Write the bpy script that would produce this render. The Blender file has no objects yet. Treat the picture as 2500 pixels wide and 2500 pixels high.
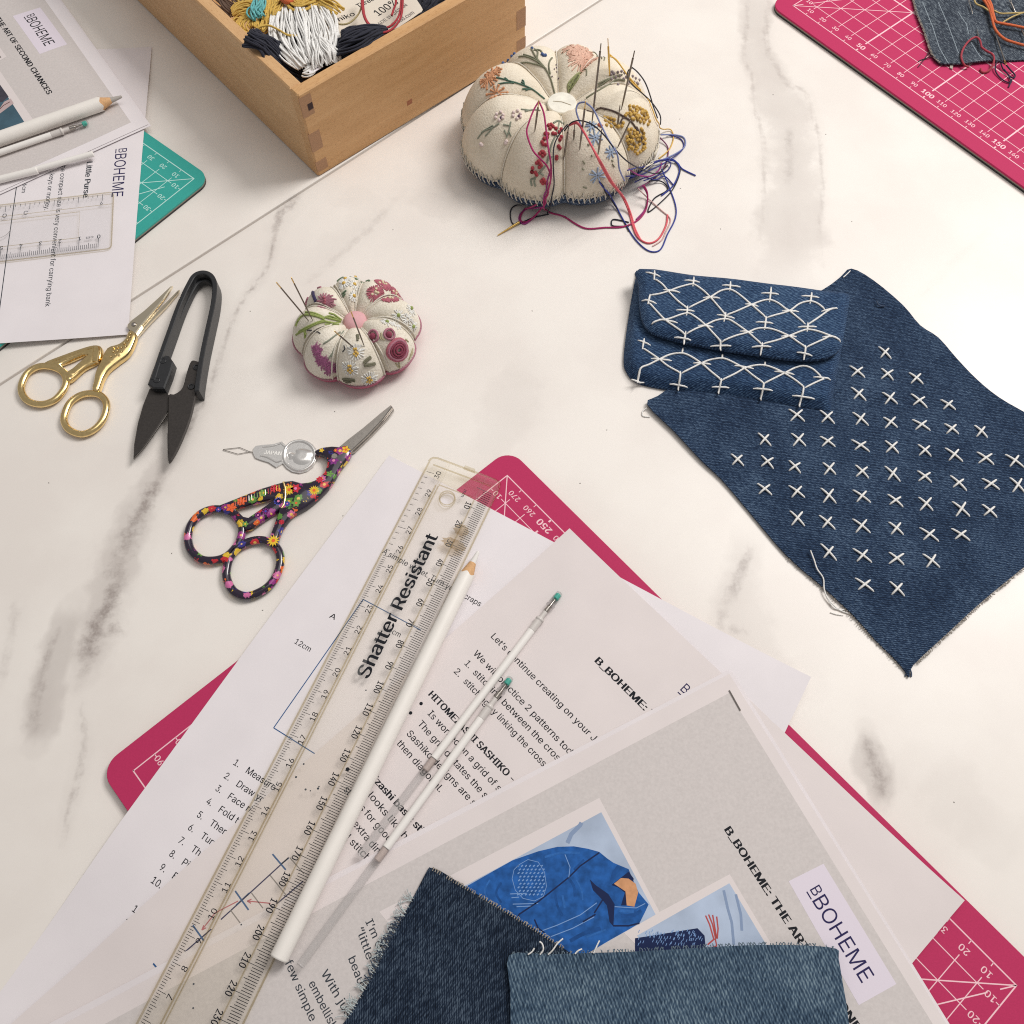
import bpy, bmesh, math, random
import numpy as np
from mathutils import Vector, Matrix
from mathutils.geometry import delaunay_2d_cdt
random.seed(7)
rnd = random.random
# ------------------------------------------------------------------ camera, world, lights
scene = bpy.context.scene
COL = scene.collection
cam_d = bpy.data.cameras.new('camera'); cam = bpy.data.objects.new('camera', cam_d); COL.objects.link(cam)
cm = [[0.9997776, 0.021088, -0.0], [-0.019085, 0.9048166, -0.4253737], [-0.0089703, 0.4252791, 0.9050178]]
m4 = Matrix.Identity(4)
for i in range(3):
    for j in range(3): m4[i][j] = cm[i][j]
    m4[i][3] = (0.0, 0.0, 0.389929)[i]
cam.matrix_world = m4
cam_d.sensor_width = 36; cam_d.lens = 33.3298; cam_d.clip_start = .01; cam_d.clip_end = 50
scene.camera = cam
world = bpy.data.worlds.new('World'); scene.world = world; world.use_nodes = True
world.node_tree.nodes['Background'].inputs[0].default_value = (1.0, .968, .938, 1)
world.node_tree.nodes['Background'].inputs[1].default_value = .325
def area(name, loc, target, size, power, col):
    d = bpy.data.lights.new(name, 'AREA'); d.shape = 'RECTANGLE'; d.size, d.size_y = size; d.energy = power; d.color = col
    o = bpy.data.objects.new(name, d); COL.objects.link(o); o.location = loc
    o.rotation_euler = (Vector(target) - Vector(loc)).to_track_quat('-Z', 'Y').to_euler()
    return o
area('window_light', (.76, .74, 1.08), (.05, .30, 0), (.5, .5), 14.4, (1, .972, .938))
area('overhead_fill', (.25, .75, 1.7), (0, .35, 0), (1.2, 1.2), 6.8, (1, .965, .915))  # added overhead fill, stands for no known lamp
scene.view_settings.view_transform = 'Standard'; scene.view_settings.look = 'None'
scene.view_settings.exposure = 0; scene.view_settings.gamma = 1
scene.cycles.max_bounces = 8; scene.cycles.transparent_max_bounces = 24
scene.cycles.use_denoising = False
scene.cycles.pixel_filter_type = 'BLACKMAN_HARRIS'; scene.cycles.filter_width = 1.1
# ------------------------------------------------------------------ helpers (authored in mm)
S = .001
ORG = {}
def link(o):
    COL.objects.link(o); return o
def meta(o, label=None, cat=None, group=None, kind=None):
    if label: o['label'] = label
    if cat: o['category'] = cat
    if group: o['group'] = group
    if kind: o['kind'] = kind
    return o
def root(name, xy, label, cat, group=None, z=0):
    o = bpy.data.objects.new(name, None); o.empty_display_size = .01
    o.location = (xy[0] * S, xy[1] * S, z * S); link(o); ORG[o] = (xy[0], xy[1], z)
    return meta(o, label, cat, group)
def mesh(name, geo, mat, parent=None, smooth=False, **kw):
    """one mesh object from (verts mm, faces); a part when parent is given"""
    v, f = geo
    ox, oy, oz = (0, 0, 0)
    if parent is not None: ox, oy, oz = ORG[parent]
    elif v: ox, oy = v[0][0], v[0][1]
    me = bpy.data.meshes.new(name)
    me.from_pydata([((a - ox) * S, (b - oy) * S, (c - oz) * S) for a, b, c in v], [], f)
    if smooth: me.polygons.foreach_set('use_smooth', [True] * len(me.polygons))
    me.materials.append(mat); me.update()
    o = bpy.data.objects.new(name, me); link(o)
    ORG[o] = (ox, oy, oz)
    if parent is not None: o.parent = parent
    else: o.location = (ox * S, oy * S, oz * S)
    return meta(o, **kw)
def join(*gs):
    V, F = [], []
    for v, f in gs:
        n = len(V); V += list(v); F += [tuple(i + n for i in q) for q in f]
    return V, F
def spline(pts, n=6, closed=False):
    """Catmull-Rom through points of any dimension"""
    N = len(pts); out = []
    if N < 3: 
        return [tuple(p) for p in pts]
    def g(i): return pts[i % N] if closed else pts[max(0, min(N - 1, i))]
    for k in range(N if closed else N - 1):
        a, b, c, d = g(k - 1), g(k), g(k + 1), g(k + 2)
        for s in range(n):
            f = s / n
            out.append(tuple(.5 * (2 * b[i] + (c[i] - a[i]) * f + (2 * a[i] - 5 * b[i] + 4 * c[i] - d[i]) * f * f + (3 * b[i] - a[i] - 3 * c[i] + d[i]) * f ** 3) for i in range(len(b))))
    if not closed: out.append(tuple(pts[-1]))
    return out
def tube(pts, r, seg=6, closed=False, caps=True, flat=1.0):
    """swept tube; r a number or list; flat squashes it in z"""
    P = [Vector(p) for p in pts]; N = len(P); V, F = [], []
    if N < 2: return V, F
    R = r if isinstance(r, (list, tuple)) else [r] * N
    up = None
    for i in range(N):
        if closed: t = P[(i + 1) % N] - P[i - 1]
        else: t = P[min(i + 1, N - 1)] - P[max(i - 1, 0)]
        if t.length < 1e-9: t = Vector((1, 0, 0))
        t.normalize()
        if up is None: up = Vector((0, 0, 1)) if abs(t.z) < .9 else Vector((1, 0, 0))
        s = t.cross(up)
        if s.length < 1e-6: s = t.orthogonal()
        s.normalize(); up = s.cross(t).normalized()
        for k in range(seg):
            a = 2 * math.pi * k / seg
            V.append(tuple(P[i] + s * (R[i] * math.cos(a)) + up * (R[i] * flat * math.sin(a))))
    for i in range(N if closed else N - 1):
        for k in range(seg):
            a = i * seg + k; b = i * seg + (k + 1) % seg; j = (i + 1) % N
            F.append((a, b, j * seg + (k + 1) % seg, j * seg + k))
    if caps and not closed:
        o = len(V); V += V[:seg] + V[(N - 1) * seg:N * seg]     # caps keep their own vertices
        F.append(tuple(o + k for k in range(seg - 1, -1, -1))); F.append(tuple(o + seg + k for k in range(seg)))
    return V, F
def ribbon(pts, w, z):
    """flat printed stroke lying at height z (number or function)"""
    V, F = [], []; N = len(pts)
    for i, p in enumerate(pts):
        a = pts[max(0, i - 1)]; b = pts[min(N - 1, i + 1)]
        dx, dy = b[0] - a[0], b[1] - a[1]; l = math.hypot(dx, dy) or 1
        nx, ny = -dy / l * w / 2, dx / l * w / 2
        for q in ((p[0] + nx, p[1] + ny), (p[0] - nx, p[1] - ny)):
            V.append((q[0], q[1], z(q[0], q[1]) if callable(z) else z))
    for i in range(N - 1): F.append((2 * i, 2 * i + 1, 2 * i + 3, 2 * i + 2))
    return V, F
def dense(pts, step):
    out = []
    for a, b in zip(pts, pts[1:]):
        n = max(1, int(math.dist(a, b) / step))
        for k in range(n): out.append(tuple(a[i] + (b[i] - a[i]) * k / n for i in range(len(a))))
    out.append(tuple(pts[-1])); return out
def inside(x, y, poly):
    c = False; n = len(poly); j = n - 1
    for i in range(n):
        xi, yi = poly[i][0], poly[i][1]; xj, yj = poly[j][0], poly[j][1]
        if (yi > y) != (yj > y) and x < (xj - xi) * (y - yi) / (yj - yi) + xi: c = not c
        j = i
    return c
def edge_dist(x, y, poly):
    best = 1e9; n = len(poly)
    for i in range(n):
        ax, ay = poly[i][0], poly[i][1]; bx, by = poly[(i + 1) % n][0], poly[(i + 1) % n][1]
        dx, dy = bx - ax, by - ay; l = dx * dx + dy * dy
        t = 0 if l == 0 else max(0, min(1, ((x - ax) * dx + (y - ay) * dy) / l))
        d = math.hypot(ax + t * dx - x, ay + t * dy - y)
        if d < best: best = d
    return best
def tri(outline, holes=(), spacing=0, densify=True):
    """triangulated polygon: 2-D verts, triangles, boundary loops"""
    loops = []
    V = []; E = []
    for lp in [outline] + list(holes):
        L = []
        pts = lp
        if spacing and densify:
            pts = []
            for i in range(len(lp)):
                a, b = lp[i], lp[(i + 1) % len(lp)]; n = max(1, int(math.dist(a[:2], b[:2]) / spacing + .5))
                for k in range(n): pts.append((a[0] + (b[0] - a[0]) * k / n, a[1] + (b[1] - a[1]) * k / n))
        for p in pts: L.append(len(V)); V.append(Vector((p[0], p[1])))
        for i in range(len(L)): E.append((L[i], L[(i + 1) % len(L)]))
        loops.append(L)
    polys = [[tuple(V[i]) for i in L] for L in loops]
    if spacing:
        xs = [p[0] for p in outline]; ys = [p[1] for p in outline]
        y = min(ys) + spacing / 2; row = 0
        while y < max(ys):
            x = min(xs) + spacing * (.5 + .5 * (row % 2))
            while x < max(xs):
                if inside(x, y, polys[0]) and not any(inside(x, y, q) for q in polys[1:]) and min(edge_dist(x, y, q) for q in polys) > spacing * .45:
                    V.append(Vector((x, y)))
                x += spacing
            y += spacing * .87; row += 1
    ov, oe, of, om, _, _ = delaunay_2d_cdt(V, E, [], 1, 1e-5)
    T = []
    for f in of:
        cx = sum(ov[i][0] for i in f) / len(f); cy = sum(ov[i][1] for i in f) / len(f)
        if inside(cx, cy, polys[0]) and not any(inside(cx, cy, q) for q in polys[1:]): T.append(tuple(f))
    inv = {}
    for k, l in enumerate(om):
        for i in l: inv[i] = k
    return [(p[0], p[1]) for p in ov], T, [[inv[i] for i in L] for L in loops]
def sheet(outline, zf, thick, holes=(), spacing=0):
    """draped sheet of thickness: zf gives its underside"""
    v, T, loops = tri(outline, holes, spacing)
    n = len(v); z = zf if callable(zf) else (lambda x, y: zf)
    th = thick if callable(thick) else (lambda x, y: thick)
    Z = [z(x, y) for x, y in v]
    V = [(x, y, Z[i] + th(x, y)) for i, (x, y) in enumerate(v)] + [(x, y, Z[i]) for i, (x, y) in enumerate(v)]
    F = []
    for a, b, c in T:
        ar = (v[b][0] - v[a][0]) * (v[c][1] - v[a][1]) - (v[c][0] - v[a][0]) * (v[b][1] - v[a][1])
        if ar < 0: b, c = c, b
        F.append((a, b, c)); F.append((a + n, c + n, b + n))
    for L in loops:                                    # cut edges keep their own vertices so that they shade crisply
        o = len(V); m = len(L); V += [V[i] for i in L] + [V[i + n] for i in L]
        for i in range(m):
            j = (i + 1) % m; F.append((o + i, o + j, o + m + j, o + m + i))
    return V, F
def prism(outline, z0, z1, holes=(), bev=0.0):
    """extruded outline with a chamfered upper rim (z0, z1 numbers or functions of x, y)"""
    f0 = z0 if callable(z0) else (lambda x, y: z0); f1 = z1 if callable(z1) else (lambda x, y: z1)
    def orient(p, ccw):
        a = sum(p[i][0] * p[(i + 1) % len(p)][1] - p[(i + 1) % len(p)][0] * p[i][1] for i in range(len(p)))
        return list(p) if (a > 0) == ccw else list(p)[::-1]
    def inset(p, d):
        out = []; n = len(p)
        for i in range(n):
            a, b, c = p[i - 1], p[i], p[(i + 1) % n]
            d1 = Vector((b[0] - a[0], b[1] - a[1])); d2 = Vector((c[0] - b[0], c[1] - b[1]))
            if d1.length < 1e-9 or d2.length < 1e-9: out.append(b); continue
            d1.normalize(); d2.normalize()
            n1 = Vector((-d1.y, d1.x)); n2 = Vector((-d2.y, d2.x)); m = n1 + n2
            if m.length < 1e-6: m = n1
            m.normalize(); k = d / max(.4, m.dot(n1)); out.append((b[0] + m.x * k, b[1] + m.y * k))
        return out
    loops = [orient(outline, True)] + [orient(q, False) for q in holes]
    ins = [inset(l, bev) for l in loops] if bev else loops
    v, T, L = tri(ins[0], ins[1:])
    V = [(x, y, f1(x, y)) for x, y in v]; F = []
    for a, b, c in T:
        ar = (v[b][0] - v[a][0]) * (v[c][1] - v[a][1]) - (v[c][0] - v[a][0]) * (v[b][1] - v[a][1])
        F.append((a, b, c) if ar > 0 else (a, c, b))
    for lp, ip, il in zip(loops, ins, L):
        n = len(lp); o = len(V)
        for p in lp: V.append((p[0], p[1], f1(p[0], p[1]) - bev))
        for p in lp: V.append((p[0], p[1], f0(p[0], p[1])))
        for i in range(n):
            j = (i + 1) % n
            if bev: F.append((il[i], o + i, o + j, il[j]))
            F.append((o + i, o + n + i, o + n + j, o + j))
    v2, T2, _ = tri(loops[0], loops[1:]); o = len(V)
    V += [(x, y, f0(x, y)) for x, y in v2]
    for a, b, c in T2:
        ar = (v2[b][0] - v2[a][0]) * (v2[c][1] - v2[a][1]) - (v2[c][0] - v2[a][0]) * (v2[b][1] - v2[a][1])
        F.append((o + a, o + c, o + b) if ar > 0 else (o + a, o + b, o + c))
    return V, F
def circle(c, r, n=20, ry=None, a0=0.0):
    ry = ry or r
    out = []
    for i in range(n):
        a = 2 * math.pi * i / n; x, y = r * math.cos(a), ry * math.sin(a)
        out.append((c[0] + x * math.cos(a0) - y * math.sin(a0), c[1] + x * math.sin(a0) + y * math.cos(a0)))
    return out
def blob(c, r, seg=8, rings=5, squash=1.0):
    V = [(c[0], c[1], c[2] + r * squash)]; F = []
    for i in range(1, rings):
        a = math.pi * i / rings
        for k in range(seg):
            b = 2 * math.pi * k / seg; V.append((c[0] + r * math.sin(a) * math.cos(b), c[1] + r * math.sin(a) * math.sin(b), c[2] + r * squash * math.cos(a)))
    V.append((c[0], c[1], c[2] - r * squash)); L = len(V) - 1
    for k in range(seg):
        F.append((0, 1 + k, 1 + (k + 1) % seg))
        for i in range(rings - 2):
            a = 1 + i * seg + k; b = 1 + i * seg + (k + 1) % seg; F.append((a, a + seg, b + seg, b))
        F.append((L, 1 + (rings - 2) * seg + (k + 1) % seg, 1 + (rings - 2) * seg + k))
    return V, F
def rounded(c, du, lu, dv, lv, r, n=6):
    """rounded rectangle from corner c along unit vectors du, dv"""
    out = []
    for (a, b, s0) in ((0, 0, 180), (lu, 0, 270), (lu, lv, 0), (0, lv, 90)):
        cu = r if a == 0 else a - r; cv = r if b == 0 else b - r
        for k in range(n + 1):
            t = math.radians(s0 + 90 * k / n); u = cu + r * math.cos(t); v = cv + r * math.sin(t)
            out.append((c[0] + du[0] * u + dv[0] * v, c[1] + du[1] * u + dv[1] * v))
    return out
def unit(a, b):
    l = math.dist(a[:2], b[:2]); return ((b[0] - a[0]) / l, (b[1] - a[1]) / l)
def perp(u): return (-u[1], u[0])
# ---- lettering: the sans serif that ships inside Blender, else its built-in one
FONT = None
try:
    import os
    FONT = bpy.data.fonts.load(os.path.join(bpy.utils.system_resource('DATAFILES'), 'fonts', 'Inter.woff2'))
except Exception:
    FONT = None
_gl = {}
def fill_outline(P, E):
    """triangulate letter outlines by the non-zero winding rule"""
    if not P: return [], []
    nb = {}
    for a, b in E: nb.setdefault(a, []).append(b); nb.setdefault(b, []).append(a)
    seen = set(); loops = []
    for s0 in range(len(P)):
        if s0 in seen or s0 not in nb: continue
        L = [s0]; seen.add(s0); cur = s0
        while True:
            nx = [q for q in nb[cur] if q not in seen]
            if not nx: break
            cur = min(nx) if len(L) == 1 else nx[0]; L.append(cur); seen.add(cur)
        if len(L) > 2: loops.append([P[i] for i in L])
    V = []; C_ = []
    for L in loops:
        o = len(V); V += [Vector(p) for p in L]; C_ += [(o + i, o + (i + 1) % len(L)) for i in range(len(L))]
    ov, oe, of, *_ = delaunay_2d_cdt(V, C_, [], 0, 1e-6)
    bb = [(min(p[0] for p in L), max(p[0] for p in L), min(p[1] for p in L), max(p[1] for p in L)) for L in loops]
    out = []
    for t in of:
        x = sum(ov[i][0] for i in t) / 3; y = sum(ov[i][1] for i in t) / 3; w = 0
        for L, (x0, x1, y0, y1) in zip(loops, bb):
            if not (x0 <= x <= x1 and y0 <= y <= y1): continue
            for i in range(len(L)):
                (ax, ay), (bx_, by_) = L[i - 1], L[i]
                if (ay > y) != (by_ > y) and x < (bx_ - ax) * (y - ay) / (by_ - ay) + ax: w += 1 if by_ > ay else -1
        if w: out.append(tuple(t))
    return [(p[0], p[1]) for p in ov], out
def glyphs(s, bold=0.0):
    key = (s, bold)
    if key not in _gl:
        c = bpy.data.curves.new('tmp', 'FONT'); c.body = s; c.size = 1
        if FONT: c.font = FONT
        c.resolution_u = 3; c.offset = bold
        c.fill_mode = 'NONE'
        o = bpy.data.objects.new('tmp', c); me = bpy.data.meshes.new_from_object(o)
        P = [(p.co.x, p.co.y) for p in me.vertices]; E = [tuple(e.vertices) for e in me.edges]
        bpy.data.objects.remove(o); bpy.data.curves.remove(c); bpy.data.meshes.remove(me)
        v, f = fill_outline(P, E)
        _gl[key] = (v, f)
    return _gl[key]
def adv(s):
    if not s: return 0.0
    return max(x for x, y in glyphs(s + '|')[0]) - max(x for x, y in glyphs('|')[0])
CAP = max(y for x, y in glyphs('H')[0])
def text(name, full, p0, p1, cap, z, mat, parent, fit=None, bold=0.0, flip=False):
    """flat print: 'fit' (a piece of 'full') runs from p0 to p1 along its baseline"""
    fit = fit or full; k = full.index(fit); x0 = adv(full[:k]); w = adv(full[:k] + fit) - x0
    if not full[:k]: x0 = min(x for x, y in glyphs(full[0])[0]); w = adv(fit) - x0
    L = math.dist(p0[:2], p1[:2]); u = unit(p0, p1); n = perp(u)
    if flip: n = (-n[0], -n[1])
    sx = L / w; sy = cap / CAP
    v, f = glyphs(full)
    b_ = max(0.0, bold + .006) * 1.1; sh = (0.0,) if not b_ else (-b_, 0.0, b_)
    v = [(x + d, y) for d in sh for x, y in v]; nv = len(v) // len(sh); f = [tuple(i + nv * k for i in q) for k in range(len(sh)) for q in f]
    zz = z if callable(z) else (lambda x, y: z)
    V = []
    for x, y in v:
        a = (x - x0) * sx; b = y * sy; X = p0[0] + u[0] * a + n[0] * b; Y = p0[1] + u[1] * a + n[1] * b
        V.append((X, Y, zz(X, Y) + .003 * (len(V) // nv)))
    return mesh(name, (V, f if not flip else [q[::-1] for q in f]), mat, parent)
class Pumpkin:
    """Lobed pincushion surface. th in degrees, t: 0 centre .. 1 rim seam .. 1.5 base."""
    def __init__(s, cx, cy, R, H, seams, prof, gr=0.12, gz=0.20, z0=0.0, ry=1.0):
        s.ry = ry
        s.cx, s.cy, s.R, s.H, s.seams, s.prof, s.gr, s.gz, s.z0 = cx, cy, R, H, seams, prof, gr, gz, z0
    def lobe(s, th):
        n = len(s.seams)
        for i in range(n):
            a = s.seams[i]; b = s.seams[(i + 1) % n]
            w = (b - a) % 360; d = (th - a) % 360
            if d <= w:
                return i, d / w * 2 - 1
        return 0, 0.0
    def p(s, th, t, lift=0.0):
        i, w = s.lobe(th)
        P = s.prof; n = len(P) - 1
        x = max(0.0, min(t / 1.5, 0.99999)) * n; k = int(x); f = x - k
        def g(j): return P[max(0, min(n, j))]
        def cr(c):
            a, b, cc, d = g(k - 1)[c], g(k)[c], g(k + 1)[c], g(k + 2)[c]
            return 0.5 * (2 * b + (cc - a) * f + (2 * a - 5 * b + 4 * cc - d) * f * f + (3 * b - a - 3 * cc + d) * f ** 3)
        r, z = cr(0), cr(1)
        b = max(0.0, 1 - w * w) ** 0.72
        e = max(0.0, min(1.0, t * 3.2))
        r = r * (1 - s.gr * (1 - b) * min(1, t * 1.4))
        z = z - s.gz * (1 - b) * e * max(0.0, 1 - (t / 1.05) ** 2)
        a = math.radians(th)
        return (s.cx + s.R * r * math.cos(a), s.cy + s.R * s.ry * r * math.sin(a), s.z0 + max(0.0, s.H * z) )
    def n(s, th, t):
        a = Vector(s.p(th + .4, t)) - Vector(s.p(th - .4, t)); b = Vector(s.p(th, t + .006)) - Vector(s.p(th, t - .006))
        v = b.cross(a)
        return v.normalized() if v.length > 1e-9 else Vector((0, 0, 1))
    def q(s, th, t, lift):
        v = Vector(s.p(th, t)); m = s.n(th, max(t, .02))
        return tuple(v + m * lift)
PROF = [(0.0, .70), (.13, .76), (.30, .93), (.47, 1.0), (.63, .98), (.78, .86), (.90, .68), (.975, .45), (.985, .25), (.93, .10), (.80, .02), (.55, 0.0), (.0, 0.0)]


# ------------------------------------------------------------------ materials
def srgb(r, g, b):
    return tuple(((c / 255) / 12.92 if c <= 10 else (((c / 255) + .055) / 1.055) ** 2.4) for c in (r, g, b)) + (1,)
def newmat(name):
    m = bpy.data.materials.new(name); m.use_nodes = True
    return m, m.node_tree.nodes, m.node_tree.links, m.node_tree.nodes['Principled BSDF']
def coord(N, L, sc=(1000, 1000, 1000), rot=0.0):
    t = N.new('ShaderNodeTexCoord'); mp = N.new('ShaderNodeMapping'); mp.vector_type = 'POINT'
    mp.inputs['Scale'].default_value = sc; mp.inputs['Rotation'].default_value = (0, 0, rot)
    L.new(t.outputs['Object'], mp.inputs['Vector']); return mp
def ramp(N, L, src, stops):
    r = N.new('ShaderNodeValToRGB'); e = r.color_ramp.elements
    e[0].position, e[0].color = stops[0]; e[1].position, e[1].color = stops[-1]
    for p, c in stops[1:-1]:
        x = e.new(p); x.color = c
    L.new(src, r.inputs[0]); return r
def plain(name, col, rough=.6, metal=0.0, spec=.5, nscale=0, namt=.12, bump=0.0, bscale=None, coat=0.0):
    """Principled with slight procedural mottling (scales in 1/mm)"""
    m, N, L, B = newmat(name)
    B.inputs['Roughness'].default_value = rough; B.inputs['Metallic'].default_value = metal
    B.inputs['Specular IOR Level'].default_value = spec; B.inputs['Coat Weight'].default_value = coat
    B.inputs['Base Color'].default_value = col
    if nscale or bump:
        mp = coord(N, L)
        if nscale:
            n = N.new('ShaderNodeTexNoise'); n.inputs['Scale'].default_value = nscale; n.inputs['Detail'].default_value = 4
            L.new(mp.outputs[0], n.inputs['Vector'])
            a = tuple(c * (1 - namt) for c in col[:3]) + (1,); b = tuple(min(1, c * (1 + namt)) for c in col[:3]) + (1,)
            r = ramp(N, L, n.outputs[0], [(.3, a), (.7, b)]); L.new(r.outputs[0], B.inputs['Base Color'])
        if bump:
            n2 = N.new('ShaderNodeTexNoise'); n2.inputs['Scale'].default_value = bscale or nscale or 1; n2.inputs['Detail'].default_value = 3
            L.new(mp.outputs[0], n2.inputs['Vector'])
            bp = N.new('ShaderNodeBump'); bp.inputs['Strength'].default_value = bump; bp.inputs['Distance'].default_value = .0003
            L.new(n2.outputs[0], bp.inputs['Height']); L.new(bp.outputs[0], B.inputs['Normal'])
    return m
def thread_mat(name, col, rough=.75):
    m = plain(name, col, rough, spec=.25, nscale=2.2, namt=.28, bump=.5, bscale=5)
    m.node_tree.nodes['Principled BSDF'].inputs['Sheen Weight'].default_value = .15
    return m
def denim_mat(name, dark, mid, light, ang, fleck=.5, streak=(1.6, .45), fade=.045, tw=1.15, big_amt=.45):
    """twill: slanting yarn flecks, broad fading and warp streaks"""
    m, N, L, B = newmat(name)
    B.inputs['Roughness'].default_value = .92; B.inputs['Specular IOR Level'].default_value = .12
    mp = coord(N, L, (1000, 1000, 1000), ang); ms = N.new('ShaderNodeMapping'); L.new(mp.outputs[0], ms.inputs['Vector'])
    ms.inputs['Scale'].default_value = (1 / streak[0], 1 / streak[1], 1)
    n = N.new('ShaderNodeTexNoise'); n.inputs['Scale'].default_value = 1.0; n.inputs['Detail'].default_value = 2; L.new(ms.outputs[0], n.inputs['Vector'])
    nw = N.new('ShaderNodeTexWave'); nw.inputs['Scale'].default_value = .33 * tw; nw.inputs['Distortion'].default_value = 2.5; nw.inputs['Detail'].default_value = 1; nw.inputs['Detail Scale'].default_value = 2
    m2 = N.new('ShaderNodeMapping'); m2.inputs['Rotation'].default_value = (0, 0, .9); L.new(mp.outputs[0], m2.inputs['Vector']); L.new(m2.outputs[0], nw.inputs['Vector'])
    big = N.new('ShaderNodeTexNoise'); big.inputs['Scale'].default_value = fade; big.inputs['Detail'].default_value = 4; L.new(mp.outputs[0], big.inputs['Vector'])
    a = N.new('ShaderNodeMath'); a.operation = 'MULTIPLY_ADD'; a.inputs[1].default_value = .30; L.new(nw.outputs['Fac'], a.inputs[0]); L.new(n.outputs[0], a.inputs[2])
    b = N.new('ShaderNodeMath'); b.operation = 'MULTIPLY_ADD'; b.inputs[1].default_value = big_amt; L.new(big.outputs[0], b.inputs[0]); L.new(a.outputs[0], b.inputs[2])
    r = ramp(N, L, b.outputs[0], [(.70, dark), (.98, mid), (1.0 + fleck * .45 if 1.0 + fleck * .45 < 1 else 1.0, light)])
    # rescale so that the ramp spans the useful range
    mr = N.new('ShaderNodeMapRange'); mr.inputs[1].default_value = .30 + big_amt * .5; mr.inputs[2].default_value = 1.08 + big_amt * .5; L.new(b.outputs[0], mr.inputs[0])
    r.color_ramp.elements[0].position = .12; r.color_ramp.elements[1].position = .52; r.color_ramp.elements[2].position = .95
    L.new(mr.outputs[0], r.inputs[0]); L.new(r.outputs[0], B.inputs['Base Color'])
    bp = N.new('ShaderNodeBump'); bp.inputs['Strength'].default_value = .6; bp.inputs['Distance'].default_value = .0002
    L.new(a.outputs[0], bp.inputs['Height']); L.new(bp.outputs[0], B.inputs['Normal'])
    B.inputs['Sheen Weight'].default_value = .08
    return m
def cloth_mat(name, c1, c2, rough=.9):
    """plain woven linen"""
    m, N, L, B = newmat(name); B.inputs['Roughness'].default_value = rough; B.inputs['Specular IOR Level'].default_value = .15
    mp = coord(N, L)
    v = N.new('ShaderNodeTexNoise'); v.inputs['Scale'].default_value = 1.15; v.inputs['Detail'].default_value = 3; L.new(mp.outputs[0], v.inputs['Vector'])
    w = N.new('ShaderNodeTexNoise'); w.inputs['Scale'].default_value = .07; w.inputs['Detail'].default_value = 3; L.new(mp.outputs[0], w.inputs['Vector'])
    a = N.new('ShaderNodeMath'); a.operation = 'ADD'; L.new(v.outputs[0], a.inputs[0]); L.new(w.outputs[0], a.inputs[1])
    h = N.new('ShaderNodeMath'); h.operation = 'MULTIPLY'; h.inputs[1].default_value = .5; L.new(a.outputs[0], h.inputs[0])
    r = ramp(N, L, h.outputs[0], [(.35, c1), (.65, c2)]); L.new(r.outputs[0], B.inputs['Base Color'])
    bp = N.new('ShaderNodeBump'); bp.inputs['Strength'].default_value = .8; bp.inputs['Distance'].default_value = .0004
    L.new(v.outputs[0], bp.inputs['Height']); L.new(bp.outputs[0], B.inputs['Normal'])
    return m
def clear_mat(name, tint, gloss=.10, rough=.08, haze=0.0):
    """clear plastic: tinted see-through faces whose outer side reflects at glancing angles"""
    m, N, L, B = newmat(name); N.remove(B)
    out = N['Material Output']; t = N.new('ShaderNodeBsdfTransparent'); t.inputs[0].default_value = tint
    g = N.new('ShaderNodeBsdfGlossy'); g.inputs['Roughness'].default_value = rough
    lw = N.new('ShaderNodeLayerWeight'); lw.inputs[0].default_value = .25
    ge = N.new('ShaderNodeNewGeometry')
    sc = N.new('ShaderNodeMath'); sc.operation = 'MULTIPLY_ADD'; sc.inputs[1].default_value = .6; sc.inputs[2].default_value = gloss; L.new(lw.outputs['Fresnel'], sc.inputs[0])
    iv = N.new('ShaderNodeMath'); iv.operation = 'SUBTRACT'; iv.inputs[0].default_value = 1; L.new(ge.outputs['Backfacing'], iv.inputs[1])
    k = N.new('ShaderNodeMath'); k.operation = 'MULTIPLY'; L.new(sc.outputs[0], k.inputs[0]); L.new(iv.outputs[0], k.inputs[1])
    mx = N.new('ShaderNodeMixShader')
    L.new(k.outputs[0], mx.inputs[0]); L.new(t.outputs[0], mx.inputs[1]); L.new(g.outputs[0], mx.inputs[2])
    if haze:                                           # white mixed into the colour: hazy rulers, painted highlights on refill tubes
        df = N.new('ShaderNodeBsdfDiffuse'); df.inputs[0].default_value = (.86, .85, .83, 1)
        m2 = N.new('ShaderNodeMixShader'); hz = N.new('ShaderNodeMath'); hz.operation = 'MULTIPLY'; hz.inputs[1].default_value = haze
        L.new(iv.outputs[0], hz.inputs[0]); L.new(hz.outputs[0], m2.inputs[0]); L.new(mx.outputs[0], m2.inputs[1]); L.new(df.outputs[0], m2.inputs[2]); mx = m2
    L.new(mx.outputs[0], out.inputs[0]); return m
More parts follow.
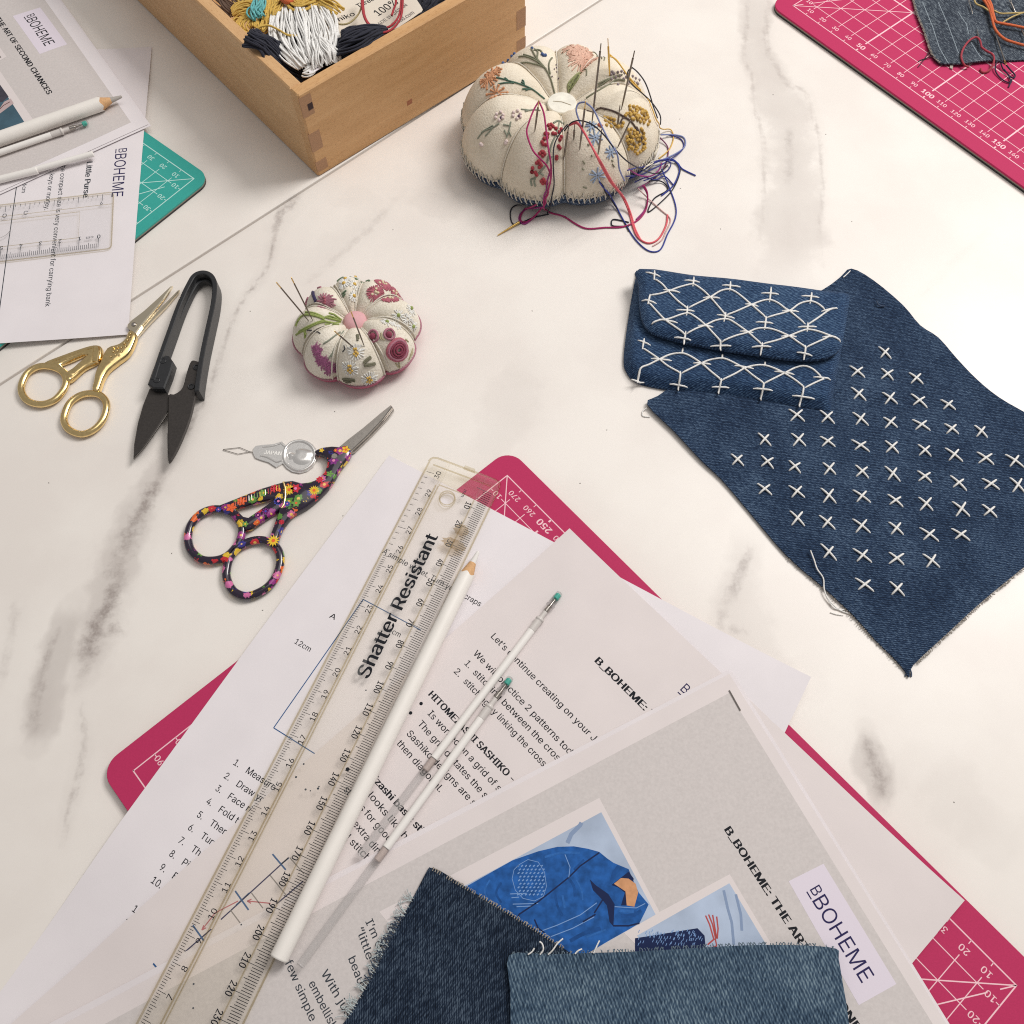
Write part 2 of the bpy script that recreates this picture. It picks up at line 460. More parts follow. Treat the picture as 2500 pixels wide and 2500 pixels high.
def wood_mat(name, c1, c2, c3, ang):
    m, N, L, B = newmat(name); B.inputs['Roughness'].default_value = .5; B.inputs['Specular IOR Level'].default_value = .35
    mp = coord(N, L, (1000, 1000, 1000), -ang); st = N.new('ShaderNodeMapping'); st.inputs['Scale'].default_value = (.05, .5, .5); L.new(mp.outputs[0], st.inputs['Vector'])
    n = N.new('ShaderNodeTexNoise'); n.inputs['Scale'].default_value = .5; n.inputs['Detail'].default_value = 6; L.new(st.outputs[0], n.inputs['Vector'])
    s2 = N.new('ShaderNodeMapping'); s2.inputs['Scale'].default_value = (.55, 3.2, 3.2); L.new(mp.outputs[0], s2.inputs['Vector'])
    f = N.new('ShaderNodeTexNoise'); f.inputs['Scale'].default_value = .8; f.inputs['Detail'].default_value = 2; L.new(s2.outputs[0], f.inputs['Vector'])
    r = ramp(N, L, n.outputs[0], [(.3, c1), (.5, c2), (.72, c3)])
    fl = ramp(N, L, f.outputs[0], [(.30, (.72, .64, .58, 1)), (.46, (1, 1, 1, 1))])
    mx = N.new('ShaderNodeMix'); mx.data_type = 'RGBA'; mx.blend_type = 'MULTIPLY'; mx.inputs[0].default_value = .75
    L.new(r.outputs[0], mx.inputs[6]); L.new(fl.outputs[0], mx.inputs[7]); L.new(mx.outputs[2], B.inputs['Base Color'])
    bp = N.new('ShaderNodeBump'); bp.inputs['Strength'].default_value = .12; bp.inputs['Distance'].default_value = .0002
    L.new(f.outputs[0], bp.inputs['Height']); L.new(bp.outputs[0], B.inputs['Normal'])
    return m
def marble_mat():
    m, N, L, B = newmat('white_marble'); B.inputs['Roughness'].default_value = .34; B.inputs['Specular IOR Level'].default_value = .38
    mp = coord(N, L)
    def math_(op, a, b=None, c=None):
        x = N.new('ShaderNodeMath'); x.operation = op
        for i, v in enumerate((a, b, c)):
            if v is None: continue
            if hasattr(v, 'links'): L.new(v, x.inputs[i])
            else: x.inputs[i].default_value = v
        return x.outputs[0]
    def noise(scale, det, rough=.55):
        n = N.new('ShaderNodeTexNoise'); n.inputs['Scale'].default_value = scale; n.inputs['Detail'].default_value = det; n.inputs['Roughness'].default_value = rough; L.new(mp.outputs[0], n.inputs['Vector']); return n.outputs[0]
    def attr(nm):
        t = N.new('ShaderNodeAttribute'); t.attribute_name = nm; return t.outputs['Fac']
    fine = noise(.22, 6, .6); soft = noise(.05, 5, .55); grain = noise(.9, 4, .6)
    xv = math_('MULTIPLY_ADD', math_('SUBTRACT', fine, .5), 2.6, attr('vein_offset'))
    v = ramp(N, L, xv, [(0, (1, 1, 1, 1)), (.25, (.78, .78, .78, 1)), (.6, (.42, .42, .42, 1)), (1, (.10, .10, .10, 1))])
    halo = ramp(N, L, math_('MULTIPLY', xv, .34), [(0, (.30, .30, .30, 1)), (1, (0, 0, 0, 1))])
    core = math_('ADD', math_('SUBTRACT', v.outputs[0], .10), halo.outputs[0])
    core = math_('MULTIPLY', math_('MAXIMUM', core, 0), attr('vein_strength'))
    brk = ramp(N, L, soft, [(.34, (.35, .35, .35, 1)), (.56, (1, 1, 1, 1))])
    core = math_('MULTIPLY', core, brk.outputs[0])
    gr = ramp(N, L, grain, [(.3, (.7, .7, .7, 1)), (.7, (1.15, 1.15, 1.15, 1))])
    core = math_('MULTIPLY', core, gr.outputs[0])
    xw = math_('MULTIPLY_ADD', math_('SUBTRACT', soft, .5), 2.2, attr('wash_offset'))
    w = ramp(N, L, xw, [(0, (.9, .9, .9, 1)), (.6, (.7, .7, .7, 1)), (1, (0, 0, 0, 1))])
    wash = math_('MULTIPLY', w.outputs[0], attr('wash_strength'))
    tot = math_('MINIMUM', math_('ADD', math_('MULTIPLY', core, .52), wash), .8)
    base = ramp(N, L, noise(.016, 5), [(.38, srgb(230, 223, 217)), (.6, srgb(236, 230, 224))])
    mx = N.new('ShaderNodeMix'); mx.data_type = 'RGBA'; L.new(tot, mx.inputs[0]); L.new(base.outputs[0], mx.inputs[6]); mx.inputs[7].default_value = srgb(138, 126, 121)
    L.new(mx.outputs[2], B.inputs['Base Color']); return m
def paper_mat(name, col, ns=.05):
    return plain(name, col, .85, spec=.2, nscale=ns, namt=.025, bump=.05, bscale=1.5)
MARBLE = marble_mat()
EDGE = plain('table_edge', srgb(120, 110, 100), .6)
PINK = plain('pink_vinyl', srgb(184, 50, 94), .7, spec=.2, nscale=1.6, namt=.05, bump=.12, bscale=3)
MATGREY = plain('grey_vinyl_core', srgb(150, 140, 128), .7)
PRINTPINK = plain('pale_pink_ink', srgb(240, 196, 204), .6, spec=.25)
TEAL = plain('teal_vinyl', srgb(52, 162, 152), .5, spec=.4, nscale=1.5, namt=.05)
PRINTTEAL = plain('pale_teal_ink', srgb(190, 228, 222), .6)
PAPER = paper_mat('white_paper', srgb(230, 224, 227)); PAPERB = paper_mat('warm_white_paper', srgb(223, 214, 213))
PAPER2 = paper_mat('white_paper_back', srgb(226, 219, 221))
GREYINK = plain('grey_printed_panel', srgb(205, 198, 196), .85, spec=.2, nscale=.9, namt=.05)
LABELINK = plain('white_printed_label', srgb(222, 213, 224), .85, spec=.2)
BLACKINK = plain('black_ink', srgb(30, 32, 38), .8, spec=.2)
NAVYINK = plain('navy_ink', srgb(44, 40, 84), .8, spec=.2)
SOFTINK = plain('soft_black_ink', srgb(58, 64, 72), .8, spec=.2)
BLUEINK = plain('blue_ink', srgb(52, 92, 140), .8, spec=.2)
REDINK = plain('red_ink', srgb(186, 104, 110), .8, spec=.2)
GREYLINE = plain('grey_ink', srgb(140, 134, 130), .8, spec=.2)
CLEAR = clear_mat('clear_acrylic', (.990, .982, .962, 1), .012, .08, .05)
CLEAREDGE = clear_mat('acrylic_edge', (.87, .84, .76, 1), .06, .12)
CLEAR2 = clear_mat('clear_polystyrene', (.99, .99, .99, 1), .012, .08, .04)
CLEARCAP = clear_mat('clear_cap', (.93, .925, .93, 1), .10, .15, .2)
CLEARTUBE = clear_mat('clear_tube', (.965, .962, .965, 1), .08, .15, .30)  # strong haze paints in the pale highlights of the tube
GOLD = plain('gold_plate', srgb(236, 208, 150), .2, metal=1.0, nscale=.8, namt=.10)
PALESTEEL = plain('pale_gilt_steel', srgb(232, 220, 196), .22, metal=1.0)
STEEL = plain('polished_steel', srgb(176, 170, 164), .26, metal=1.0, nscale=.5, namt=.08)
DARKSTEEL = plain('dark_needle_steel', srgb(120, 112, 104), .28, metal=1.0)
BRASS = plain('gilt_needle_eye', srgb(214, 178, 104), .25, metal=1.0)
FOIL = plain('aluminium_foil', srgb(236, 234, 232), .26, metal=.75, bump=.12, bscale=.5)
BLACKMETAL = plain('black_lacquered_steel', srgb(38, 39, 42), .38, spec=.5, nscale=.9, namt=.18)
BLACKBLADE = plain('black_oxide_steel', srgb(74, 70, 68), .46, metal=.75, nscale=1.2, namt=.14)
DENIM_PATCH = denim_mat('mid_blue_denim', srgb(19, 30, 48), srgb(40, 58, 84), srgb(94, 114, 137), .6, streak=(1.3, .4))
DENIM_POUCH = denim_mat('pouch_denim', srgb(21, 37, 61), srgb(44, 67, 99), srgb(96, 122, 150), .35, fade=.02)
DENIM_DARK = denim_mat('dark_denim', srgb(14, 22, 34), srgb(30, 42, 60), srgb(84, 98, 114), 2.2, streak=(2.4, .6))
DENIM_LIGHT = denim_mat('washed_denim', srgb(36, 52, 70), srgb(68, 88, 108), srgb(124, 143, 155), 1.9, streak=(2.2, .55), tw=.8)
DENIM_GREY = denim_mat('grey_blue_denim', srgb(30, 35, 44), srgb(60, 68, 80), srgb(138, 147, 153), 1.1, streak=(2.0, .6))
DENIM_BASE = denim_mat('pincushion_base_denim', srgb(20, 32, 54), srgb(46, 64, 92), srgb(150, 166, 184), .8)
SEL = plain('raw_denim_edge', srgb(168, 160, 150), .9, spec=.1, nscale=3, namt=.3)
WHITETHREAD = thread_mat('cream_sashiko_thread', srgb(243, 238, 229))
LINEN = cloth_mat('oatmeal_linen', srgb(216, 204, 184), srgb(236, 226, 209))
LINEN2 = cloth_mat('white_linen', srgb(210, 201, 184), srgb(238, 231, 218))
PINKFELT = cloth_mat('dusty_pink_felt', srgb(168, 84, 110), srgb(190, 108, 130))
BEECH = wood_mat('beech_along_shaded', srgb(196, 152, 104), srgb(204, 160, 112), srgb(211, 168, 120), math.radians(39.5))  # darker tone: shade on the front face put into the colour
BEECH2 = wood_mat('beech_across_lit', srgb(206, 164, 118), srgb(212, 171, 125), srgb(218, 179, 133), math.radians(129.5))  # lighter tone: brighter light on the left face put into the colour
ENDGRAIN = plain('beech_end_grain', srgb(170, 130, 98), .7, nscale=2, namt=.12)
WHITEPAINT = plain('white_pencil_lacquer', srgb(238, 233, 227), .38, spec=.45, nscale=.1, namt=.02)
BAREWOOD = plain('bare_pencil_wood', srgb(206, 162, 116), .75, nscale=1.2, namt=.14)
WHITELEAD = plain('white_chalk_lead', srgb(226, 222, 218), .8)
GREYLEAD = plain('grey_chalk_lead', srgb(168, 162, 156), .7)
WHITEINKTUBE = plain('white_refill_ink', srgb(238, 234, 230), .4, spec=.4)
TEALPLUG = plain('teal_plug', srgb(92, 196, 178), .45)
PEARL = plain('mother_of_pearl', srgb(238, 234, 222), .2, spec=.6, nscale=.25, namt=.09, coat=.4)
PINKBUTTON = plain('pink_covered_button', srgb(218, 168, 172), .7, spec=.25, nscale=.2, namt=.04)
def T(name, r, g, b, k=.27):
    """matt cotton: a little greyed"""
    l = .3 * r + .59 * g + .11 * b
    return thread_mat(name, srgb(*[min(255, c + (l - c) * k + 6) for c in (r, g, b)]))

# ------------------------------------------------------------------ the table: two marble-print leaves with a joint
JP = (-248.48, 257.99); JD = unit(JP, (60.37, 526.06)); JN = perp(JD)
def vein(*pw): return pw
THIN = [  # (path mm, half widths mm along it, strength): crisp veins
    ([(-110.53,377.01),(-113.15,373.6),(-120.33,361.76),(-122.89,341.19),(-124.29,325.8),(-135.26,304.35),(-140.13,285.77),(-143.95,261.78),(-148.76,243.41),(-154.63,227.68),(-160.67,211.98)], [2.2, 3.4, 3.8, 1.6, 1.8, 1.5, 1.6, 1.9, 2.2, 2.6, 3.0], .95),
    ([(-160.67,211.98),(-165.76,197.99),(-170.97,181.1),(-174.79,166.31),(-176.04,145.58),(-181.04,131.65),(-182.44,118.22),(-183.63,105.15)], [3.0, 4.2, 5.0, 5.4, 4.6, 4.8, 5.0, 2.0], .95),
    ([(-181.04,131.65),(-174.07,131.13),(-166.7,129.13)], [3.0, 3.4, 2.0], .7),
    ([(-181.25,99.38),(-177.2,83.87),(-177.24,68.79),(-178.8,54.55),(-178.7,40.72)], [1.2, 1.8, 2.0, 1.6, 1.2], .7),
    ([(-195.96,134.94),(-199.59,116.8),(-200.01,99.26),(-198.71,85.66)], [1.6, 2.4, 3.2, 3.0], .6),
    ([(-56.14,375.51),(-73.75,348.97),(-86.94,333.68),(-98.44,320.6),(-104.67,313.4)], [2.5, 3.0, 2.6, 2.2, 1.6], .42),
    ([(151.59,538.1),(146.05,501.64),(140.92,473.86),(144.28,456.9),(141.78,437.29),(144.03,411.91),(141.12,384.7),(136.66,355.86),(131.19,333.82)], [2.0, 2.2, 1.8, 1.6, 1.6, 1.8, 1.6, 1.6, 1.4], .55),
    ([(171.16,545.05),(159.19,508.4),(155.7,476.85),(159.08,466.52),(163.35,451.36),(172.45,444.52),(174.15,425.15),(175.36,407.92),(173.17,389.76),(170.59,369.23),(164.85,343.9),(162.72,316.87)], [2.2, 2.4, 2.2, 2.2, 2.6, 2.2, 2.0, 1.6, 1.6, 1.6, 1.5, 1.5], .62),
    ([(159.24,417.71),(157.29,396.22),(152.54,375.54)], [2.5, 3.5, 2.5], .4),
    ([(106.56,164.63),(98.08,147.26),(90.3,134.19),(88.38,124.99)], [2.5, 3.6, 3.0, 2.0], .75),
    ([(90.34,126.78),(93.67,125.23),(100.51,123.8)], [2.5, 3.0, 2.0], .5),
    ([(142.89,78.5),(142.79,68.65),(145.22,62.15),(143.44,54.26)], [3.0, 4.6, 4.2, 2.4], .85),
    ([(209.87,299.98),(230.92,320.37),(254.88,341.46)], [1.2, 1.2, 1.0], .4),
    ([(61.28,136.7),(80.99,121.5),(100.09,106.77),(119.12,95.9)], [2.0, 2.4, 2.4, 2.0], .22),
    ([(-217.85,146.71),(-216.52,128.02),(-216.94,108.32)], [2.5, 3.0, 3.0], .4),
]
BROAD = [  # wide washes of grey
    ([(161.56,568.57),(155.68,523.08),(150.09,487.4),(151.31,460.02),(156.17,436.87),(158.8,414.6),(157.11,387.22),(152.67,361.1),(147.17,333.39),(144.42,306.87)], [15, 13, 10, 12, 15, 16, 17, 18, 19, 20], .27),
    ([(-190.16,142.3),(-195.02,120.29),(-196.24,99.18),(-196.37,82.28)], [8, 10, 10, 7], .34),
    ([(-157.95,223.31),(-169.06,193.45),(-175.58,163.17),(-179.94,134.59),(-184.68,111.15)], [6, 9, 11, 12, 10], .28),
    ([(-51.71,375.38),(-33.86,364.8),(-22.9,371.69)], [8, 11, 8], .12),
    ([(-91.65,376.49),(-73.24,361.6),(-101.59,329.22)], [8, 10, 8], .07),
    ([(108.23,170.59),(97.39,141.55),(102.73,113.81),(118.45,102.86)], [8, 12, 14, 12], .14),
    ([(142.99,81.82),(143.35,65.4),(143.99,51.12)], [6, 9, 7], .35),
    ([(162.19,65.02),(179.2,45.75),(195.4,33.25)], [14, 16, 14], .09),
    ([(11.49,260.5),(-4.97,228.52),(-12.86,211.05)], [14, 14, 12], .10),
]
def table_leaf(n0, n1, s0, s1, step=3.2):
    ns = [n0 + (n1 - n0) * k / max(1, round(abs(n1 - n0) / step)) for k in range(round(abs(n1 - n0) / step) + 1)]
    ss = [s0 + (s1 - s0) * k / round((s1 - s0) / step) for k in range(round((s1 - s0) / step) + 1)]
    sgn = 1 if n1 > n0 else -1
    V = []; F = []; W = len(ss)
    rows = [(n0, -18.0), (n0, -.5), (n0 + sgn * .12, -.12), (n0 + sgn * .5, 0.0)] + [(n, 0.0) for n in ns[1:]] + [(n1, -18.0)]
    for n, z in rows:
        for s in ss: V.append((JP[0] + JD[0] * s + JN[0] * n, JP[1] + JD[1] * s + JN[1] * n, z))
    for i in range(len(rows) - 1):
        for k in range(W - 1):
            q = (i * W + k, i * W + k + 1, (i + 1) * W + k + 1, (i + 1) * W + k)
            F.append(q if sgn > 0 else q[::-1])
    o = mesh('table_leaf', (V, F), MARBLE, None, True, kind='structure')
    P = np.array(V)[:, :2]; me = o.data
    for pre, veins in (('vein', THIN), ('wash', BROAD)):
        best = np.full(len(P), 4.0); stg = np.zeros(len(P))
        for path, hw, st in veins:
            pts = np.array(spline(path, 4)); wd = np.array(spline([(w,) for w in hw], 4))[:, 0]; d = np.full(len(P), 1e9); tt = np.zeros(len(P)); lw = np.ones(len(P))
            M = len(pts) - 1
            for i in range(M):
                a, b = pts[i], pts[i + 1]; ab = b - a
                t = np.clip(((P - a) @ ab) / (ab @ ab), 0, 1); q = P - (a + t[:, None] * ab)
                dd = np.hypot(q[:, 0], q[:, 1]); m = dd < d
                d[m] = dd[m]; tt[m] = (i + t[m]) / M; lw[m] = (wd[i] + (wd[i + 1] - wd[i]) * t)[m]
            x = d / lw; m = x < best
            best[m] = x[m]; stg[m] = (st * np.clip(np.minimum(tt, 1 - tt) * 8, .3, 1))[m]
        for nm, arr in ((pre + '_offset', best), (pre + '_strength', stg)):
            at = me.attributes.new(nm, 'FLOAT', 'POINT'); at.data.foreach_set('value', arr.astype(np.float32))
    return o
table_leaf(-.7, -640, -420, 760)
table_leaf(.7, 420, -420, 760)
# underside closing the joint gap
mesh('table_leaf_support', prism([(JP[0] + JD[0] * s + JN[0] * n, JP[1] + JD[1] * s + JN[1] * n) for s, n in ((-420, -40), (760, -40), (760, 40), (-420, 40))], -24, -18.5), EDGE, kind='structure')
# ------------------------------------------------------------------ cutting mats
def mat_frame(o, a): 
    c, s = math.cos(math.radians(a)), math.sin(math.radians(a))
    return lambda u, v: (o[0] + c * u - s * v, o[1] + s * u + c * v)
def cutting_mat(fr, W, Hh, mar, skin, ink, label, z=3.0, big=50, only=None, both=True, diag=()):
    """fr maps grid mm to the table; grid W x Hh, margin mar"""
    c = fr(-mar, -mar); du = unit(c, fr(W, -mar)); dv = perp(du)
    t = root('cutting_mat', c, label, 'cutting mat')
    out = rounded(c, du, W + 2 * mar, dv, Hh + 2 * mar, 8.5, 8)
    mesh('mat_skin', prism(out, 1.9, z, bev=.15), skin, t)
    mesh('mat_core', prism(rounded((c[0] + (du[0] + dv[0]) * .12, c[1] + (du[1] + dv[1]) * .12), du, W + 2 * mar - .24, dv, Hh + 2 * mar - .24, 8.4, 8), 1.0, 1.9), MATGREY, t)
    mesh('mat_backing', prism(out, 0.02, 1.0), BLACKMETAL, t)
    zl = z + .03
    def ln(a, b, w): return ribbon([fr(*a), fr(*b)], w, zl)
    G = [ln((-.2, 0), (W + .2, 0), .5), ln((0, 0), (0, Hh), .5), ln((W, 0), (W, Hh), .5), ln((-.2, Hh), (W + .2, Hh), .5)]
    for k in range(1, round(W / 10)):
        b = k * 10 % big == 0; w = .85 if b else .36
        s = 8.2 if b else 7.2
        G.append(ln((k * 10, s), (k * 10, Hh - s), w)); G.append(ln((k * 10, .1), (k * 10, 1.7), w)); G.append(ln((k * 10, Hh - .1), (k * 10, Hh - 1.7), w))
    for k in range(1, round(Hh / 10)):
        b = k * 10 % big == 0; w = .85 if b else .36
        s = 8.2 if b else 7.2
        G.append(ribbon([fr(s, k * 10), fr(W - s, k * 10)], w, zl + .004)); G.append(ln((.1, k * 10), (1.7, k * 10), w)); G.append(ln((W - .1, k * 10), (W - 1.7, k * 10), w))
    for a, b in diag: G.append(ribbon([fr(*a), fr(*b)], .45, zl + .008))
    mesh('printed_grid', join(*G), ink, t)
    def num(s, u, v, b):
        cap = 3.1 if b else 2.5; w = cap * (.86 if b else .82) * len(s)
        text('number', s, fr(u - w / 2, v - cap / 2), fr(u + w / 2, v - cap / 2), cap, zl, ink, t, bold=.02 if b else .006)
    for k in range(1, round(W / 10)):
        if only is None or k * 10 in only: num(str(k * 10), k * 10, 4.6, k * 10 % big == 0)
    for k in range(1, round(Hh / 10)):
        if only is None or k * 10 <= 30 or k * 10 >= Hh - 30:
            num(str(k * 10), 4.3, k * 10, k * 10 % big == 0)
            if both: num(str(k * 10), W - 4.3, k * 10, k * 10 % big == 0)
    return t
NM = mat_frame((179.8, -12.64), 130.444)
cutting_mat(NM, 280, 200, 10, PINK, PRINTPINK, 'raspberry pink cutting mat under the fanned instruction sheets', only={10, 20, 30, 240, 250, 260, 270},
    diag=(((0, 0), (200, 200)), ((0, 0), (3.2, 5.5)), ((5.6, 9.7), (115, 200)), ((280, 0), (80, 200))))
FM = mat_frame((174.94, 513.42), -51.841)
cutting_mat(FM, 280, 200, 10, PINK, PRINTPINK, 'raspberry pink cutting mat under the grey denim scrap with orange threads', only=set(range(10, 210, 10)), both=False,
    diag=(((0, 0), (200, 200)), ((0, 0), (3.2, 5.5)), ((5.6, 9.7), (115, 200))))
TM = mat_frame((-168.6, 385.6), 139.5)
tt_ = cutting_mat(TM, 140, 200, 6.5, TEAL, PRINTTEAL, 'teal green cutting mat poking out beneath the small purse instructions', only={10, 20, 30}, both=False, big=1000,
    diag=(((0, 0), (140, 140)), ((8, 14), (70, 122))))
def rect_h(fr, W, Hh, mar, x, y, z, fall):
    """height of a limp sheet lying over a mat and sagging to the table beside it"""
    o = fr(0, 0); du = unit(o, fr(1, 0)); dx, dy = x - o[0], y - o[1]
    u = dx * du[0] + dy * du[1]; v = -dx * du[1] + dy * du[0]
    d = math.hypot(max(-mar - u, 0, u - W - mar), max(-mar - v, 0, v - Hh - mar))
    t = min(1, d / fall); return z * (1 - t * t * (3 - 2 * t))
def NH(x, y): return rect_h(NM, 280, 200, 10, x, y, 3.06, 55)
def TH(x, y): return rect_h(TM, 140, 200, 6.5, x, y, 3.06, 55)

# ------------------------------------------------------------------ paper sheets
def page(name, corner, toward, label, cat, base, lift, w=210, h=297, group=None, side=-1, mat=None, wave=.25, ph=0.0, sp=6, curl=()):
    """A4 page: corner and direction of its heading edge; side -1 puts the page to the right of that direction"""
    u = unit(corner, toward); v = perp(u); v = (v[0] * side, v[1] * side)
    t = root(name, corner, label, cat, group)
    fr = lambda a, b: (corner[0] + u[0] * a + v[0] * b, corner[1] + u[1] * a + v[1] * b)
    def z(x, y):
        a = (x - corner[0]) * u[0] + (y - corner[1]) * u[1]; b = (x - corner[0]) * v[0] + (y - corner[1]) * v[1]
        return base(x, y) + lift + wave * (.5 + .5 * math.sin(a * .021 + b * .013 + ph)) * (.5 + .5 * math.sin(b * .017 - a * .011 + ph * 2)) + sum(hh * max(0, 1 - math.hypot(a - ca, b - cb) / rr) ** 2 for ca, cb, hh, rr in curl)
    mesh('paper', sheet([fr(0, 0), fr(w, 0), fr(w, h), fr(0, h)], z, .1, spacing=sp), mat or PAPER, t, True)
    zt = lambda x, y: z(x, y) + .135
    return t, fr, zt
def patch(name, poly, zt, mat, parent, up=0.0, sp=6):
    """flat printed area that follows its page"""
    v, TT, _ = tri(poly, spacing=sp)
    F = []
    for a, b, c in TT:
        ar = (v[b][0] - v[a][0]) * (v[c][1] - v[a][1]) - (v[c][0] - v[a][0]) * (v[b][1] - v[a][1])
        F.append((a, b, c) if ar > 0 else (a, c, b))
    return mesh(name, ([(x, y, zt(x, y) + up) for x, y in v], F), mat, parent)
def strokes(name, lines, w, zt, mat, parent):
    return mesh(name, join(*[ribbon(dense(l, 5), w, zt) for l in lines]), mat, parent)
def logo(p0, p1, cap, zt, mat, parent, full='BBOHEME', fit=None):
    """thin logotype: small underscored B, then BOHEME"""
    u = unit(p0, p1); n = perp(u); L = math.dist(p0, p1)
    w1 = cap * .52
    q0 = (p0[0] + n[0] * cap * .26, p0[1] + n[1] * cap * .26); q1 = (q0[0] + u[0] * w1, q0[1] + u[1] * w1)
    text('logo_letter', 'B', q0, q1, cap * .74, zt, mat, parent, bold=-.008)
    a = (p0[0] + n[0] * cap * .03, p0[1] + n[1] * cap * .03)
    mesh('logo_bar', ribbon([a, (a[0] + u[0] * w1, a[1] + u[1] * w1)], cap * .085, zt), mat, parent)
    s = (p0[0] + u[0] * w1 * 1.22, p0[1] + u[1] * w1 * 1.22)
    text('logo_text', 'BOHEME', s, p1, cap, zt, mat, parent, bold=-.008)
# --- sheet A: wallet pattern with numbered steps
A0, A1 = [(-56.69,212.69),(121.67,102.94)]
sa, fa, za = page('pattern_sheet', A0, A1, 'white wallet pattern sheet with numbered steps, lying under the long ruler', 'paper sheet', NH, .05, wave=.15, curl=((210, 0, 3.0, 60), (0, 0, 1.2, 45)))
text('printed_line', 'A simple wallet. Turn your scraps of fabric', *[(-57.91,163.1),(-14.71,136.96)], 2.5, za, BLACKINK, sa, fit='A simple wallet. Turn your scraps')
text('printed_letter', 'A', *[(-79.47,133.62),(-76.93,132.28)], 2.3, za, BLACKINK, sa)
text('printed_measure', '12cm', *[(-93.53,122.45),(-86.63,118.35)], 2.3, za, BLACKINK, sa)
text('printed_measure', '6cm', *[(-53.93,126.63),(-48.8,123.87)], 2.3, za, BLACKINK, sa)
strokes('pattern_outline', [[(-39.96,127.05),(-65.14,141.45)], [(-65.08,141.49),(-99.07,86.68)], [(-99.05,86.68),(-81.17,75.71)]], .42, za, BLUEINK, sa)
UA = unit(A0, A1)
for s, p, q in [('1.', (792, 572), 'Measure your'), ('2.', (742, 642), 'Draw your'), ('3.', (697, 707), 'Face right'), ('4.', (648, 775), 'Fold the'), ('5.', (600, 845), 'Then fold'), ('6.', (553, 912), 'Turn the'), ('7.', (503, 980), 'Then you'), ('8.', (455, 1050), 'Pin the'), ('9.', (405, 1122), 'Fold in'), ('10.', (360, 1190), 'Cut'), ('11.', (260, 1340), ''), ('12.', (213, 1410), '')]:
    P0 = {'1.': [(-114.14,72.34)], '2.': [(-117.4,67.17)], '3.': [(-120.28,62.42)], '4.': [(-123.41,57.51)], '5.': [(-126.42,52.5)], '6.': [(-129.34,47.77)], '7.': [(-132.48,43.03)], '8.': [(-135.38,38.19)], '9.': [(-138.45,33.29)], '10.': [(-141.1,28.68)], '11.': [(-147.03,18.72)], '12.': [(-149.74,14.14)]}[s][0]
    w = 2.5 if len(s) == 2 else 4.6
    text('step_number', s, P0, (P0[0] + UA[0] * w, P0[1] + UA[1] * w), 2.6, za, BLACKINK, sa)
    if q:
        a = (P0[0] + UA[0] * 6.2, P0[1] + UA[1] * 6.2); w = adv(q) * 2.6 / CAP * .97
        text('step_text', q, a, (a[0] + UA[0] * w, a[1] + UA[1] * w), 2.6, za, BLACKINK, sa)
# --- sheet B: stitch notes
B0, B1 = [(25.4,172.11),(165.88,16.31)]
sb, fb, zb = page('notes_sheet', B0, B1, 'white typed notes sheet about sashiko stitches, fanned between pattern sheet and grey cover', 'paper sheet', NH, 1.0, wave=.15, ph=1.0, mat=PAPERB, curl=((0, 0, 1.2, 40), (210, 0, 2.0, 40)))
for s, fit, c, p, cap, bd, mt in [
    ("Let’s continue creating on your Journey", "Let’s continue creating on your J", [(-10.18,122.94),(30.86,78.1)], 0, 2.75, 0, BLACKINK),
    ('We will practice 2 patterns today', 'We will practice 2 patterns tod', [(-17.73,115.77),(20.93,72.99)], 0, 2.75, 0, BLACKINK),
    ('1.', None, [(-21.35,111.48),(-19.48,109.4)], 0, 2.75, 0, BLACKINK), ('2.', None, [(-25.8,108.14),(-23.62,105.82)], 0, 2.75, 0, BLACKINK),
    ('stitching between the crosses', 'stitching between the cros', [(-17.87,107.47),(15.94,70.57)], 0, 2.75, 0, BLACKINK),
    ('stitching by linking the cross', None, [(-21.82,103.77),(10.17,68.54)], 0, 2.75, 0, BLACKINK),
    ('HITOMEZASHI SASHIKO - one', 'HITOMEZASHI SASHIKO -', [(-36.17,98.63),(-2.12,62.49)], 0, 2.75, .022, BLACKINK),
    ('Is worked on a grid of squares', 'Is worked on a grid of s', [(-36.34,90.73),(-7.84,59.22)], 0, 2.75, 0, BLACKINK),
    ('The grid dictates the stitch', 'The grid dictates the s', [(-40.39,86.75),(-13.21,56.64)], 0, 2.75, 0, BLACKINK),
    ('Sashiko designs are simple', 'Sashiko designs are s', [(-44.78,82.74),(-17.73,53.83)], 0, 2.75, 0, BLACKINK),
    ('then diagonal.', None, [(-48.69,78.99),(-30.92,59.4)], 0, 2.75, 0, BLACKINK),
    ('Jujizashi basic stitch', 'zashi basic sti', [(-57.07,64.13),(-38.28,44.24)], 0, 2.75, .022, BLACKINK),
    ('it looks like ha', 'looks like h', [(-59.49,59.04),(-44.36,41.9)], 0, 2.75, 0, BLACKINK),
    ('stands for good', 's for good', [(-62.65,54.24),(-50.39,40.97)], 0, 2.75, 0, BLACKINK),
    ('an extra dim', 'extra dim', [(-64.96,48.33),(-54.03,35.95)], 0, 2.75, 0, BLACKINK),
    ('final stitch', 'l stitch', [(-67.34,42.92),(-58.35,34.17)], 0, 2.75, 0, BLACKINK),
    ('B_BOHEME: THE ART OF SECOND CHANCES', 'B_BOHEME:', [(33.2,111.32),(52.35,90.11)], 0, 3.0, .024, BLACKINK)]:
    text('printed_line', s, *c, cap, zb, mt, sb, fit=fit, bold=bd)
for c in [(-39.01,95.2),(-43.23,91.42)]: patch('bullet', circle(c, .75, 10), zb, BLACKINK, sb, sp=0)
_l = [(66.6,97.63),(89.41,72.74)]; logo(_l[0], _l[1], 5.6, zb, NAVYINK, sb)
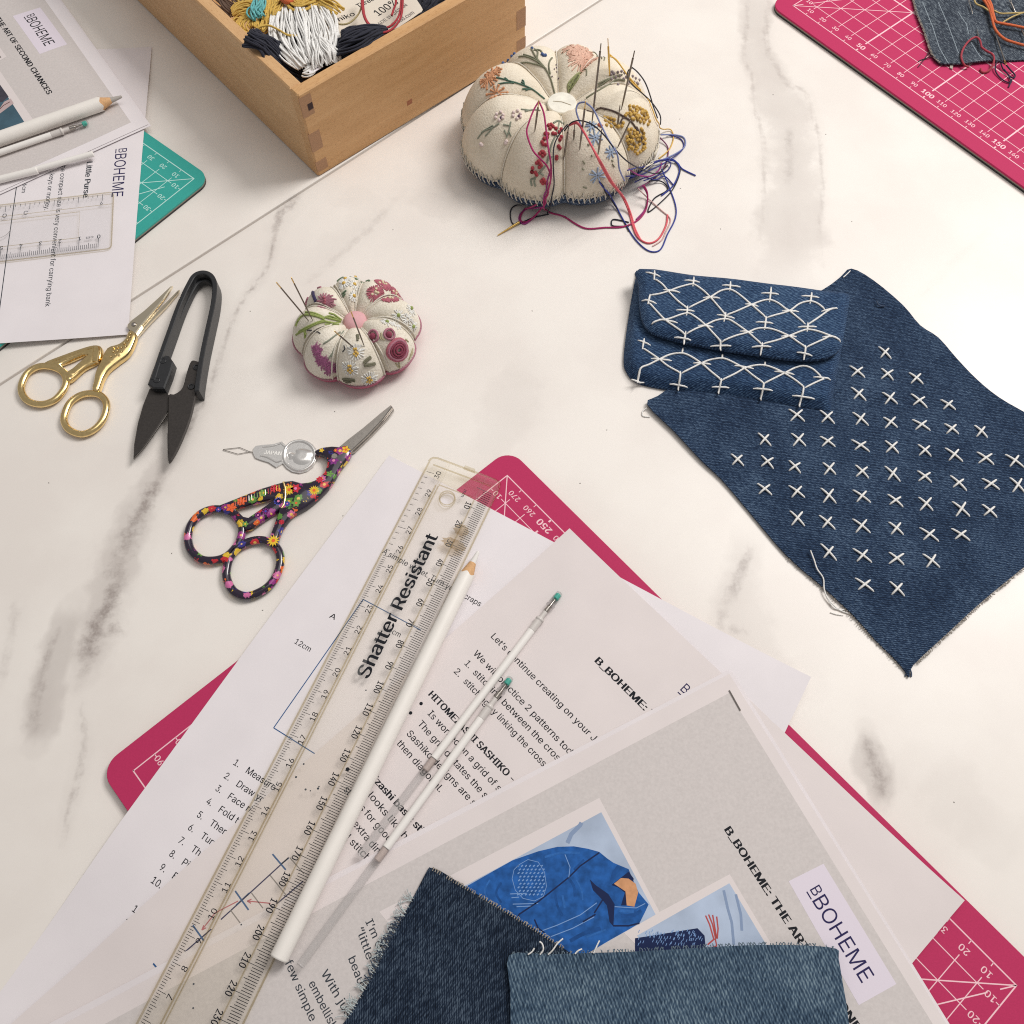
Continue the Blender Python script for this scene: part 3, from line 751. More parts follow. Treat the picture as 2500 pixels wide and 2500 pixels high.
strokes('stitch_diagram', [[(-124.59,4.22),(-115.57,11.81)],[(-112.36,15.03),(-88.67,36.51)],[(-92.01,19.93),(-82.51,27.82)]], .5, zb, NAVYINK, sb)
strokes('stitch_diagram', [[(-95.04,37.89),(-89.41,32.05)],[(-108.03,24.93),(-102.28,18.13)],[(-122.67,13.26),(-117.96,7.95)],[(-136.09,0.61),(-134.62,-0.82)],[(-91.41,34.15),(-88.66,36.37)],[(-107.14,19.89),(-102.51,24.15)]], .6, zb, BLUEINK, sb)
strokes('stitch_diagram', [[(-88.3,36.51),(-82.35,30.54)],[(-95.48,30.46),(-88.68,23.21)],[(-101.79,24.14),(-96.94,18.69)],[(-109.12,18.27),(-104.26,12.9)]], .4, zb, GREYLINE, sb)
strokes('stitch_diagram', [[(-102.95,21.28),(-94.21,20.31)],[(-103.1,21.28),(-101.57,21.92)],[(-103.1,21.28),(-101.57,20.45)],[(-106.57,21.35),(-114.77,17.38),(-119.1,11.55)],[(-119.1,11.55),(-118.58,13.18)],[(-119.1,11.55),(-117.62,12.31)]], .4, zb, REDINK, sb)
# --- printed grey cover, stapled booklet of three leaves
C0, C1 = [(88.61,104.69),(151.07,-24.37)]
sc0, _, _ = page('booklet_leaf_stack', C0, C1, 'grey printed booklet cover with jacket photograph, stapled at its corner, under denim offcuts', 'booklet', NH, 1.85, wave=.15, ph=2.0, mat=PAPERB)
sc = sc0; sc.name = 'stapled_booklet'
UC = unit(C0, C1); VC = (UC[1], -UC[0])
def fc(a, b): return (C0[0] + UC[0] * a + VC[0] * b, C0[1] + UC[1] * a + VC[1] * b)
def zc(x, y): return NH(x, y) + 1.85 + .15 * (.5 + .5 * math.sin(((x - C0[0]) * UC[0] + (y - C0[1]) * UC[1]) * .021 + ((x - C0[0]) * VC[0] + (y - C0[1]) * VC[1]) * .013 + 2)) * (.5 + .5 * math.sin(((x - C0[0]) * VC[0] + (y - C0[1]) * VC[1]) * .017 - ((x - C0[0]) * UC[0] + (y - C0[1]) * UC[1]) * .011 + 4)) + .135
for k, (da, db) in enumerate(((-1.6, -.6), (-.4, -1.7))):
    mesh('paper', sheet([fc(da, db), fc(da + 210, db + .8), fc(da + 209, db + 297), fc(da - 1, db + 296)], lambda x, y: zc(x, y) - .135 - .28 * (k + 1), .1, spacing=6), PAPER2, sc, True)
patch('printed_panel', [fc(6.8, 4.4), fc(230, 4.4), fc(230, 290), fc(6.8, 290)], zc, GREYINK, sc, sp=6)
z2 = lambda x, y: zc(x, y) + .03
z3 = lambda x, y: zc(x, y) + .06
z4 = lambda x, y: zc(x, y) + .09
text('printed_line', 'B_BOHEME: THE ART OF SECOND CHANCES', *[(79.48,43.04),(102.24,2.31)], 3.0, z2, BLACKINK, sc, fit='B_BOHEME: THE AR', bold=.024)
patch('printed_label', [(115.79,30.14),(135.67,-11.29),(120.86,-17.82),(101.65,24.18)], z2, LABELINK, sc)
_l = [(107.78,20.3),(123.32,-11.25)]; logo(_l[0], _l[1], 5.8, z3, NAVYINK, sc)
for s, c in [('I’m delighted to', [(-57.97,13.08),(-50.87,-0.71)]), ('“little stitches', [(-61.26,10.53),(-54.54,-5.05)]), ('beautiful', [(-63.71,0.68),(-57.71,-11.83)]),
             ('With just a', [(-73.46,-3.92),(-62.33,-19.96)]), ('embellish', [(-77.76,-7.22),(-68.33,-22.55)]), ('A few simple', [(-88.97,3.53),(-76.18,-19.7)])]:
    text('printed_line', s, *c, 2.9, z2, SOFTINK, sc, fit={'I’m delighted to': 'I’m deli', '“little stitches': '“little st', 'beautiful': 'beautif', 'With just a': 'With just', 'embellish': 'embellish', 'A few simple': 'A few simple'}[s])
# jacket photograph printed on the cover
JBLUE = plain('photo_denim_blue', srgb(36, 88, 156), .8, spec=.2, nscale=.35, namt=.30)
JDARK = plain('photo_navy', srgb(28, 40, 78), .8, spec=.2)
JPALE = plain('photo_pale_blue', srgb(176, 190, 212), .8, spec=.2, nscale=.06, namt=.16)
JVEIN = plain('photo_marble_vein', srgb(134, 152, 182), .8, spec=.2)
JLINE = plain('photo_pale_stitch', srgb(122, 156, 204), .8, spec=.2)
JWOOD = plain('photo_wood', srgb(204, 150, 110), .8, spec=.2, nscale=.5, namt=.12)
JTEAL = plain('photo_sky', srgb(120, 156, 196), .8, spec=.2, nscale=.08, namt=.1)
FRAMEW = plain('photo_frame_white', srgb(222, 213, 212), .85, spec=.2)
patch('photo_frame', [(31.91,56.14),(52.08,14.27),(22.56,-0.04),(-19.54,-19.9),(-52.97,16.53),(-25.87,28.96)], z2, FRAMEW, sc)
ph = patch('jacket_photo', [(32.34,50.7),(50.45,13.55),(26.41,1.92),(-1.09,-11.29),(-31.07,20.08)], z3, JPALE, sc)
_J = [(270,860),(480,740),(650,645),(850,575),(1000,540),(1130,536),(1240,555),(1330,580),(1390,630),(1440,665),(1560,715),(1590,790),(1640,900),(1717,992),(1690,1050),(1645,1140),(1560,1190),(1400,1280),(1280,1352),(1100,1455),(700,1680),(500,1400),(120,990)]
patch('photo_jacket', [(-21.01,24.35),(-10.84,29.57),(-2.52,33.74),(7.32,36.77),(14.71,38.24),(21.08,38.3),(26.41,37.31),(30.74,36.07),(33.53,33.71),(35.86,32.06),(41.52,29.67),(42.72,26.24),(44.76,21.27),(48.12,17.12),(46.64,14.59),(44.2,10.71),(40.02,8.62),(32.22,4.89),(26.41,1.92),(17.78,-2.27),(-1.09,-11.29),(-10.19,0.59),(-28.18,18.69)], z4, JBLUE, sc)
z5 = lambda x, y: zc(x, y) + .12
z6 = lambda x, y: zc(x, y) + .15
patch('photo_collar_dark', [(26.55,26.34),(28.61,24.27),(33.23,21.05),(35.39,17.45),(34.42,9.81),(33.1,11.36),(32.5,17.07),(29.82,20.22),(27.55,22.5)], z5, JDARK, sc, sp=0)  # dark collar parts of the print
patch('photo_collar_dark', [(34.62,24.15),(41.46,28.76),(43.21,26.24),(42.53,23.55),(39.97,21.36),(39.89,16.92),(37.75,16.97),(39.49,21.37),(37.21,23.2)], z5, JDARK, sc, sp=0)
patch('photo_hanger', [(35.62,24.58),(38.4,26.56),(41.28,26.27),(43.8,24.42),(44.52,21.27),(42.72,16.43),(39.89,16.92),(39.76,21.81)], z6, JWOOD, sc, sp=0)
strokes('photo_seam', [[(30.73,35.84),(23.17,31.17),(18.62,27.17),(11.18,21.93),(6.77,18.9),(-0.51,14.63),(-1.01,13.54)],[(5.15,12.77),(6.48,9.7),(8.8,8.14)],[(44.2,10.71),(40.11,9.92),(34.43,10.02)],[(27.58,14.52),(31.2,19.31)],[(23.15,11.55),(28.03,14.08)]], .55, z5, JDARK, sc)
strokes('photo_stitching', [[(6.44,8.4),(13.62,10.64),(22.32,13.97),(28.73,18.03)],[(11.11,6.8),(19.25,9.45),(27.51,13.21)],[(17.52,35.41),(19.27,30.79),(18.62,27.17)],[(35.33,16.57),(43.4,15.97),(46.86,17.45)]], .3, z5, JLINE, sc)
strokes('photo_stitching', [[(-0.12,32.09),(3.33,33.85),(7.2,32.86),(9.5,29.17),(10.06,24.19),(8.74,20.64),(5.34,19.15),(1.05,20.12),(-1.77,23.07),(-2.89,27.14),(-2.1,30.3),(-0.12,32.09)]], .22, z5, JLINE, sc)
_d = []
for i in range(7):
    for j in range(9):
        _d.append((700 + i * 30 + (j % 2) * 12, 690 + j * 28))
DOTS = [(-0.52,31.64),(0.13,30.35),(-0.38,29.09),(0.27,27.81),(-0.24,26.55),(0.21,25.28),(-0.49,24.04),(-0.04,22.77),(-0.74,21.54),(0.99,31.61),(1.63,30.32),(1.12,29.06),(1.77,27.78),(1.25,26.52),(1.7,25.25),(1.0,24.01),(1.45,22.74),(0.75,21.51),(2.49,31.58),(3.14,30.29),(2.62,29.03),(3.27,27.75),(2.75,26.49),(3.2,25.22),(2.49,23.98),(2.94,22.71),(2.24,21.48),(4.0,31.55),(4.64,30.26),(4.12,29.0),(4.76,27.72),(4.25,26.46),(4.69,25.19),(3.98,23.95),(4.43,22.68),(3.72,21.45),(5.5,31.52),(6.14,30.23),(5.62,28.97),(6.26,27.69),(5.74,26.43),(6.19,25.16),(5.48,23.92),(5.92,22.66),(5.21,21.42),(7.01,31.49),(7.65,30.2),(7.12,28.94),(7.76,27.66),(7.24,26.4),(7.68,25.13),(6.97,23.89),(7.41,22.63),(6.7,21.39),(8.51,31.46),(9.15,30.17),(8.62,28.91),(9.26,27.63),(8.73,26.37),(9.17,25.1),(8.46,23.86),(8.9,22.6),(8.19,21.36)]
mesh('photo_sashiko_dots', join(*[ribbon([(x - .35, y - .25), (x + .35, y + .25)], .45, z5) for x, y in DOTS]), JLINE, sc)
strokes('photo_stitching', [[(-3.71,21.77),(2.53,21.87)],[(-3.26,20.43),(-0.38,20.59)],[(-2.82,18.2),(6.74,18.23)],[(-1.41,17.29),(4.33,17.4)]], .3, z5, JLINE, sc)
JMID = plain('photo_fold_blue', srgb(30, 76, 138), .8, spec=.2, nscale=.5, namt=.2); JHI = plain('photo_light_blue', srgb(48, 102, 172), .8, spec=.2, nscale=.5, namt=.2)
zf_ = lambda x, y: zc(x, y) + .105
for w_, m_, L_ in ((1.5, JMID, [[(18.6,26.72),(20.41,23.98),(20.72,20.4)],[(13.1,21.89),(13.89,17.43),(15.65,13.88)],[(18.11,5.16),(23.42,7.64),(29.65,9.25)],[(-7.02,25.87),(-8.99,22.32),(-7.12,18.73)],[(0.36,11.12),(8.69,4.91),(16.95,0.07)],[(37.72,30.88),(35.61,28.2),(34.41,24.61)],[(24.74,33.43),(20.68,29.85)],[(37.51,13.45),(41.78,13.37),(45.24,15.06)]]), (1.1, JHI, [[(21.48,26.21),(23.23,22.58),(23.52,19.01)],[(15.95,20.94),(16.71,16.49)],[(24.29,6.33),(31.52,8.78)],[(-11.35,26.86),(-13.31,23.3),(-12.37,20.16)],[(9.69,34.65),(17.07,36.11),(23.4,35.76)],[(36.68,15.22),(42.36,14.67)],[(12.38,3.13),(17.41,0.06)]])):
    for l in L_: strokes('photo_fold', [spline(l, 5)], w_ * (.5 + .6 * rnd()), zf_, m_, sc)
strokes('photo_marble', [[(18.68,39.56),(20.3,42.8),(23.91,46.02),(24.45,46.96)]], 1.6, z4, JVEIN, sc)
# pouch photograph
patch('photo_frame', [(79.73,27.11),(94.77,-2.25),(62.27,-16.73),(37.85,7.97)], lambda x, y: zc(x, y) + .035, FRAMEW, sc)
patch('pouch_photo', [(79.2,23.91),(92.6,-1.87),(62.4,-15.44),(42.97,6.51)], lambda x, y: zc(x, y) + .065, JPALE, sc)
patch('photo_pouch', [(42.16,5.64),(65.59,8.6),(67.94,6.02),(67.92,0.95),(63.13,-8.28),(41.16,-7.86)], z4, JDARK, sc)
mesh('photo_sashiko_dots', join(*[ribbon([p, (p[0] + .5, p[1] + .9)], .22, z5) for p in [(48.47,4.18),(51.59,3.9),(57.88,5.99),(43.03,3.15),(49.09,5.51),(66.53,4.24),(62.74,4.3),(58.17,5.74),(57.8,2.85),(55.2,3.43),(58.98,6.14),(60.84,3.98),(50.17,6.49),(63.45,4.45),(59.8,2.89),(59.67,2.74),(52.14,3.39),(53.27,2.84),(63.93,6.07),(46.18,5.95),(65.85,4.69),(57.84,5.42),(54.97,5.15),(51.18,4.43),(56.61,3.05),(58.93,2.92),(63.05,2.61),(58.97,6.08),(63.16,2.76),(64.37,4.36),(59.97,5.93),(62.64,4.42),(49.8,6.77),(63.0,2.76),(44.88,3.9),(52.77,6.42),(49.78,3.97),(63.84,6.68),(57.68,6.82),(60.05,5.62),(63.66,2.93),(54.74,3.05),(50.4,6.91),(57.35,6.98),(47.62,5.65),(57.56,6.51),(43.79,3.89),(50.21,3.42),(64.3,5.53),(53.86,5.17),(58.2,4.8),(56.18,4.76),(65.3,5.07),(53.1,4.45),(48.63,6.27),(66.19,5.05),(56.15,7.35),(52.77,5.11),(43.35,5.17),(58.14,7.18),(57.87,5.54),(59.15,6.0),(59.67,4.44),(43.58,7.54),(58.85,3.58),(48.92,5.85),(57.11,6.27),(51.66,6.43),(51.69,5.29),(50.13,6.24),(61.52,7.47),(56.41,4.7),(50.41,6.93),(62.19,6.65),(47.42,6.15),(59.73,7.3),(50.67,6.55),(62.83,5.9),(63.47,7.01),(50.92,5.31),(64.05,5.89),(48.44,7.56),(55.69,7.16),(62.04,4.41),(47.4,7.0),(62.14,5.25),(62.23,6.48),(46.11,7.03),(61.97,6.83),(51.24,6.46)]]), JLINE, sc)
strokes('photo_tassel', [[(69.03,12.87),(70.2,9.75),(71.18,4.94)],[(70.2,13.2),(71.32,9.72),(71.92,4.93)],[(71.68,13.03),(72.0,9.02),(72.29,4.92)],[(73.13,12.45),(73.19,8.32),(72.51,4.92)],[(71.77,4.93),(72.03,2.55),(70.1,1.91)],[(71.55,4.93),(68.73,2.95)]], .55, z4, plain('photo_red_thread', srgb(176, 74, 72), .8), sc)
strokes('photo_marble', [[(76.79,21.47),(77.57,15.14),(78.51,10.27),(78.37,2.77)], [(81.17,19.98),(82.21,12.97),(81.92,7.46)]], 1.0, z4, JVEIN, sc)
_s = [(87.75,97.69),(91.31,89.32)]
mesh('staple', tube([(_s[0][0], _s[0][1], zc(*_s[0]) - .3), (_s[0][0], _s[0][1], zc(*_s[0]) + .25), (_s[1][0], _s[1][1], zc(*_s[1]) + .25), (_s[1][0], _s[1][1], zc(*_s[1]) - .3)], .28, 6), STEEL, sc)
# --- papers at the far side, over the teal mat
D0, D1 = [(-201.27,426.4),(-189.19,284.88)]
sd, fd, zd = page('purse_sheet', D0, D1, 'white purse instruction sheet under the short clear ruler', 'paper sheet', TH, .05, w=math.dist(D0, D1), wave=.25, ph=.4, curl=((131, 0, 1.5, 50), (131, 90, 1.5, 60)))
_l = [(-214.49,408.13),(-211.27,372.8)]; logo(_l[0], _l[1], 6.2, zd, NAVYINK, sd)
text('printed_title', 'Little Purse', *[(-228.8,398.83),(-226.55,373.22)], 3.1, zd, SOFTINK, sd, bold=.02)
text('printed_line', 'The compact size is very convenient for carrying bank', *[(-242.36,396.52),(-233.22,301.47)], 2.6, zd, SOFTINK, sd, fit='he compact size is very convenient for carrying bank')
text('printed_line', 'notes, keys or money.', *[(-247.88,394.89),(-245.74,364.89)], 2.6, zd, SOFTINK, sd, fit='s, keys or money.')
text('printed_measure', '36cm', *[(-261.07,386.13),(-260.36,377.4)], 2.3, zd, SOFTINK, sd)
strokes('pattern_outline', [[(-264.09,383.24),(-259.94,338.66),(-253.19,276.89)]], .45, zd, SOFTINK, sd)
F0, F1 = [(-207.69,492.7),(-201.76,433.66)]
se, fe, ze = page('plain_sheet', (F0[0], F0[1]), F1, 'blank white sheet corner jutting from beneath the grey cover near the wooden box', 'paper sheet', TH, .35, w=66, h=180, wave=.3, ph=2.2, mat=PAPER2)
G0, G1 = [(-415.0,758.26),(-198.55,425.22)]
def cover_far():
    u = unit(G1, G0); v = perp(u)
    t = root('far_booklet', G1, 'grey printed booklet cover under the white pencil near the wooden box', 'booklet')
    fr = lambda a, b: (G1[0] + u[0] * a + v[0] * b, G1[1] + u[1] * a + v[1] * b)
    def z(x, y): return TH(x, y) + 1.3 + .2 * (.5 + .5 * math.sin(x * .03 + y * .02))
    for k, (d, e) in enumerate(((0, 0), (-1.4, -.8))):
        mesh('paper', sheet([fr(d, e), fr(d + 210, e), fr(d + 210, e + 297), fr(d, e + 297)], lambda x, y: z(x, y) - .35 * k, .1, spacing=6), PAPER, t, True)
    return t, fr, (lambda x, y: z(x, y) + .135), u
sg, fg, zg, ug = cover_far()
GG = [(-317.08,593.54),(-276.16,530.89),(-208.52,426.89),(-229.31,412.86),(-273.17,385.1),(-294.13,371.52),(-394.93,534.6)]
patch('printed_panel', GG, zg, GREYINK, sg, sp=6)
zg2 = lambda x, y: zg(x, y) + .03
zg3 = lambda x, y: zg(x, y) + .06
text('printed_line', 'B_BOHEME: THE ART OF SECOND CHANCES', *[(-305.09,517.79),(-259.44,449.59)], 3.2, zg2, BLACKINK, sg, fit='THE ART OF SECOND CHANCES', bold=.024)
patch('printed_label', [(-294.79,519.72),(-279.78,527.16),(-256.09,491.85),(-270.34,483.18)], zg2, LABELINK, sg)
_l = [(-287.71,518.21),(-268.36,489.42)]; logo(_l[0], _l[1], 6.3, zg3, BLACKINK, sg)
patch('photo_frame', [(-291.03,470.11),(-263.92,430.43),(-269.52,427.17),(-284.88,417.47),(-313.64,456.36)], zg2, FRAMEW, sg)
patch('dark_photo', [(-289.2,459.81),(-267.79,427.69),(-270.12,426.05),(-284.88,417.47),(-310.91,444.5)], zg3, plain('photo_slate', srgb(62, 92, 108), .8, nscale=.1, namt=.2), sg)
zg4 = lambda x, y: zg(x, y) + .09
patch('photo_shape', [(-289.2,459.81),(-281.49,448.91),(-284.03,444.88),(-288.87,443.85)], zg4, plain('photo_charcoal', srgb(58, 56, 68), .8, nscale=.3, namt=.3), sg, sp=0)
patch('photo_shape', [(-284.61,439.66),(-283.18,444.85),(-279.9,447.33),(-277.43,443.52),(-283.76,435.59)], zg4, plain('photo_pink_grey', srgb(188, 166, 166), .8), sg, sp=0)
strokes('photo_shape', [[(-284.49,439.08),(-282.99,441.93),(-279.79,444.76)]], .5, lambda x, y: zg(x, y) + .12, plain('photo_dark_red', srgb(92, 44, 44), .8), sg)
patch('photo_frame', [(-301.03,492.67),(-295.22,489.98),(-289.57,481.72),(-292.85,478.73),(-297.54,476.41)], zg2, FRAMEW, sg)
patch('dark_photo', [(-299.41,485.12),(-294.02,483.46),(-292.55,481.44),(-298.07,478.89)], zg3, plain('photo_grey', srgb(116, 108, 104), .8), sg, sp=0)

# ------------------------------------------------------------------ long clear ruler
RA, RB = [(-36.53,210.18),(-5.04,198.36)]           # far end, left and right corners
RE = [(-138.13,-18.86)][0]
def ruler_long():
    d = unit(RA, RE); n = perp(d)                      # d runs towards the low numbers, n to the millimetre edge
    o = RA; W = 35.2; L = 312
    t = root('long_ruler', o, 'yellowed clear plastic ruler with black markings lying across the pattern sheet', 'ruler')
    P = lambda a, b: (o[0] + d[0] * a + n[0] * b, o[1] + d[1] * a + n[1] * b)
    zb = lambda a: 4.0 + a * .0066
    az = lambda x, y: (x - o[0]) * d[0] + (y - o[1]) * d[1]
    bz = lambda x, y: (x - o[0]) * n[0] + (y - o[1]) * n[1]
    def prof(b):
        if b < 8.4: return 1.0 + 1.5 * b / 8.4
        if b < 9.6: return 2.5 + .25 * (b - 8.4)
        if b > W - 7.6: return 1.0 + 1.5 * (W - b) / 7.6
        return 2.5
    z1 = lambda x, y: zb(az(x, y)) + prof(bz(x, y))
    hole = circle(P(17.3, 15.8), 3.4, 20)
    # body in strips so that the bevels are real facets
    cuts = [0, 8.4, 9.6, W - 7.6, W]
    edge = []
    for k in range(5): edge.append(P(1.2 + 2.2 * (1 - math.sin(k * math.pi / 8)) - 1.2 * math.sin(k * math.pi / 8), 2.2 * (1 - math.cos(k * math.pi / 8)) ))
    for i in range(4):
        a, b = cuts[i], cuts[i + 1]
        if i == 0: pl = [P(L, a), P(L, b), P(0, b), P(0, 3.0), P(.5, 1.2), P(1.4, .35), P(3, 0)]
        elif i == 3: pl = [P(L, a), P(L, b), P(3, b), P(1.4, b - .35), P(.5, b - 1.2), P(0, b - 3), P(0, a)]
        else: pl = [P(L, a), P(L, b), P(0, b), P(0, a)]
        pl = [q for q in pl]
        mesh('ruler_body', prism(pl, lambda x, y: zb(az(x, y)), z1, holes=[hole] if i == 2 else ()), CLEAR, t)
    # added tubes imitating the refracted light lines of bevels, hole and moulded end
    rim = [tube([(*P(a, 0.05), zb(a) + .55) for a in (3, L)], .42, 6), tube([(*P(a, W - .05), zb(a) + .55) for a in (3, L)], .38, 6),
           tube([(*P(a, 8.5), zb(a) + 2.52) for a in (13.5, L)], .34, 6), tube([(*P(a, 9.7), zb(a) + 2.62) for a in (13.5, L)], .26, 6), tube([(*P(a, W - 7.7), zb(a) + 2.50) for a in (14, L)], .26, 6),
           tube([(*P(a, b), zb(a) + 1.4) for a, b in ((3, 0), (1.4, .35), (.5, 1.2), (0, 3), (0, W - 3), (.5, W - 1.2), (1.4, W - .35), (3, W))], .5, 6),
           tube([(*P(4.4, b), zb(4) + 2.55) for b in (3, W - 3.5)], .38, 6), tube([(*P(12.8, b), zb(13) + 2.55) for b in (9.6, W - 9)], .3, 6)]
    mesh('ruler_edge', join(*rim), CLEAREDGE, t)
    mesh('hole_rim', join(tube([(x, y, zb(17) + 2.3) for x, y in circle(P(17.3, 15.8), 3.5, 24)], .3, 6, closed=True), tube([(x, y, zb(17) + .3) for x, y in circle(P(17.3, 15.8), 3.5, 24)], .28, 6, closed=True)), CLEAREDGE, t)
    mesh('moulding_tab', prism([P(.2, 16.2), P(.2, 21.8), P(-1.2, 21.4), P(-1.2, 16.6)], lambda x, y: zb(0) + .2, lambda x, y: zb(0) + 2.0), CLEAREDGE, t)
    zt = lambda x, y: z1(x, y) + .04
    zu = lambda x, y: zb(az(x, y)) + .06
    Tk, Ts = [], []
    A0 = 8.2                                           # 30 cm mark
    for mm in range(0, 300):
        a = A0 + mm
        ln = 4.6 if (300 - mm) % 10 == 0 else 3.4 if (300 - mm) % 5 == 0 else 2.2
        Ts.append(ribbon([P(a, 1.3), P(a, 1.3 + ln * .82)], .2, zt)) if mm % 10 in (0, 1, 2, 3, 4, 5, 6, 7, 8, 9) and (mm > 45 or mm % 3 == 0) else None
        # millimetre side, numbered from this end
    for mm in range(0, 300):
        a = 7.4 + mm
        ln = 7.6 if mm % 10 == 0 else 5.4 if mm % 5 == 0 else 4.2
        Ts.append(ribbon([P(a, W - 1.5), P(a, W - 1.5 - ln)], .24, zt))
    mesh('graduation_marks', join(*Ts), BLACKINK, t, kind='stuff')
    for c in range(30, 1, -1):
        a = A0 + (30 - c) * 10; w = 1.9 * len(str(c))
        text('number', str(c), P(a + w / 2, 8.15), P(a - w / 2, 8.15), 2.4, zt, BLACKINK, t, flip=False)
    for c in range(10, 300, 10):
        a = 7.4 + c; w = 1.7 * len(str(c))
        text('number', str(c), P(a - w / 2, W - 10.6), P(a + w / 2, W - 10.6), 2.7, zt, BLACKINK, t, bold=.012)
    text('ruler_lettering', 'Shatter Resistant', *[(x, y) for x, y in [(-60.72,105.23),(-32.81,168.85)]], 5.6, zt, BLACKINK, t, bold=.014)
    text('number', 'mm', P(10.5, W - 14), P(14.5, W - 14), 1.6, zt, SOFTINK, t)
    STAIN = clear_mat('brown_stain', (.62, .52, .38, 1), .05)
    for c, rx, ry in (([(-22.61,171.91)][0], 2.7, 3.4), ([(-25.94,165.24)][0], 2.4, 5.6)):
        a0 = math.atan2(n[1], n[0]); pts = circle(c, ry, 22, rx, a0)
        pts = [(c[0] + (x - c[0]) * (1 + .16 * math.sin(i * 2.7)), c[1] + (y - c[1]) * (1 + .13 * math.sin(i * 3.9))) for i, (x, y) in enumerate(pts)]
        patch('brown_stain', pts, zt, STAIN, t, up=.03, sp=1.5)
    # a few ink specks
    for c in [(-61.47,100.45),(-84.78,71.13),(-87.43,66.14),(-118.73,-6.4),(-117.91,-14.16),(-78.44,61.56),(-81.39,60.74),(-83.3,61.29),(-103.53,13.0),(-78.11,62.28)]:
        patch('ink_speck', circle(c, .28 + .2 * rnd(), 7), zt, SOFTINK, t, sp=0)
    patch('ink_speck', circle([(-67.27,68.83)][0], .8, 9), zt, BLACKINK, t, sp=0)
ruler_long()
# ------------------------------------------------------------------ short clear ruler at the far side
def ruler_short():
    c0, c1 = [(-212.04,376.86),(-205.23,337.27)]; e0 = [(-261.1,330.17)][0]
    d = unit(c1, e0); n = (d[1], -d[0]); 
    W = math.dist(c0, c1) * .97; o = c1; L = 150
    t = root('short_ruler', o, 'short clear plastic ruler lying on the purse instruction sheet', 'ruler')
    P = lambda a, b: (o[0] + d[0] * a + n[0] * b, o[1] + d[1] * a + n[1] * b)
    def zb(x, y): return 3.75
    out = [P(L, 0), P(L, W), P(2, W), P(.6, W - .6), P(0, W - 2), P(0, 2), P(.6, .6), P(2, 0)]
    slot = [P(17, 9.2), P(L - 8, 9.2), P(L - 8, W - 12), P(17, W - 12)]
    mesh('ruler_body', prism(out, 3.72, 5.1, bev=.2), CLEAR2, t)
    mesh('ruler_edge', join(tube([(*p, 4.4) for p in out], .34, 6, closed=True), tube([(*p, 5.12) for p in slot], .18, 6, closed=True), tube([(*P(a, W - 9), 5.12) for a in (0, L)], .16, 6)), CLEAREDGE, t)
    Q = []
    for mm in range(0, 140):
        ln = 6.4 if mm % 10 == 0 else 3.8 if mm % 5 == 0 else 2.8
        Q.append(ribbon([P(6.5 + mm, 1.0), P(6.5 + mm, 1.0 + ln)], .24, 5.15))
    for k in range(0, 40):
        ln = 4.4 if k % 10 in (0, 5) else 1.9
        Q.append(ribbon([P(5.5 + 2.54 * k, W - 1.6), P(5.5 + 2.54 * k, W - 1.6 - ln)], .24, 5.15))
    mesh('graduation_marks', join(*Q), SOFTINK, t, kind='stuff')
    for c in range(0, 13):
        text('number', str(c), P(6.5 + c * 10 - .9, 9.6), P(6.5 + c * 10 + .9, 9.6), 2.4, 5.15, SOFTINK, t, flip=False, bold=.01)
    text('number', 'cm', P(9.2, 9.2), P(13.2, 9.2), 1.8, 5.15, SOFTINK, t)
    text('number', '6', P(6.5, W - 8.8), P(5.0, W - 8.8), 2.2, 5.15, SOFTINK, t)
    text('stencil_letter', 'C', P(46.5, W - 9.6), P(44.3, W - 9.6), 2.6, 5.15, SOFTINK, t)
    text('stencil_letter', 'O', P(57.5, W - 9.9), P(55.2, W - 9.9), 2.6, 5.15, SOFTINK, t)
    mesh('printed_arc', ribbon(spline([P(58, 15), P(54.5, 17), P(52.5, 20)], 6), .25, 5.15), GREYLINE, t)
ruler_short()
# ------------------------------------------------------------------ pencils and refills
def along(p, q, k): return tuple(p[i] + (q[i] - p[i]) * k for i in range(3))
def rod(p, q, stops, seg=14):
    """lathed rod from p to q: stops of (mm from p, radius)"""
    L = math.dist(p, q); S_ = []
    for (a, r), (b, q_) in zip(stops, stops[1:]):      # tight rings next to every step so that long runs shade evenly
        S_.append((a, r))
        if abs(b - a) > 2: S_ += [(a + .3, r + (q_ - r) * .3 / (b - a)), (b - .3, q_ - (q_ - r) * .3 / (b - a))]
    stops = S_ + [stops[-1]]
    return tube([along(p, q, a / L) for a, r in stops], [r for a, r in stops], seg)
def pencil(tip, end, label, lead, R=3.6, cone=(0, 1.0), w=15.0, l=6.5):
    t = root('pencil', tip, label, 'pencil')
    L = math.dist(tip, end)
    mesh('lead', rod(tip, end, [(0, .35), (.5, .75), (l, 1.55), (l + .6, 1.5)], 12), lead, t, True)
    mesh('bare_wood', rod(tip, end, [(l - .4, 1.35), (l, 1.62), (w + .6, R - .12)], 16), BAREWOOD, t, True)
    # scalloped paint edge
    V, F = rod(tip, end, [(w, R), (w + .5, R), (w + 6, R), (L * .3, R), (L * .7, R), (L - .4, R), (L, R - .35)], 24)
    ax = Vector(end) - Vector(tip); ax.normalize()
    V = [tuple(Vector(v) - ax * (1.2 * (.5 + .5 * math.sin(i / 24 * 2 * math.pi * 5)))) if i < 24 else v for i, v in enumerate(V)]
    mesh('painted_shaft', (V, F), WHITEPAINT, t, True)
    return t
_p = [(-15.04,161.01,7.7),(-88.38,1.1,9.2)]
pencil(_p[0], _p[1], 'white chalk pencil with white tip lying beside the long ruler', WHITELEAD, R=3.5, w=12.5, l=6.2)
_p = [(-214.45,442.61,8.6),(-317.33,392.09,8.6)]
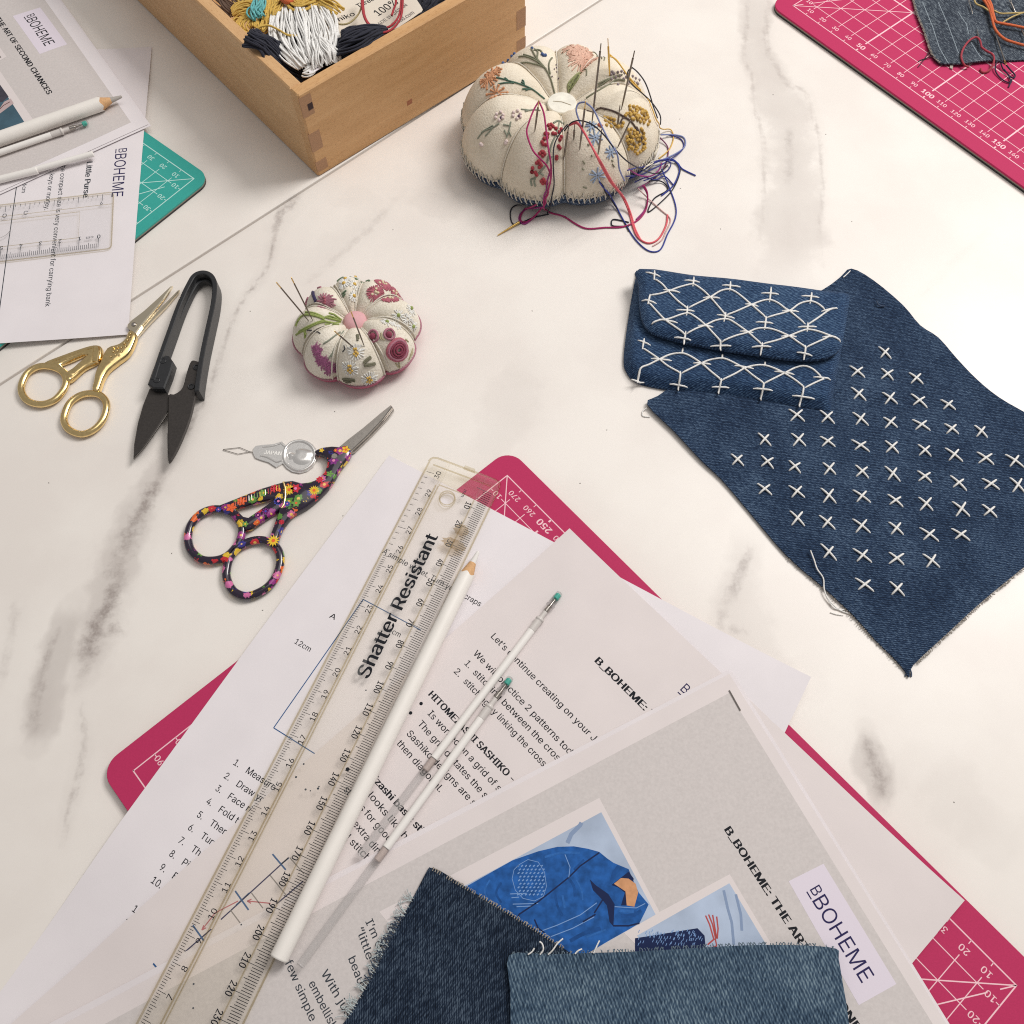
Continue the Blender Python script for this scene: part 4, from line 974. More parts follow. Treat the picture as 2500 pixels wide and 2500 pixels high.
pencil(_p[0], _p[1], 'white chalk pencil with grey tip lying on the far grey booklet', GREYLEAD, R=3.9, w=12.5, l=6.5)
def refill(tip, end, clear_from, label, r=1.65, plug=True):
    t = root('pen_refill', tip, label, 'pen refill', 'clear marker pen refills')
    L = math.dist(tip, end)
    if plug:
        mesh('tip_cap', rod(tip, end, [(-.5, .8), (-.2, 1.4), (1.0, 1.6), (6.2, 1.65), (6.4, 2.0), (7.2, 2.0), (7.4, 1.3)], 12), CLEARCAP, t, True)
        mesh('plug', rod(tip, end, [(.4, .9), (.8, 1.25), (2.9, 1.25), (3.0, .9)], 12), TEALPLUG, t, True)
        mesh('metal_tip', rod(tip, end, [(3.0, .35), (5.0, .55), (7.2, .85), (7.3, 1.15), (10.2, 1.15), (10.4, .8)], 12), STEEL, t, True)
        mesh('collar', rod(tip, end, [(10.3, 1.05), (13.8, 1.1), (14.0, 1.95), (15.0, 1.95), (15.2, 1.7), (20.5, 1.7), (20.8, 1.5)], 12), plain('frosted_plastic', srgb(206, 200, 196), .3), t, True)
        s = 20.4
    else: s = 0
    mesh('ink_column', rod(tip, end, [(s, r - .15), (s + .2, r), (clear_from, r), (clear_from + .1, .6)], 12), WHITEINKTUBE, t, True)
    mesh('follower', rod(tip, end, [(clear_from + .2, 1.35), (clear_from + 5.5, 1.4), (clear_from + 5.7, .5)], 12), plain('clear_grease', srgb(214, 200, 194), .25), t, True)
    mesh('tube', rod(tip, end, [(clear_from - .1, r - .2), (clear_from + .1, r), (L - .1, r), (L, r - .25), (L - .2, r - .5)], 14), CLEARTUBE, t, True)
    return t
def rf(p, q, k, lab, **kw): return refill(p, q, math.dist(p, q) * k, lab, **kw)
_p = [(19.67,141.19,6.2),(-61.0,36.26,6.6)]; rf(_p[0], _p[1], .655, 'clear pen refill with teal plug, upper of the two on the notes sheet')
_p = [(-2.12,104.36,6.6),(-80.67,-1.21,8.2)]; rf(_p[0], _p[1], .62, 'clear pen refill with teal plug, lower one reaching the end of the white pencil')
_p = [(-231.48,424.83,6.9),(-294.76,394.56,6.9)]; rf(_p[0], _p[1], .8, 'clear pen refill with teal plug beside the pencil on the far booklet')
_p = [(-224.23,401.22,7.0),(-282.59,379.79,7.0)]; refill(_p[0], _p[1], 60, 'clear pen refill whose open end overhangs the purse sheet title', plug=False)
_p = [(-252.62,390.16,6.9),(-290.19,378.0,6.9)]; refill(_p[0], _p[1], 50, 'clear pen refill at the edge of the far booklet, nearest the short ruler', plug=False, r=2.0)

# ------------------------------------------------------------------ denim pieces
def thread_r(r, n): return [r] * n
def fringe(poly, n, zf, r, lo, hi, seed=1, out=1):
    """loose yarn ends along an open edge line"""
    rs = random.Random(seed); G = []; P = dense(poly, 1.0)
    for k in range(n):
        i = rs.randrange(1, len(P) - 1); a = P[i]; u = unit(P[i - 1], P[i + 1]); w = perp(u)
        l = rs.uniform(lo, hi); s = rs.uniform(-.9, .9)
        pts = [(a[0] - w[0] * .6 * out, a[1] - w[1] * .6 * out), (a[0] + (w[0] * .5 * out + u[0] * s * .3) * l, a[1] + (w[1] * .5 * out + u[1] * s * .3) * l), (a[0] + (w[0] * out + u[0] * s) * l, a[1] + (w[1] * out + u[1] * s) * l)]
        G.append(tube([(x, y, zf(x, y) + rs.uniform(0, .5)) for x, y in spline(pts, 3)], r, 4))
    return join(*G)
# -- large patch with cross stitches
DP = spline([(176.25,315.76),(185.97,307.9),(197.96,292.17),(204.11,279.74),(211.68,272.16),(217.86,259.68),(224.84,247.22),(233.05,236.84),(244.48,227.7),(258.22,217.33),(259.58,187.26),(244.38,165.19),(224.44,151.1),(202.95,135.96),(183.84,121.23),(166.86,107.8),(164.32,102.76),(162.99,105.59),(159.27,111.33),(152.96,119.37),(145.47,130.52),(135.25,142.76),(120.92,158.72),(106.66,181.12),(96.55,196.77),(88.34,206.58),(76.7,222.84),(65.5,237.54),(70.99,242.22),(80.58,250.11),(91.79,262.86),(113.24,274.43),(135.49,288.74),(160.24,303.64),(169.98,310.93)], 3, True)
def dpz(x, y):
    d = edge_dist(x, y, DP); 
    return .15 + .5 * math.sin(x * .045 + 1) * math.sin(y * .05) * .6 + .55 + 1.2 * max(0, 1 - d / 9) * (.5 + .5 * math.sin(x * .11 + y * .06))
dr = root('denim_patch', (150, 270), 'raw edged blue denim scrap covered with rows of cream cross stitches', 'denim scrap')
mesh('cloth', sheet(DP, lambda x, y: max(.05, dpz(x, y) - .2), .9, spacing=3.2), DENIM_PATCH, dr, True)
dpt = lambda x, y: max(.05, dpz(x, y) - .2) + .9
CR = [(184.08,264.41),(168.72,253.78),(182.93,251.92),(196.34,249.28),(167.21,241.21),(181.66,238.48),(195.24,236.57),(208.44,234.0),(135.95,230.21),(150.28,228.97),(165.77,227.49),(179.43,225.17),(193.51,223.29),(207.21,220.77),(220.54,219.03),(118.96,217.37),(134.86,216.98),(148.33,215.69),(163.23,213.07),(177.6,211.97),(192.35,209.69),(205.36,207.03),(219.42,204.79),(232.46,203.21),(104.94,206.78),(118.68,205.4),(130.98,202.68),(146.77,201.36),(161.49,199.43),(175.22,197.96),(189.56,196.06),(204.3,192.39),(218.84,191.53),(230.8,190.73),(115.52,191.39),(130.02,189.82),(144.07,187.44),(159.08,186.78),(173.89,184.2),(187.3,182.26),(202.63,179.38),(215.26,178.18),(128.23,176.4),(141.29,174.1),(156.29,171.97),(171.53,170.43),(185.73,167.15),(199.77,166.82),(139.59,159.63),(154.14,157.66),(168.93,155.88),(184.03,154.58),(152.68,143.93),(166.48,141.76)]
for i, (x, y) in enumerate(CR):
    g = []
    for j, (ang, l) in enumerate(((-46 + random.uniform(-9, 9), 3.7 + 1.0 * rnd()), (38 + random.uniform(-9, 9), 3.3 + 1.0 * rnd()))):
        c, s = math.cos(math.radians(ang)) * l, math.sin(math.radians(ang)) * l * 1.12
        pts = [(x + c * k, y + s * k) for k in (-1, -.85, -.4, 0, .4, .85, 1)]
        hh = (-.35, .12, .42, .5, .42, .12, -.35)
        g.append(tube([(px, py, dpt(px, py) + h_ + .22 + .35 * j * (1 - abs(k))) for (px, py), h_, k in zip(pts, hh, (-1, -.85, -.4, 0, .4, .85, 1))], [.28, .45, .52, .53, .52, .45, .28], 6))
    mesh('cross_stitch', join(*g), WHITETHREAD, dr, True)
mesh('frayed_edge', join(fringe([(224.44,151.1),(202.95,135.96),(183.84,121.23),(166.86,107.8)], 170, dpz, .16, .5, 1.3, 3, 1), fringe([(162.99,105.59),(152.96,119.37),(135.25,142.76),(120.92,158.72)], 60, dpz, .13, .4, 1.0, 4, 1)), SEL, dr, kind='stuff')
for l, r in zip([[(131.24,159.95,3.2),(132.2,155.5,3.0),(133.0,151.37,2.6),(135.1,147.23,2.2),(134.86,142.24,1.8),(136.07,137.8,1.2),(139.88,133.33,0.6),(144.33,131.25,0.5)],[(135.35,138.74,1.2),(137.79,134.22,0.8),(140.75,133.16,0.5),(142.94,133.29,0.5)],[(136.26,132.1,0.4),(138.71,131.14,0.4),(141.65,130.62,0.4)],[(120.73,157.31,0.4),(124.14,156.57,0.6),(125.76,155.88,0.8)],[(65.38,235.94,1.4),(63.44,234.74,0.7),(63.28,232.14,0.4),(66.58,231.5,0.4)]] + [[(175.61,314.62,2),(173.25,312.16,2.2),(171.28,310.38,2.2)]], (.32, .25, .2, .22, .3, .3)):
    mesh('loose_thread', tube(spline(l, 5), r, 5), WHITETHREAD, dr, True)
for l in [[(164.5,106.82,1),(163.79,104.76,0.7),(162.95,103.4,0.4)],[(165.26,106.38,1),(165.63,104.72,0.7),(165.42,103.09,0.4)]] + [[(185.01,294.47,3),(185.96,292.22,2.6),(188.87,291.69,2.2)]]:
    mesh('loose_thread', tube(spline(l, 4), .35, 5), T('indigo_yarn', 52, 70, 100), dr, True)
# -- sashiko pouch
PO = spline([(67.67,318.0),(82.37,315.98),(96.41,313.16),(119.32,309.15),(140.19,305.54),(159.59,301.67),(171.54,299.29),(171.22,295.18),(167.59,281.25),(163.55,267.67),(157.31,248.65),(152.44,233.76),(150.43,232.55),(139.27,234.65),(122.83,238.38),(105.07,242.39),(87.05,244.98),(76.15,246.19),(64.76,249.14),(59.48,252.4),(57.03,256.99),(56.11,261.44),(57.04,270.37),(59.68,285.56),(63.16,302.76),(66.37,315.58)], 3, True)
FL = spline([(66.61,311.86),(94.65,307.27),(117.15,303.42),(137.62,299.79),(156.68,296.07),(168.29,293.74),(166.98,285.25),(163.01,271.7),(159.99,262.85),(156.22,258.55),(150.35,256.14),(141.75,255.63),(129.75,256.88),(111.9,260.4),(97.62,263.99),(85.04,267.13),(76.09,270.33),(69.58,273.71),(66.0,279.46),(64.9,289.44),(65.53,301.92)], 3, True)
def sm(t): t = max(0, min(1, t)); return t * t * (3 - 2 * t)
def pow_z(x, y): return 1.6 + 5.0 * math.sqrt(sm(edge_dist(x, y, PO) / 5))
_fu = unit(FL[0], FL[15]); _fn = perp(_fu)
def flap_t(x, y):
    d = edge_dist(x, y, FL)
    return 9.8 + 3.2 * math.sqrt(sm((d + .3) / 4)) + .35 * math.sin(x * .16 + y * .09) * math.sin(y * .21) 
po = root('denim_pouch', (100, 250), 'small folded denim pouch with cream sashiko lattice stitching, lying on the denim scrap', 'pouch')
PB_ = [(x, y) for x, y in PO]
mesh('pouch_body', sheet(PB_, lambda x, y: .3, lambda x, y: pow_z(x, y) - .3, spacing=2.6), DENIM_POUCH, po, True)
flap = mesh('flap', sheet(FL, lambda x, y: flap_t(x, y) - 1.7, 1.7, spacing=2.4), DENIM_POUCH, po, True)
def stitch_on(px, zf, r=.48, n=4, nm='stitch', ends=True):
    P = spline(px, n) if len(px) > 2 else dense(px, 1.6)
    if len(P) < 3: P = dense(px, math.dist(*px[:2]) / 4)
    N = len(P); rr = [r * (.62 if i in (0, N - 1) else 1) for i in range(N)]
    mesh(nm, tube([(x, y, zf(x, y) + (.3 if 0 < i < N - 1 else -.2)) for i, (x, y) in enumerate(P)], rr, 6), WHITETHREAD, po, True)
for l in [[(73.1,302.86),(76.61,299.63),(79.65,294.86),(83.52,289.35),(87.73,284.65)],[(70.42,293.17),(74.23,293.84),(79.72,295.64),(84.28,297.47),(90.74,299.25),(93.17,298.41),(96.56,294.81),(99.27,290.87),(102.45,285.79),(105.61,280.76)],[(88.41,285.24),(92.69,287.58),(99.27,290.87),(104.69,294.6),(109.19,295.65),(112.71,293.61),(116.56,289.26),(119.23,285.74),(125.04,277.99)],[(106.2,280.52),(111.38,282.51),(118.97,286.13),(123.91,288.3),(128.05,288.96),(131.83,286.94),(135.06,283.42),(137.26,281.46),(143.58,274.13)],[(125.34,277.99),(129.55,279.39),(136.7,281.86),(142.25,285.91),(147.44,287.3),(150.98,286.06),(154.15,282.54)],[(145.12,274.1),(150.29,277.72),(156.56,282.1),(160.41,282.92)],[(69.11,288.57),(72.43,283.52),(76.29,278.12),(80.26,274.26),(85.04,269.67)],[(69.7,276.78),(73.21,278.2),(78.21,278.82),(86.51,281.64),(90.06,280.03),(95.06,274.63),(98.78,269.32),(101.68,265.18)],[(86.0,270.02),(90.54,272.51),(95.02,274.26),(100.26,277.13),(105.3,278.13),(108.82,276.53),(114.83,270.39),(117.98,266.24),(120.59,262.87)],[(102.29,265.17),(109.03,267.95),(114.74,269.65),(119.3,271.77),(123.63,272.03),(128.37,270.79),(134.61,267.29),(138.39,263.88),(141.59,260.87)],[(121.5,262.84),(128.17,264.88),(134.61,267.29),(140.47,269.74),(144.3,270.76),(149.01,269.52),(154.08,266.8),(159.13,264.09)],[(142.19,260.85),(147.43,263.28),(151.36,265.02),(154.08,266.8)],[(73.56,308.39),(72.75,302.48)],[(69.04,307.32),(76.07,304.36)],[(92.82,304.32),(91.56,298.06)],[(87.86,302.08),(95.29,300.7)],[(110.54,300.7),(109.42,294.86)],[(106.06,298.46),(115.03,297.21)],[(130.03,296.66),(128.08,287.81)],[(124.88,293.29),(133.16,292.07)],[(149.56,293.04),(147.57,286.15)],[(144.08,290.7),(152.67,289.71)],[(70.17,293.95),(68.55,287.82)],[(66.06,290.96),(72.81,288.09)],[(87.92,286.55),(86.71,280.49)],[(82.09,284.03),(90.86,283.04)],[(106.09,282.27),(104.52,276.64)],[(101.6,280.87),(109.99,278.61)],[(125.19,279.12),(123.41,271.29)],[(119.83,275.87),(127.98,274.69)],[(144.98,275.22),(143.65,269.66)],[(139.63,272.37),(148.74,272.51)],[(76.98,296.65),(84.96,294.73)],[(95.85,290.96),(104.08,290.36)],[(115.94,286.82),(122.28,285.28)],[(133.32,282.1),(141.49,281.58)],[(152.43,281.45),(159.83,283.16)],[(73.28,278.95),(81.99,276.32)],[(91.65,274.35),(98.92,273.41)],[(111.52,270.85),(117.81,269.72)],[(130.96,267.39),(138.23,266.98)],[(150.32,266.16),(157.04,266.21)],[(85.53,271.52),(83.87,263.8)],[(80.12,269.43),(87.88,267.38)],[(101.81,266.29),(101.33,260.43)],[(97.14,264.34),(106.64,263.22)],[(121.34,263.95),(120.05,257.77)],[(116.18,261.66),(125.24,261.28)],[(141.87,261.96),(140.36,254.73)],[(137.28,258.43),(144.6,256.79)]]:
    stitch_on(l, flap_t)
for l in [[(65.24,266.43),(69.56,262.62),(72.41,259.97),(76.34,255.85),(82.07,251.72)],[(61.73,248.62),(63.11,254.73),(67.25,256.81),(72.38,259.61),(78.16,262.4),(83.75,263.0),(87.86,261.05),(92.92,256.53),(96.72,252.08),(100.79,247.65)],[(82.67,251.7),(88.47,254.82),(93.0,257.26),(97.47,258.97),(103.06,259.57),(107.12,257.63),(112.74,253.49),(116.49,249.42),(121.07,245.0)],[(101.36,247.28),(108.13,250.71),(113.39,253.83),(118.44,255.16),(122.7,255.05),(127.33,253.12),(131.78,250.11),(136.1,246.41),(139.74,242.39)],[(121.37,244.99),(126.59,247.72),(131.83,250.47),(137.1,253.24),(141.52,254.22),(145.5,252.3),(149.01,247.52)],[(140.29,242.03),(145.54,244.74),(150.1,246.78)],[(66.33,272.37),(64.91,266.07)],[(63.15,271.33),(69.09,268.19)],[(68.65,260.44),(78.46,258.94)],[(88.72,257.37),(97.19,256.42)],[(108.39,255.41),(117.3,253.37)],[(127.13,251.68),(136.27,249.64)],[(145.13,247.98),(153.42,246.7)],[(63.14,255.09),(61.4,248.27)],[(58.69,250.14),(65.03,249.62)],[(82.17,252.8),(80.72,243.86)],[(76.94,247.53),(85.46,246.03)],[(101.3,248.36),(99.65,241.26)],[(96.89,245.24),(104.95,244.33)],[(121.16,245.71),(119.49,237.59)],[(115.97,242.98),(124.99,241.34)],[(139.85,243.1),(137.01,232.95)],[(134.07,238.64),(144.26,236.48)],[(84.68,266.31),(83.71,262.63)],[(103.35,262.13),(102.71,259.21)],[(123.3,257.23),(122.66,254.69)]]:
    stitch_on(l, pow_z)
# -- dark and washed offcuts at the near edge, on the booklet
def lay(outl, z0, th, name, label, mat, amp=.5, sp=3.0, org=(0, 0)):
    t = root(name, org, label, 'denim scrap')
    z = lambda x, y: NH(x, y) + z0 + amp * (.5 + .5 * math.sin(x * .06 + y * .03)) * (.5 + .5 * math.sin(y * .08 - x * .02))
    mesh('cloth', sheet(outl, z, th, spacing=sp), mat, t, True)
    return t, z
DD = spline([(-33.72,31.5),(-30.12,30.41),(-16.9,22.33),(-4.68,15.27),(7.32,8.05),(18.81,0.68),(24.9,-3.5),(33.33,-11.67),(40.83,-29.89),(31.43,-40.92),(-53.94,-45.47),(-71.81,-32.85),(-63.2,-19.02),(-55.67,-7.33),(-49.42,4.72),(-43.68,15.04),(-38.54,24.19),(-34.8,31.08)], 3, True)
dd, zdd = lay(DD, 2.2, 1.0, 'dark_denim_offcut', 'dark indigo denim offcut with a pale frayed edge', DENIM_DARK, .9, 3.0, (0, 10))
PALEYARN = T('pale_blue_yarn', 176, 188, 190)
mesh('frayed_edge', join(fringe([(-63.17,-19.01),(-55.64,-7.33),(-49.39,4.72),(-43.66,15.03),(-40.01,22.06)], 130, lambda x, y: zdd(x, y) + .6, .14, .8, 4.2, 9, 1)), PALEYARN, dd, kind='stuff')
mesh('selvedge', join(fringe([(-33.7,31.49),(-16.89,22.32),(-4.68,15.26),(7.32,8.04),(18.8,0.68)], 150, lambda x, y: zdd(x, y) + .75, .16, .3, .8, 12, 1)), SEL, dd, kind='stuff')
mesh('indigo_fray', join(fringe([(-55.64,-7.33),(-49.39,4.72),(-43.66,15.03)], 70, lambda x, y: zdd(x, y) + .7, .2, .8, 3.0, 19, 1)), T('indigo_fray', 40, 58, 84), dd, kind='stuff')
DL = spline([(-4.46,0.85),(8.56,0.87),(22.04,1.02),(37.02,1.14),(55.03,1.61),(71.58,2.25),(88.11,2.48),(103.04,2.05),(114.82,0.74),(115.18,-2.52),(115.33,-10.53),(115.47,-18.39),(115.05,-31.13),(114.21,-45.9),(30.75,-49.2),(-4.31,-46.17),(-4.42,-28.94),(-4.23,-10.91)], 3, True)
dl, zdl = lay(DL, 4.1, 1.1, 'washed_denim_offcut', 'washed mid blue denim offcut lying on the darker one', DENIM_LIGHT, .5, 3.0, (40, -10))
mesh('frayed_edge', join(fringe([(114.64,0.74),(102.88,2.05),(87.97,2.47),(71.47,2.25),(54.95,1.61),(36.96,1.14),(22.01,1.02),(8.55,0.87),(-4.45,0.85)], 240, lambda x, y: zdl(x, y) + .6, .16, .3, 1.1, 21, -1)), T('washed_yarn', 92, 116, 134), dl, kind='stuff')
for l in [[(2.44,0.97,9),(3.85,1.78,9.4),(4.81,3.02,9.6)],[(6.84,0.88,9),(8.04,2.54,9.6),(7.63,4.44,9.8),(6.72,5.09,9.8)],[(9.84,0.83,9),(11.49,2.26,9.8),(13.19,4.33,10),(15.35,5.99,9.8)],[(19.57,0.85,9),(20.77,1.88,9.2),(22.18,2.4,9.2)],[(26.29,0.93,9),(27.54,3.22,9.6),(28.65,5.1,9.8)]]:
    mesh('loose_thread', tube(spline(l, 4), .3, 5), WHITETHREAD, dl, True)
# -- grey denim scrap on the far mat
DG = spline([(247.35,531.4),(246.46,514.29),(246.16,501.45),(247.33,487.72),(247.49,472.19),(247.9,467.96),(249.04,463.73),(251.5,459.75),(257.95,459.2),(263.33,458.72),(272.78,460.15),(282.13,461.07),(299.98,461.94),(317.45,463.24),(338.41,528.52),(291.36,541.67)], 3, True)
dg = root('grey_denim_scrap', (225, 515), 'grey blue denim scrap with overlocked edge, needles and orange threads on the far mat', 'denim scrap')
gz = lambda x, y: 3.1 + .8 * (.5 + .5 * math.sin(x * .07 + y * .02)) + 1.0 * sm(1 - edge_dist(x, y, DG) / 7) * (.5 + .5 * math.sin(x * .12))
mesh('cloth', sheet(DG, gz, 1.0, spacing=3.0), DENIM_GREY, dg, True)
gt = lambda x, y: gz(x, y) + 1.0
mesh('overlocked_edge', fringe([(246.46,514.29),(246.16,501.45),(247.33,487.72),(247.49,472.19),(247.9,467.96),(249.04,463.73),(251.5,459.75)], 220, lambda x, y: gz(x, y) + .8, .2, .2, .7, 31, -1), SEL, dg, kind='stuff')
FADE = plain('faded_crease', srgb(134, 144, 152), .95, spec=.1, nscale=1.5, namt=.35)
mesh('faded_crease', join(*[ribbon(dense(l, 3), .45, lambda x, y: gt(x, y) + .03) for l in [[(251.7,512.19),(253.17,490.03),(253.29,472.85),(255.62,459.68)],[(261.14,511.89),(262.66,492.46),(263.32,471.49),(263.61,467.79)],[(271.13,503.76),(273.82,492.12),(273.12,484.0)],[(249.27,492.87),(255.95,492.56)],[(272.79,477.58),(275.91,462.19)]]]), FADE, dg)
mesh('yarn_tail', join(tube(spline([(247.53,470.6,4.4),(245.35,467.44,3.6),(242.9,464.09,3.4),(238.77,458.87,3.3)], 5), .3, 5), tube(spline([(247.7,466.13,4.4),(244.84,465.38,3.8),(241.43,464.28,3.5),(239.77,463.14,3.4)], 5), .3, 5)), T('dark_yarn', 54, 28, 44), dg, True)
mesh('fabric_tag', sheet([(257.2,459.57),(258.96,459.25),(257.93,456.18),(256.52,457.25)], 3.4, .4), SEL, dg)
def loose(name, lines, r, mat, label, grp=None):
    G = [tube(spline(l, 6), r, 6) for l in lines]
    o = mesh(name, join(*G), mat, None, True); return meta(o, label, 'thread', grp)
RED = T('red_floss', 178, 38, 56); ORANGE = T('orange_floss', 226, 86, 30); NAVY = T('navy_floss', 34, 32, 62); MUST = T('mustard_floss', 190, 158, 82)
loose('red_thread', [[(276.57,470.14,6.4),(276.49,474.94,7),(275.55,478.14,6.6),(273.37,477.92,6.4),(269.73,474.84,6.4),(265.84,469.39,6.2),(263.62,463.94,6),(263.46,459.51,5.8),(264.89,457.07,5),(267.06,457.09,4.2)], [(276.57,470.14,6.4),(278.64,467.18,6.4),(281.3,464.48,6.4),(281.81,461.59,6.2),(280.79,457.68,5.6),(278.92,454.78,4.2),(276.14,453.02,3.8),(274.03,453.34,3.8),(273.9,455.92,3.8)]], .62, RED, 'red thread looped in a heart on the grey denim scrap')
loose('orange_thread', [[(286.02,513.72,6.4),(287.71,506.67,6.6),(288.26,499.73,6.8),(287.85,493.16,6.8),(287.7,485.82,6.6),(289.16,480.65,6.4),(291.82,476.3,6.4),(296.3,473.5,6.4),(303.55,470.11,6.4)], [(287.6,513.12,6.8),(288.87,504.71,7.2),(288.68,495.89,7.2),(289.41,490.67,7),(293.24,489.18,6.8),(298.92,487.64,6.6),(307.1,484.68,6.6)], [(289.33,512.8,7.0),(289.84,504.41,7.4),(289.23,497.8,7.4),(289.01,490.96,7.2)]], .75, ORANGE, 'thick orange threads trailing across the grey denim scrap')
loose('mustard_thread', [[(281.77,513.0,6.2),(282.01,507.38,6.2),(285.35,504.23,6.4),(288.19,500.26,6.4)], [(290.54,500.22,7),(294.14,498.42,6.4),(299.35,498.26,6.4),(310.73,498.74,6.4)], [(293.5,490.26,6.8),(300.92,495.47,6.4),(308.77,498.81,6.6)]], .5, MUST, 'mustard thread crossing the orange threads on the grey denim scrap')
loose('navy_thread', [[(287.24,456.49,6),(283.52,459.18,6),(281.64,454.73,4.6),(282.46,450.53,3.8),(285.05,445.97,3.7),(288.27,444.35,3.7),(289.46,446.63,3.9)], [(287.48,455.96,6),(290.21,453.69,4.4),(292.12,450.12,3.9),(290.92,447.97,3.8),(288.68,449.59,4),(286.58,454.07,4.6)], [(284.96,459.14,6),(286.05,454.72,4.5),(288.21,450.63,4),(288.37,445.13,3.9),(286.42,440.98,3.6)]], .4, NAVY, 'dark navy thread bunched at the needle over the denim scrap edge')
def needle(name, p, q, label, grp, r=.42, mat=None, eyemat=None, eye=3.4):
    """sewing needle from the point end p to the eye end q"""
    a = Vector(p); b = Vector(q); L = (b - a).length; ax = (b - a).normalized()
    s = ax.cross(Vector((0, 0, 1)) if abs(ax.z) < .8 else Vector((1, 0, 0))).normalized()
    k = eye / L
    sh = tube([tuple(a + ax * L * f) for f in (0, .06, .25, 1 - k)], [r * .35, r * .65, r, r], 8)
    c = b - ax * eye * .5
    lp = [tuple(c + ax * math.cos(t) * eye * .52 + s * math.sin(t) * r * 1.0) for t in [2 * math.pi * i / 14 for i in range(14)]]
    ey = tube(lp, r * .42, 6, closed=True)
    t = root(name, p, label, 'needle', grp, z=p[2])
    mesh('shaft', sh, mat or DARKSTEEL, t, True); mesh('eye', ey, eyemat or mat or DARKSTEEL, t, True)
    return t
NEEDG = 'needles pinned through the grey denim scrap'
_n = [(278.52,511.68,6.0),(278.85,500.31,5.0)]; needle('needle', _n[1], _n[0], 'short visible steel needle length left of the orange threads', NEEDG, .34, STEEL)
_n = [(278.31,487.32,4.9),(276.82,470.38,6.2)]; needle('needle', _n[0], _n[1], 'steel needle carrying the red heart shaped thread', NEEDG, .34, STEEL, BRASS)
_n = [(288.0,485.99,5.2),(287.02,455.51,6.6)]; needle('needle', _n[0], _n[1], 'long gilt eyed needle hanging over the denim scrap edge', NEEDG, .42, STEEL, BRASS)
_n = [(302.58,511.22,6.2),(304.11,500.81,5.2)]; needle('needle', _n[1], _n[0], 'bright needle above the mustard thread', NEEDG, .5, STEEL)
_n = [(303.49,485.01,5.8),(303.95,477.24,6.2)]; needle('needle', _n[0], _n[1], 'bright needle between the two orange strands at the picture edge', NEEDG, .5, STEEL)

# ------------------------------------------------------------------ scissors and snips
def ring(pts, z, r, flat=.85):
    return tube([(x, y, z) for x, y in spline(pts, 5, True)], r, 10, closed=True, flat=flat)
# -- gilt stork scissors
g = root('stork_scissors', (-215, 285), 'gilt stork shaped embroidery scissors beside the black snips', 'scissors')
mesh('handle', join(ring([(-236.5,256.15),(-235.03,262.7),(-230.44,266.29),(-224.18,266.13),(-218.01,263.01),(-215.2,257.81),(-215.51,252.72),(-218.76,247.05),(-224.43,244.68),(-230.85,246.27),(-235.1,250.68)], 2.0, 1.75),
    prism(spline([(-227.11,267.99),(-219.7,271.75),(-210.42,275.8),(-204.75,277.55),(-201.16,276.7),(-200.03,273.66),(-200.85,268.07),(-207.08,263.78),(-211.51,258.03),(-213.92,256.99),(-216.58,261.45),(-220.99,265.24),(-223.97,266.2)], 3, True), 1.2, 3.6, bev=.5,
          holes=[[(-219.4,266.68),(-214.24,269.15),(-208.57,272.37),(-206.62,271.95),(-208.68,269.39),(-212.75,264.3),(-214.91,262.51)]])), GOLD, g, True)
mesh('handle', join(ring([(-212.47,237.66),(-211.31,244.72),(-207.46,248.92),(-202.79,250.24),(-197.74,249.4),(-194.07,245.72),(-192.95,240.71),(-194.03,234.41),(-197.46,229.61),(-202.54,227.66),(-208.34,229.88),(-211.4,233.43)], 2.0, 1.75),
    prism(spline([(-200.88,251.8),(-200.82,256.15),(-200.81,261.62),(-199.56,267.12),(-197.48,275.29),(-192.22,277.65),(-189.28,280.98),(-188.7,284.55),(-187.17,285.67),(-184.43,283.45),(-184.68,278.36),(-186.59,271.64),(-190.58,267.27),(-194.79,262.57),(-196.74,257.5),(-197.37,252.8),(-198.3,250.3)], 3, True), 1.0, 4.2, bev=.6)), GOLD, g, True)
mesh('wing_band', prism([(-204.22,276.54),(-201.53,276.17),(-200.66,273.59),(-200.67,267.25),(-203.37,267.47),(-203.92,272.92)], 2.5, 4.6, bev=.35), GOLD, g)
for c in [(-194.24,275.07),(-192.4,275.32),(-190.37,275.12),(-194.0,272.81),(-192.04,273.06),(-189.8,272.7),(-192.6,270.68),(-190.7,270.48),(-194.64,269.84),(-189.31,277.58),(-188.03,279.44),(-187.03,283.22),(-187.19,281.32),(-188.39,275.67)]:
    mesh('feather_stud', blob((c[0], c[1], 4.3), .75, 6, 4, .6), GOLD, g)
for l in [[(-223.6,268.03),(-216.69,271.06),(-209.73,274.03),(-205.03,275.79)],[(-221.52,266.87),(-215.19,269.68),(-209.44,272.37)],[(-211.29,259.99),(-206.86,264.65),(-201.26,268.21)]]:
    mesh('engraved_line', tube([(x, y, 3.55) for x, y in l], .22, 5), GOLD, g, True)
mesh('heel_boss', blob((*[(-213.53,258.34)][0], 2.6), 1.7, 10, 6, .8), GOLD, g, True)
mesh('blade', prism([(-189.6,287.7),(-189.73,289.4),(-188.3,291.69),(-182.79,297.48),(-177.38,304.44),(-171.4,312.61),(-170.34,312.9),(-170.6,311.46),(-173.53,304.5),(-178.16,296.34),(-182.46,288.68),(-184.94,282.83),(-187.32,285.18)], 2.6, 4.0, bev=.5), PALESTEEL, g)
mesh('blade', prism([(-185.7,283.62),(-183.01,290.26),(-178.58,295.84),(-173.19,303.19),(-168.08,310.89),(-167.11,311.43),(-167.48,309.83),(-172.81,300.41),(-178.66,291.94),(-183.01,284.71),(-185.7,279.43)], 1.0, 2.4, bev=.3), PALESTEEL, g)
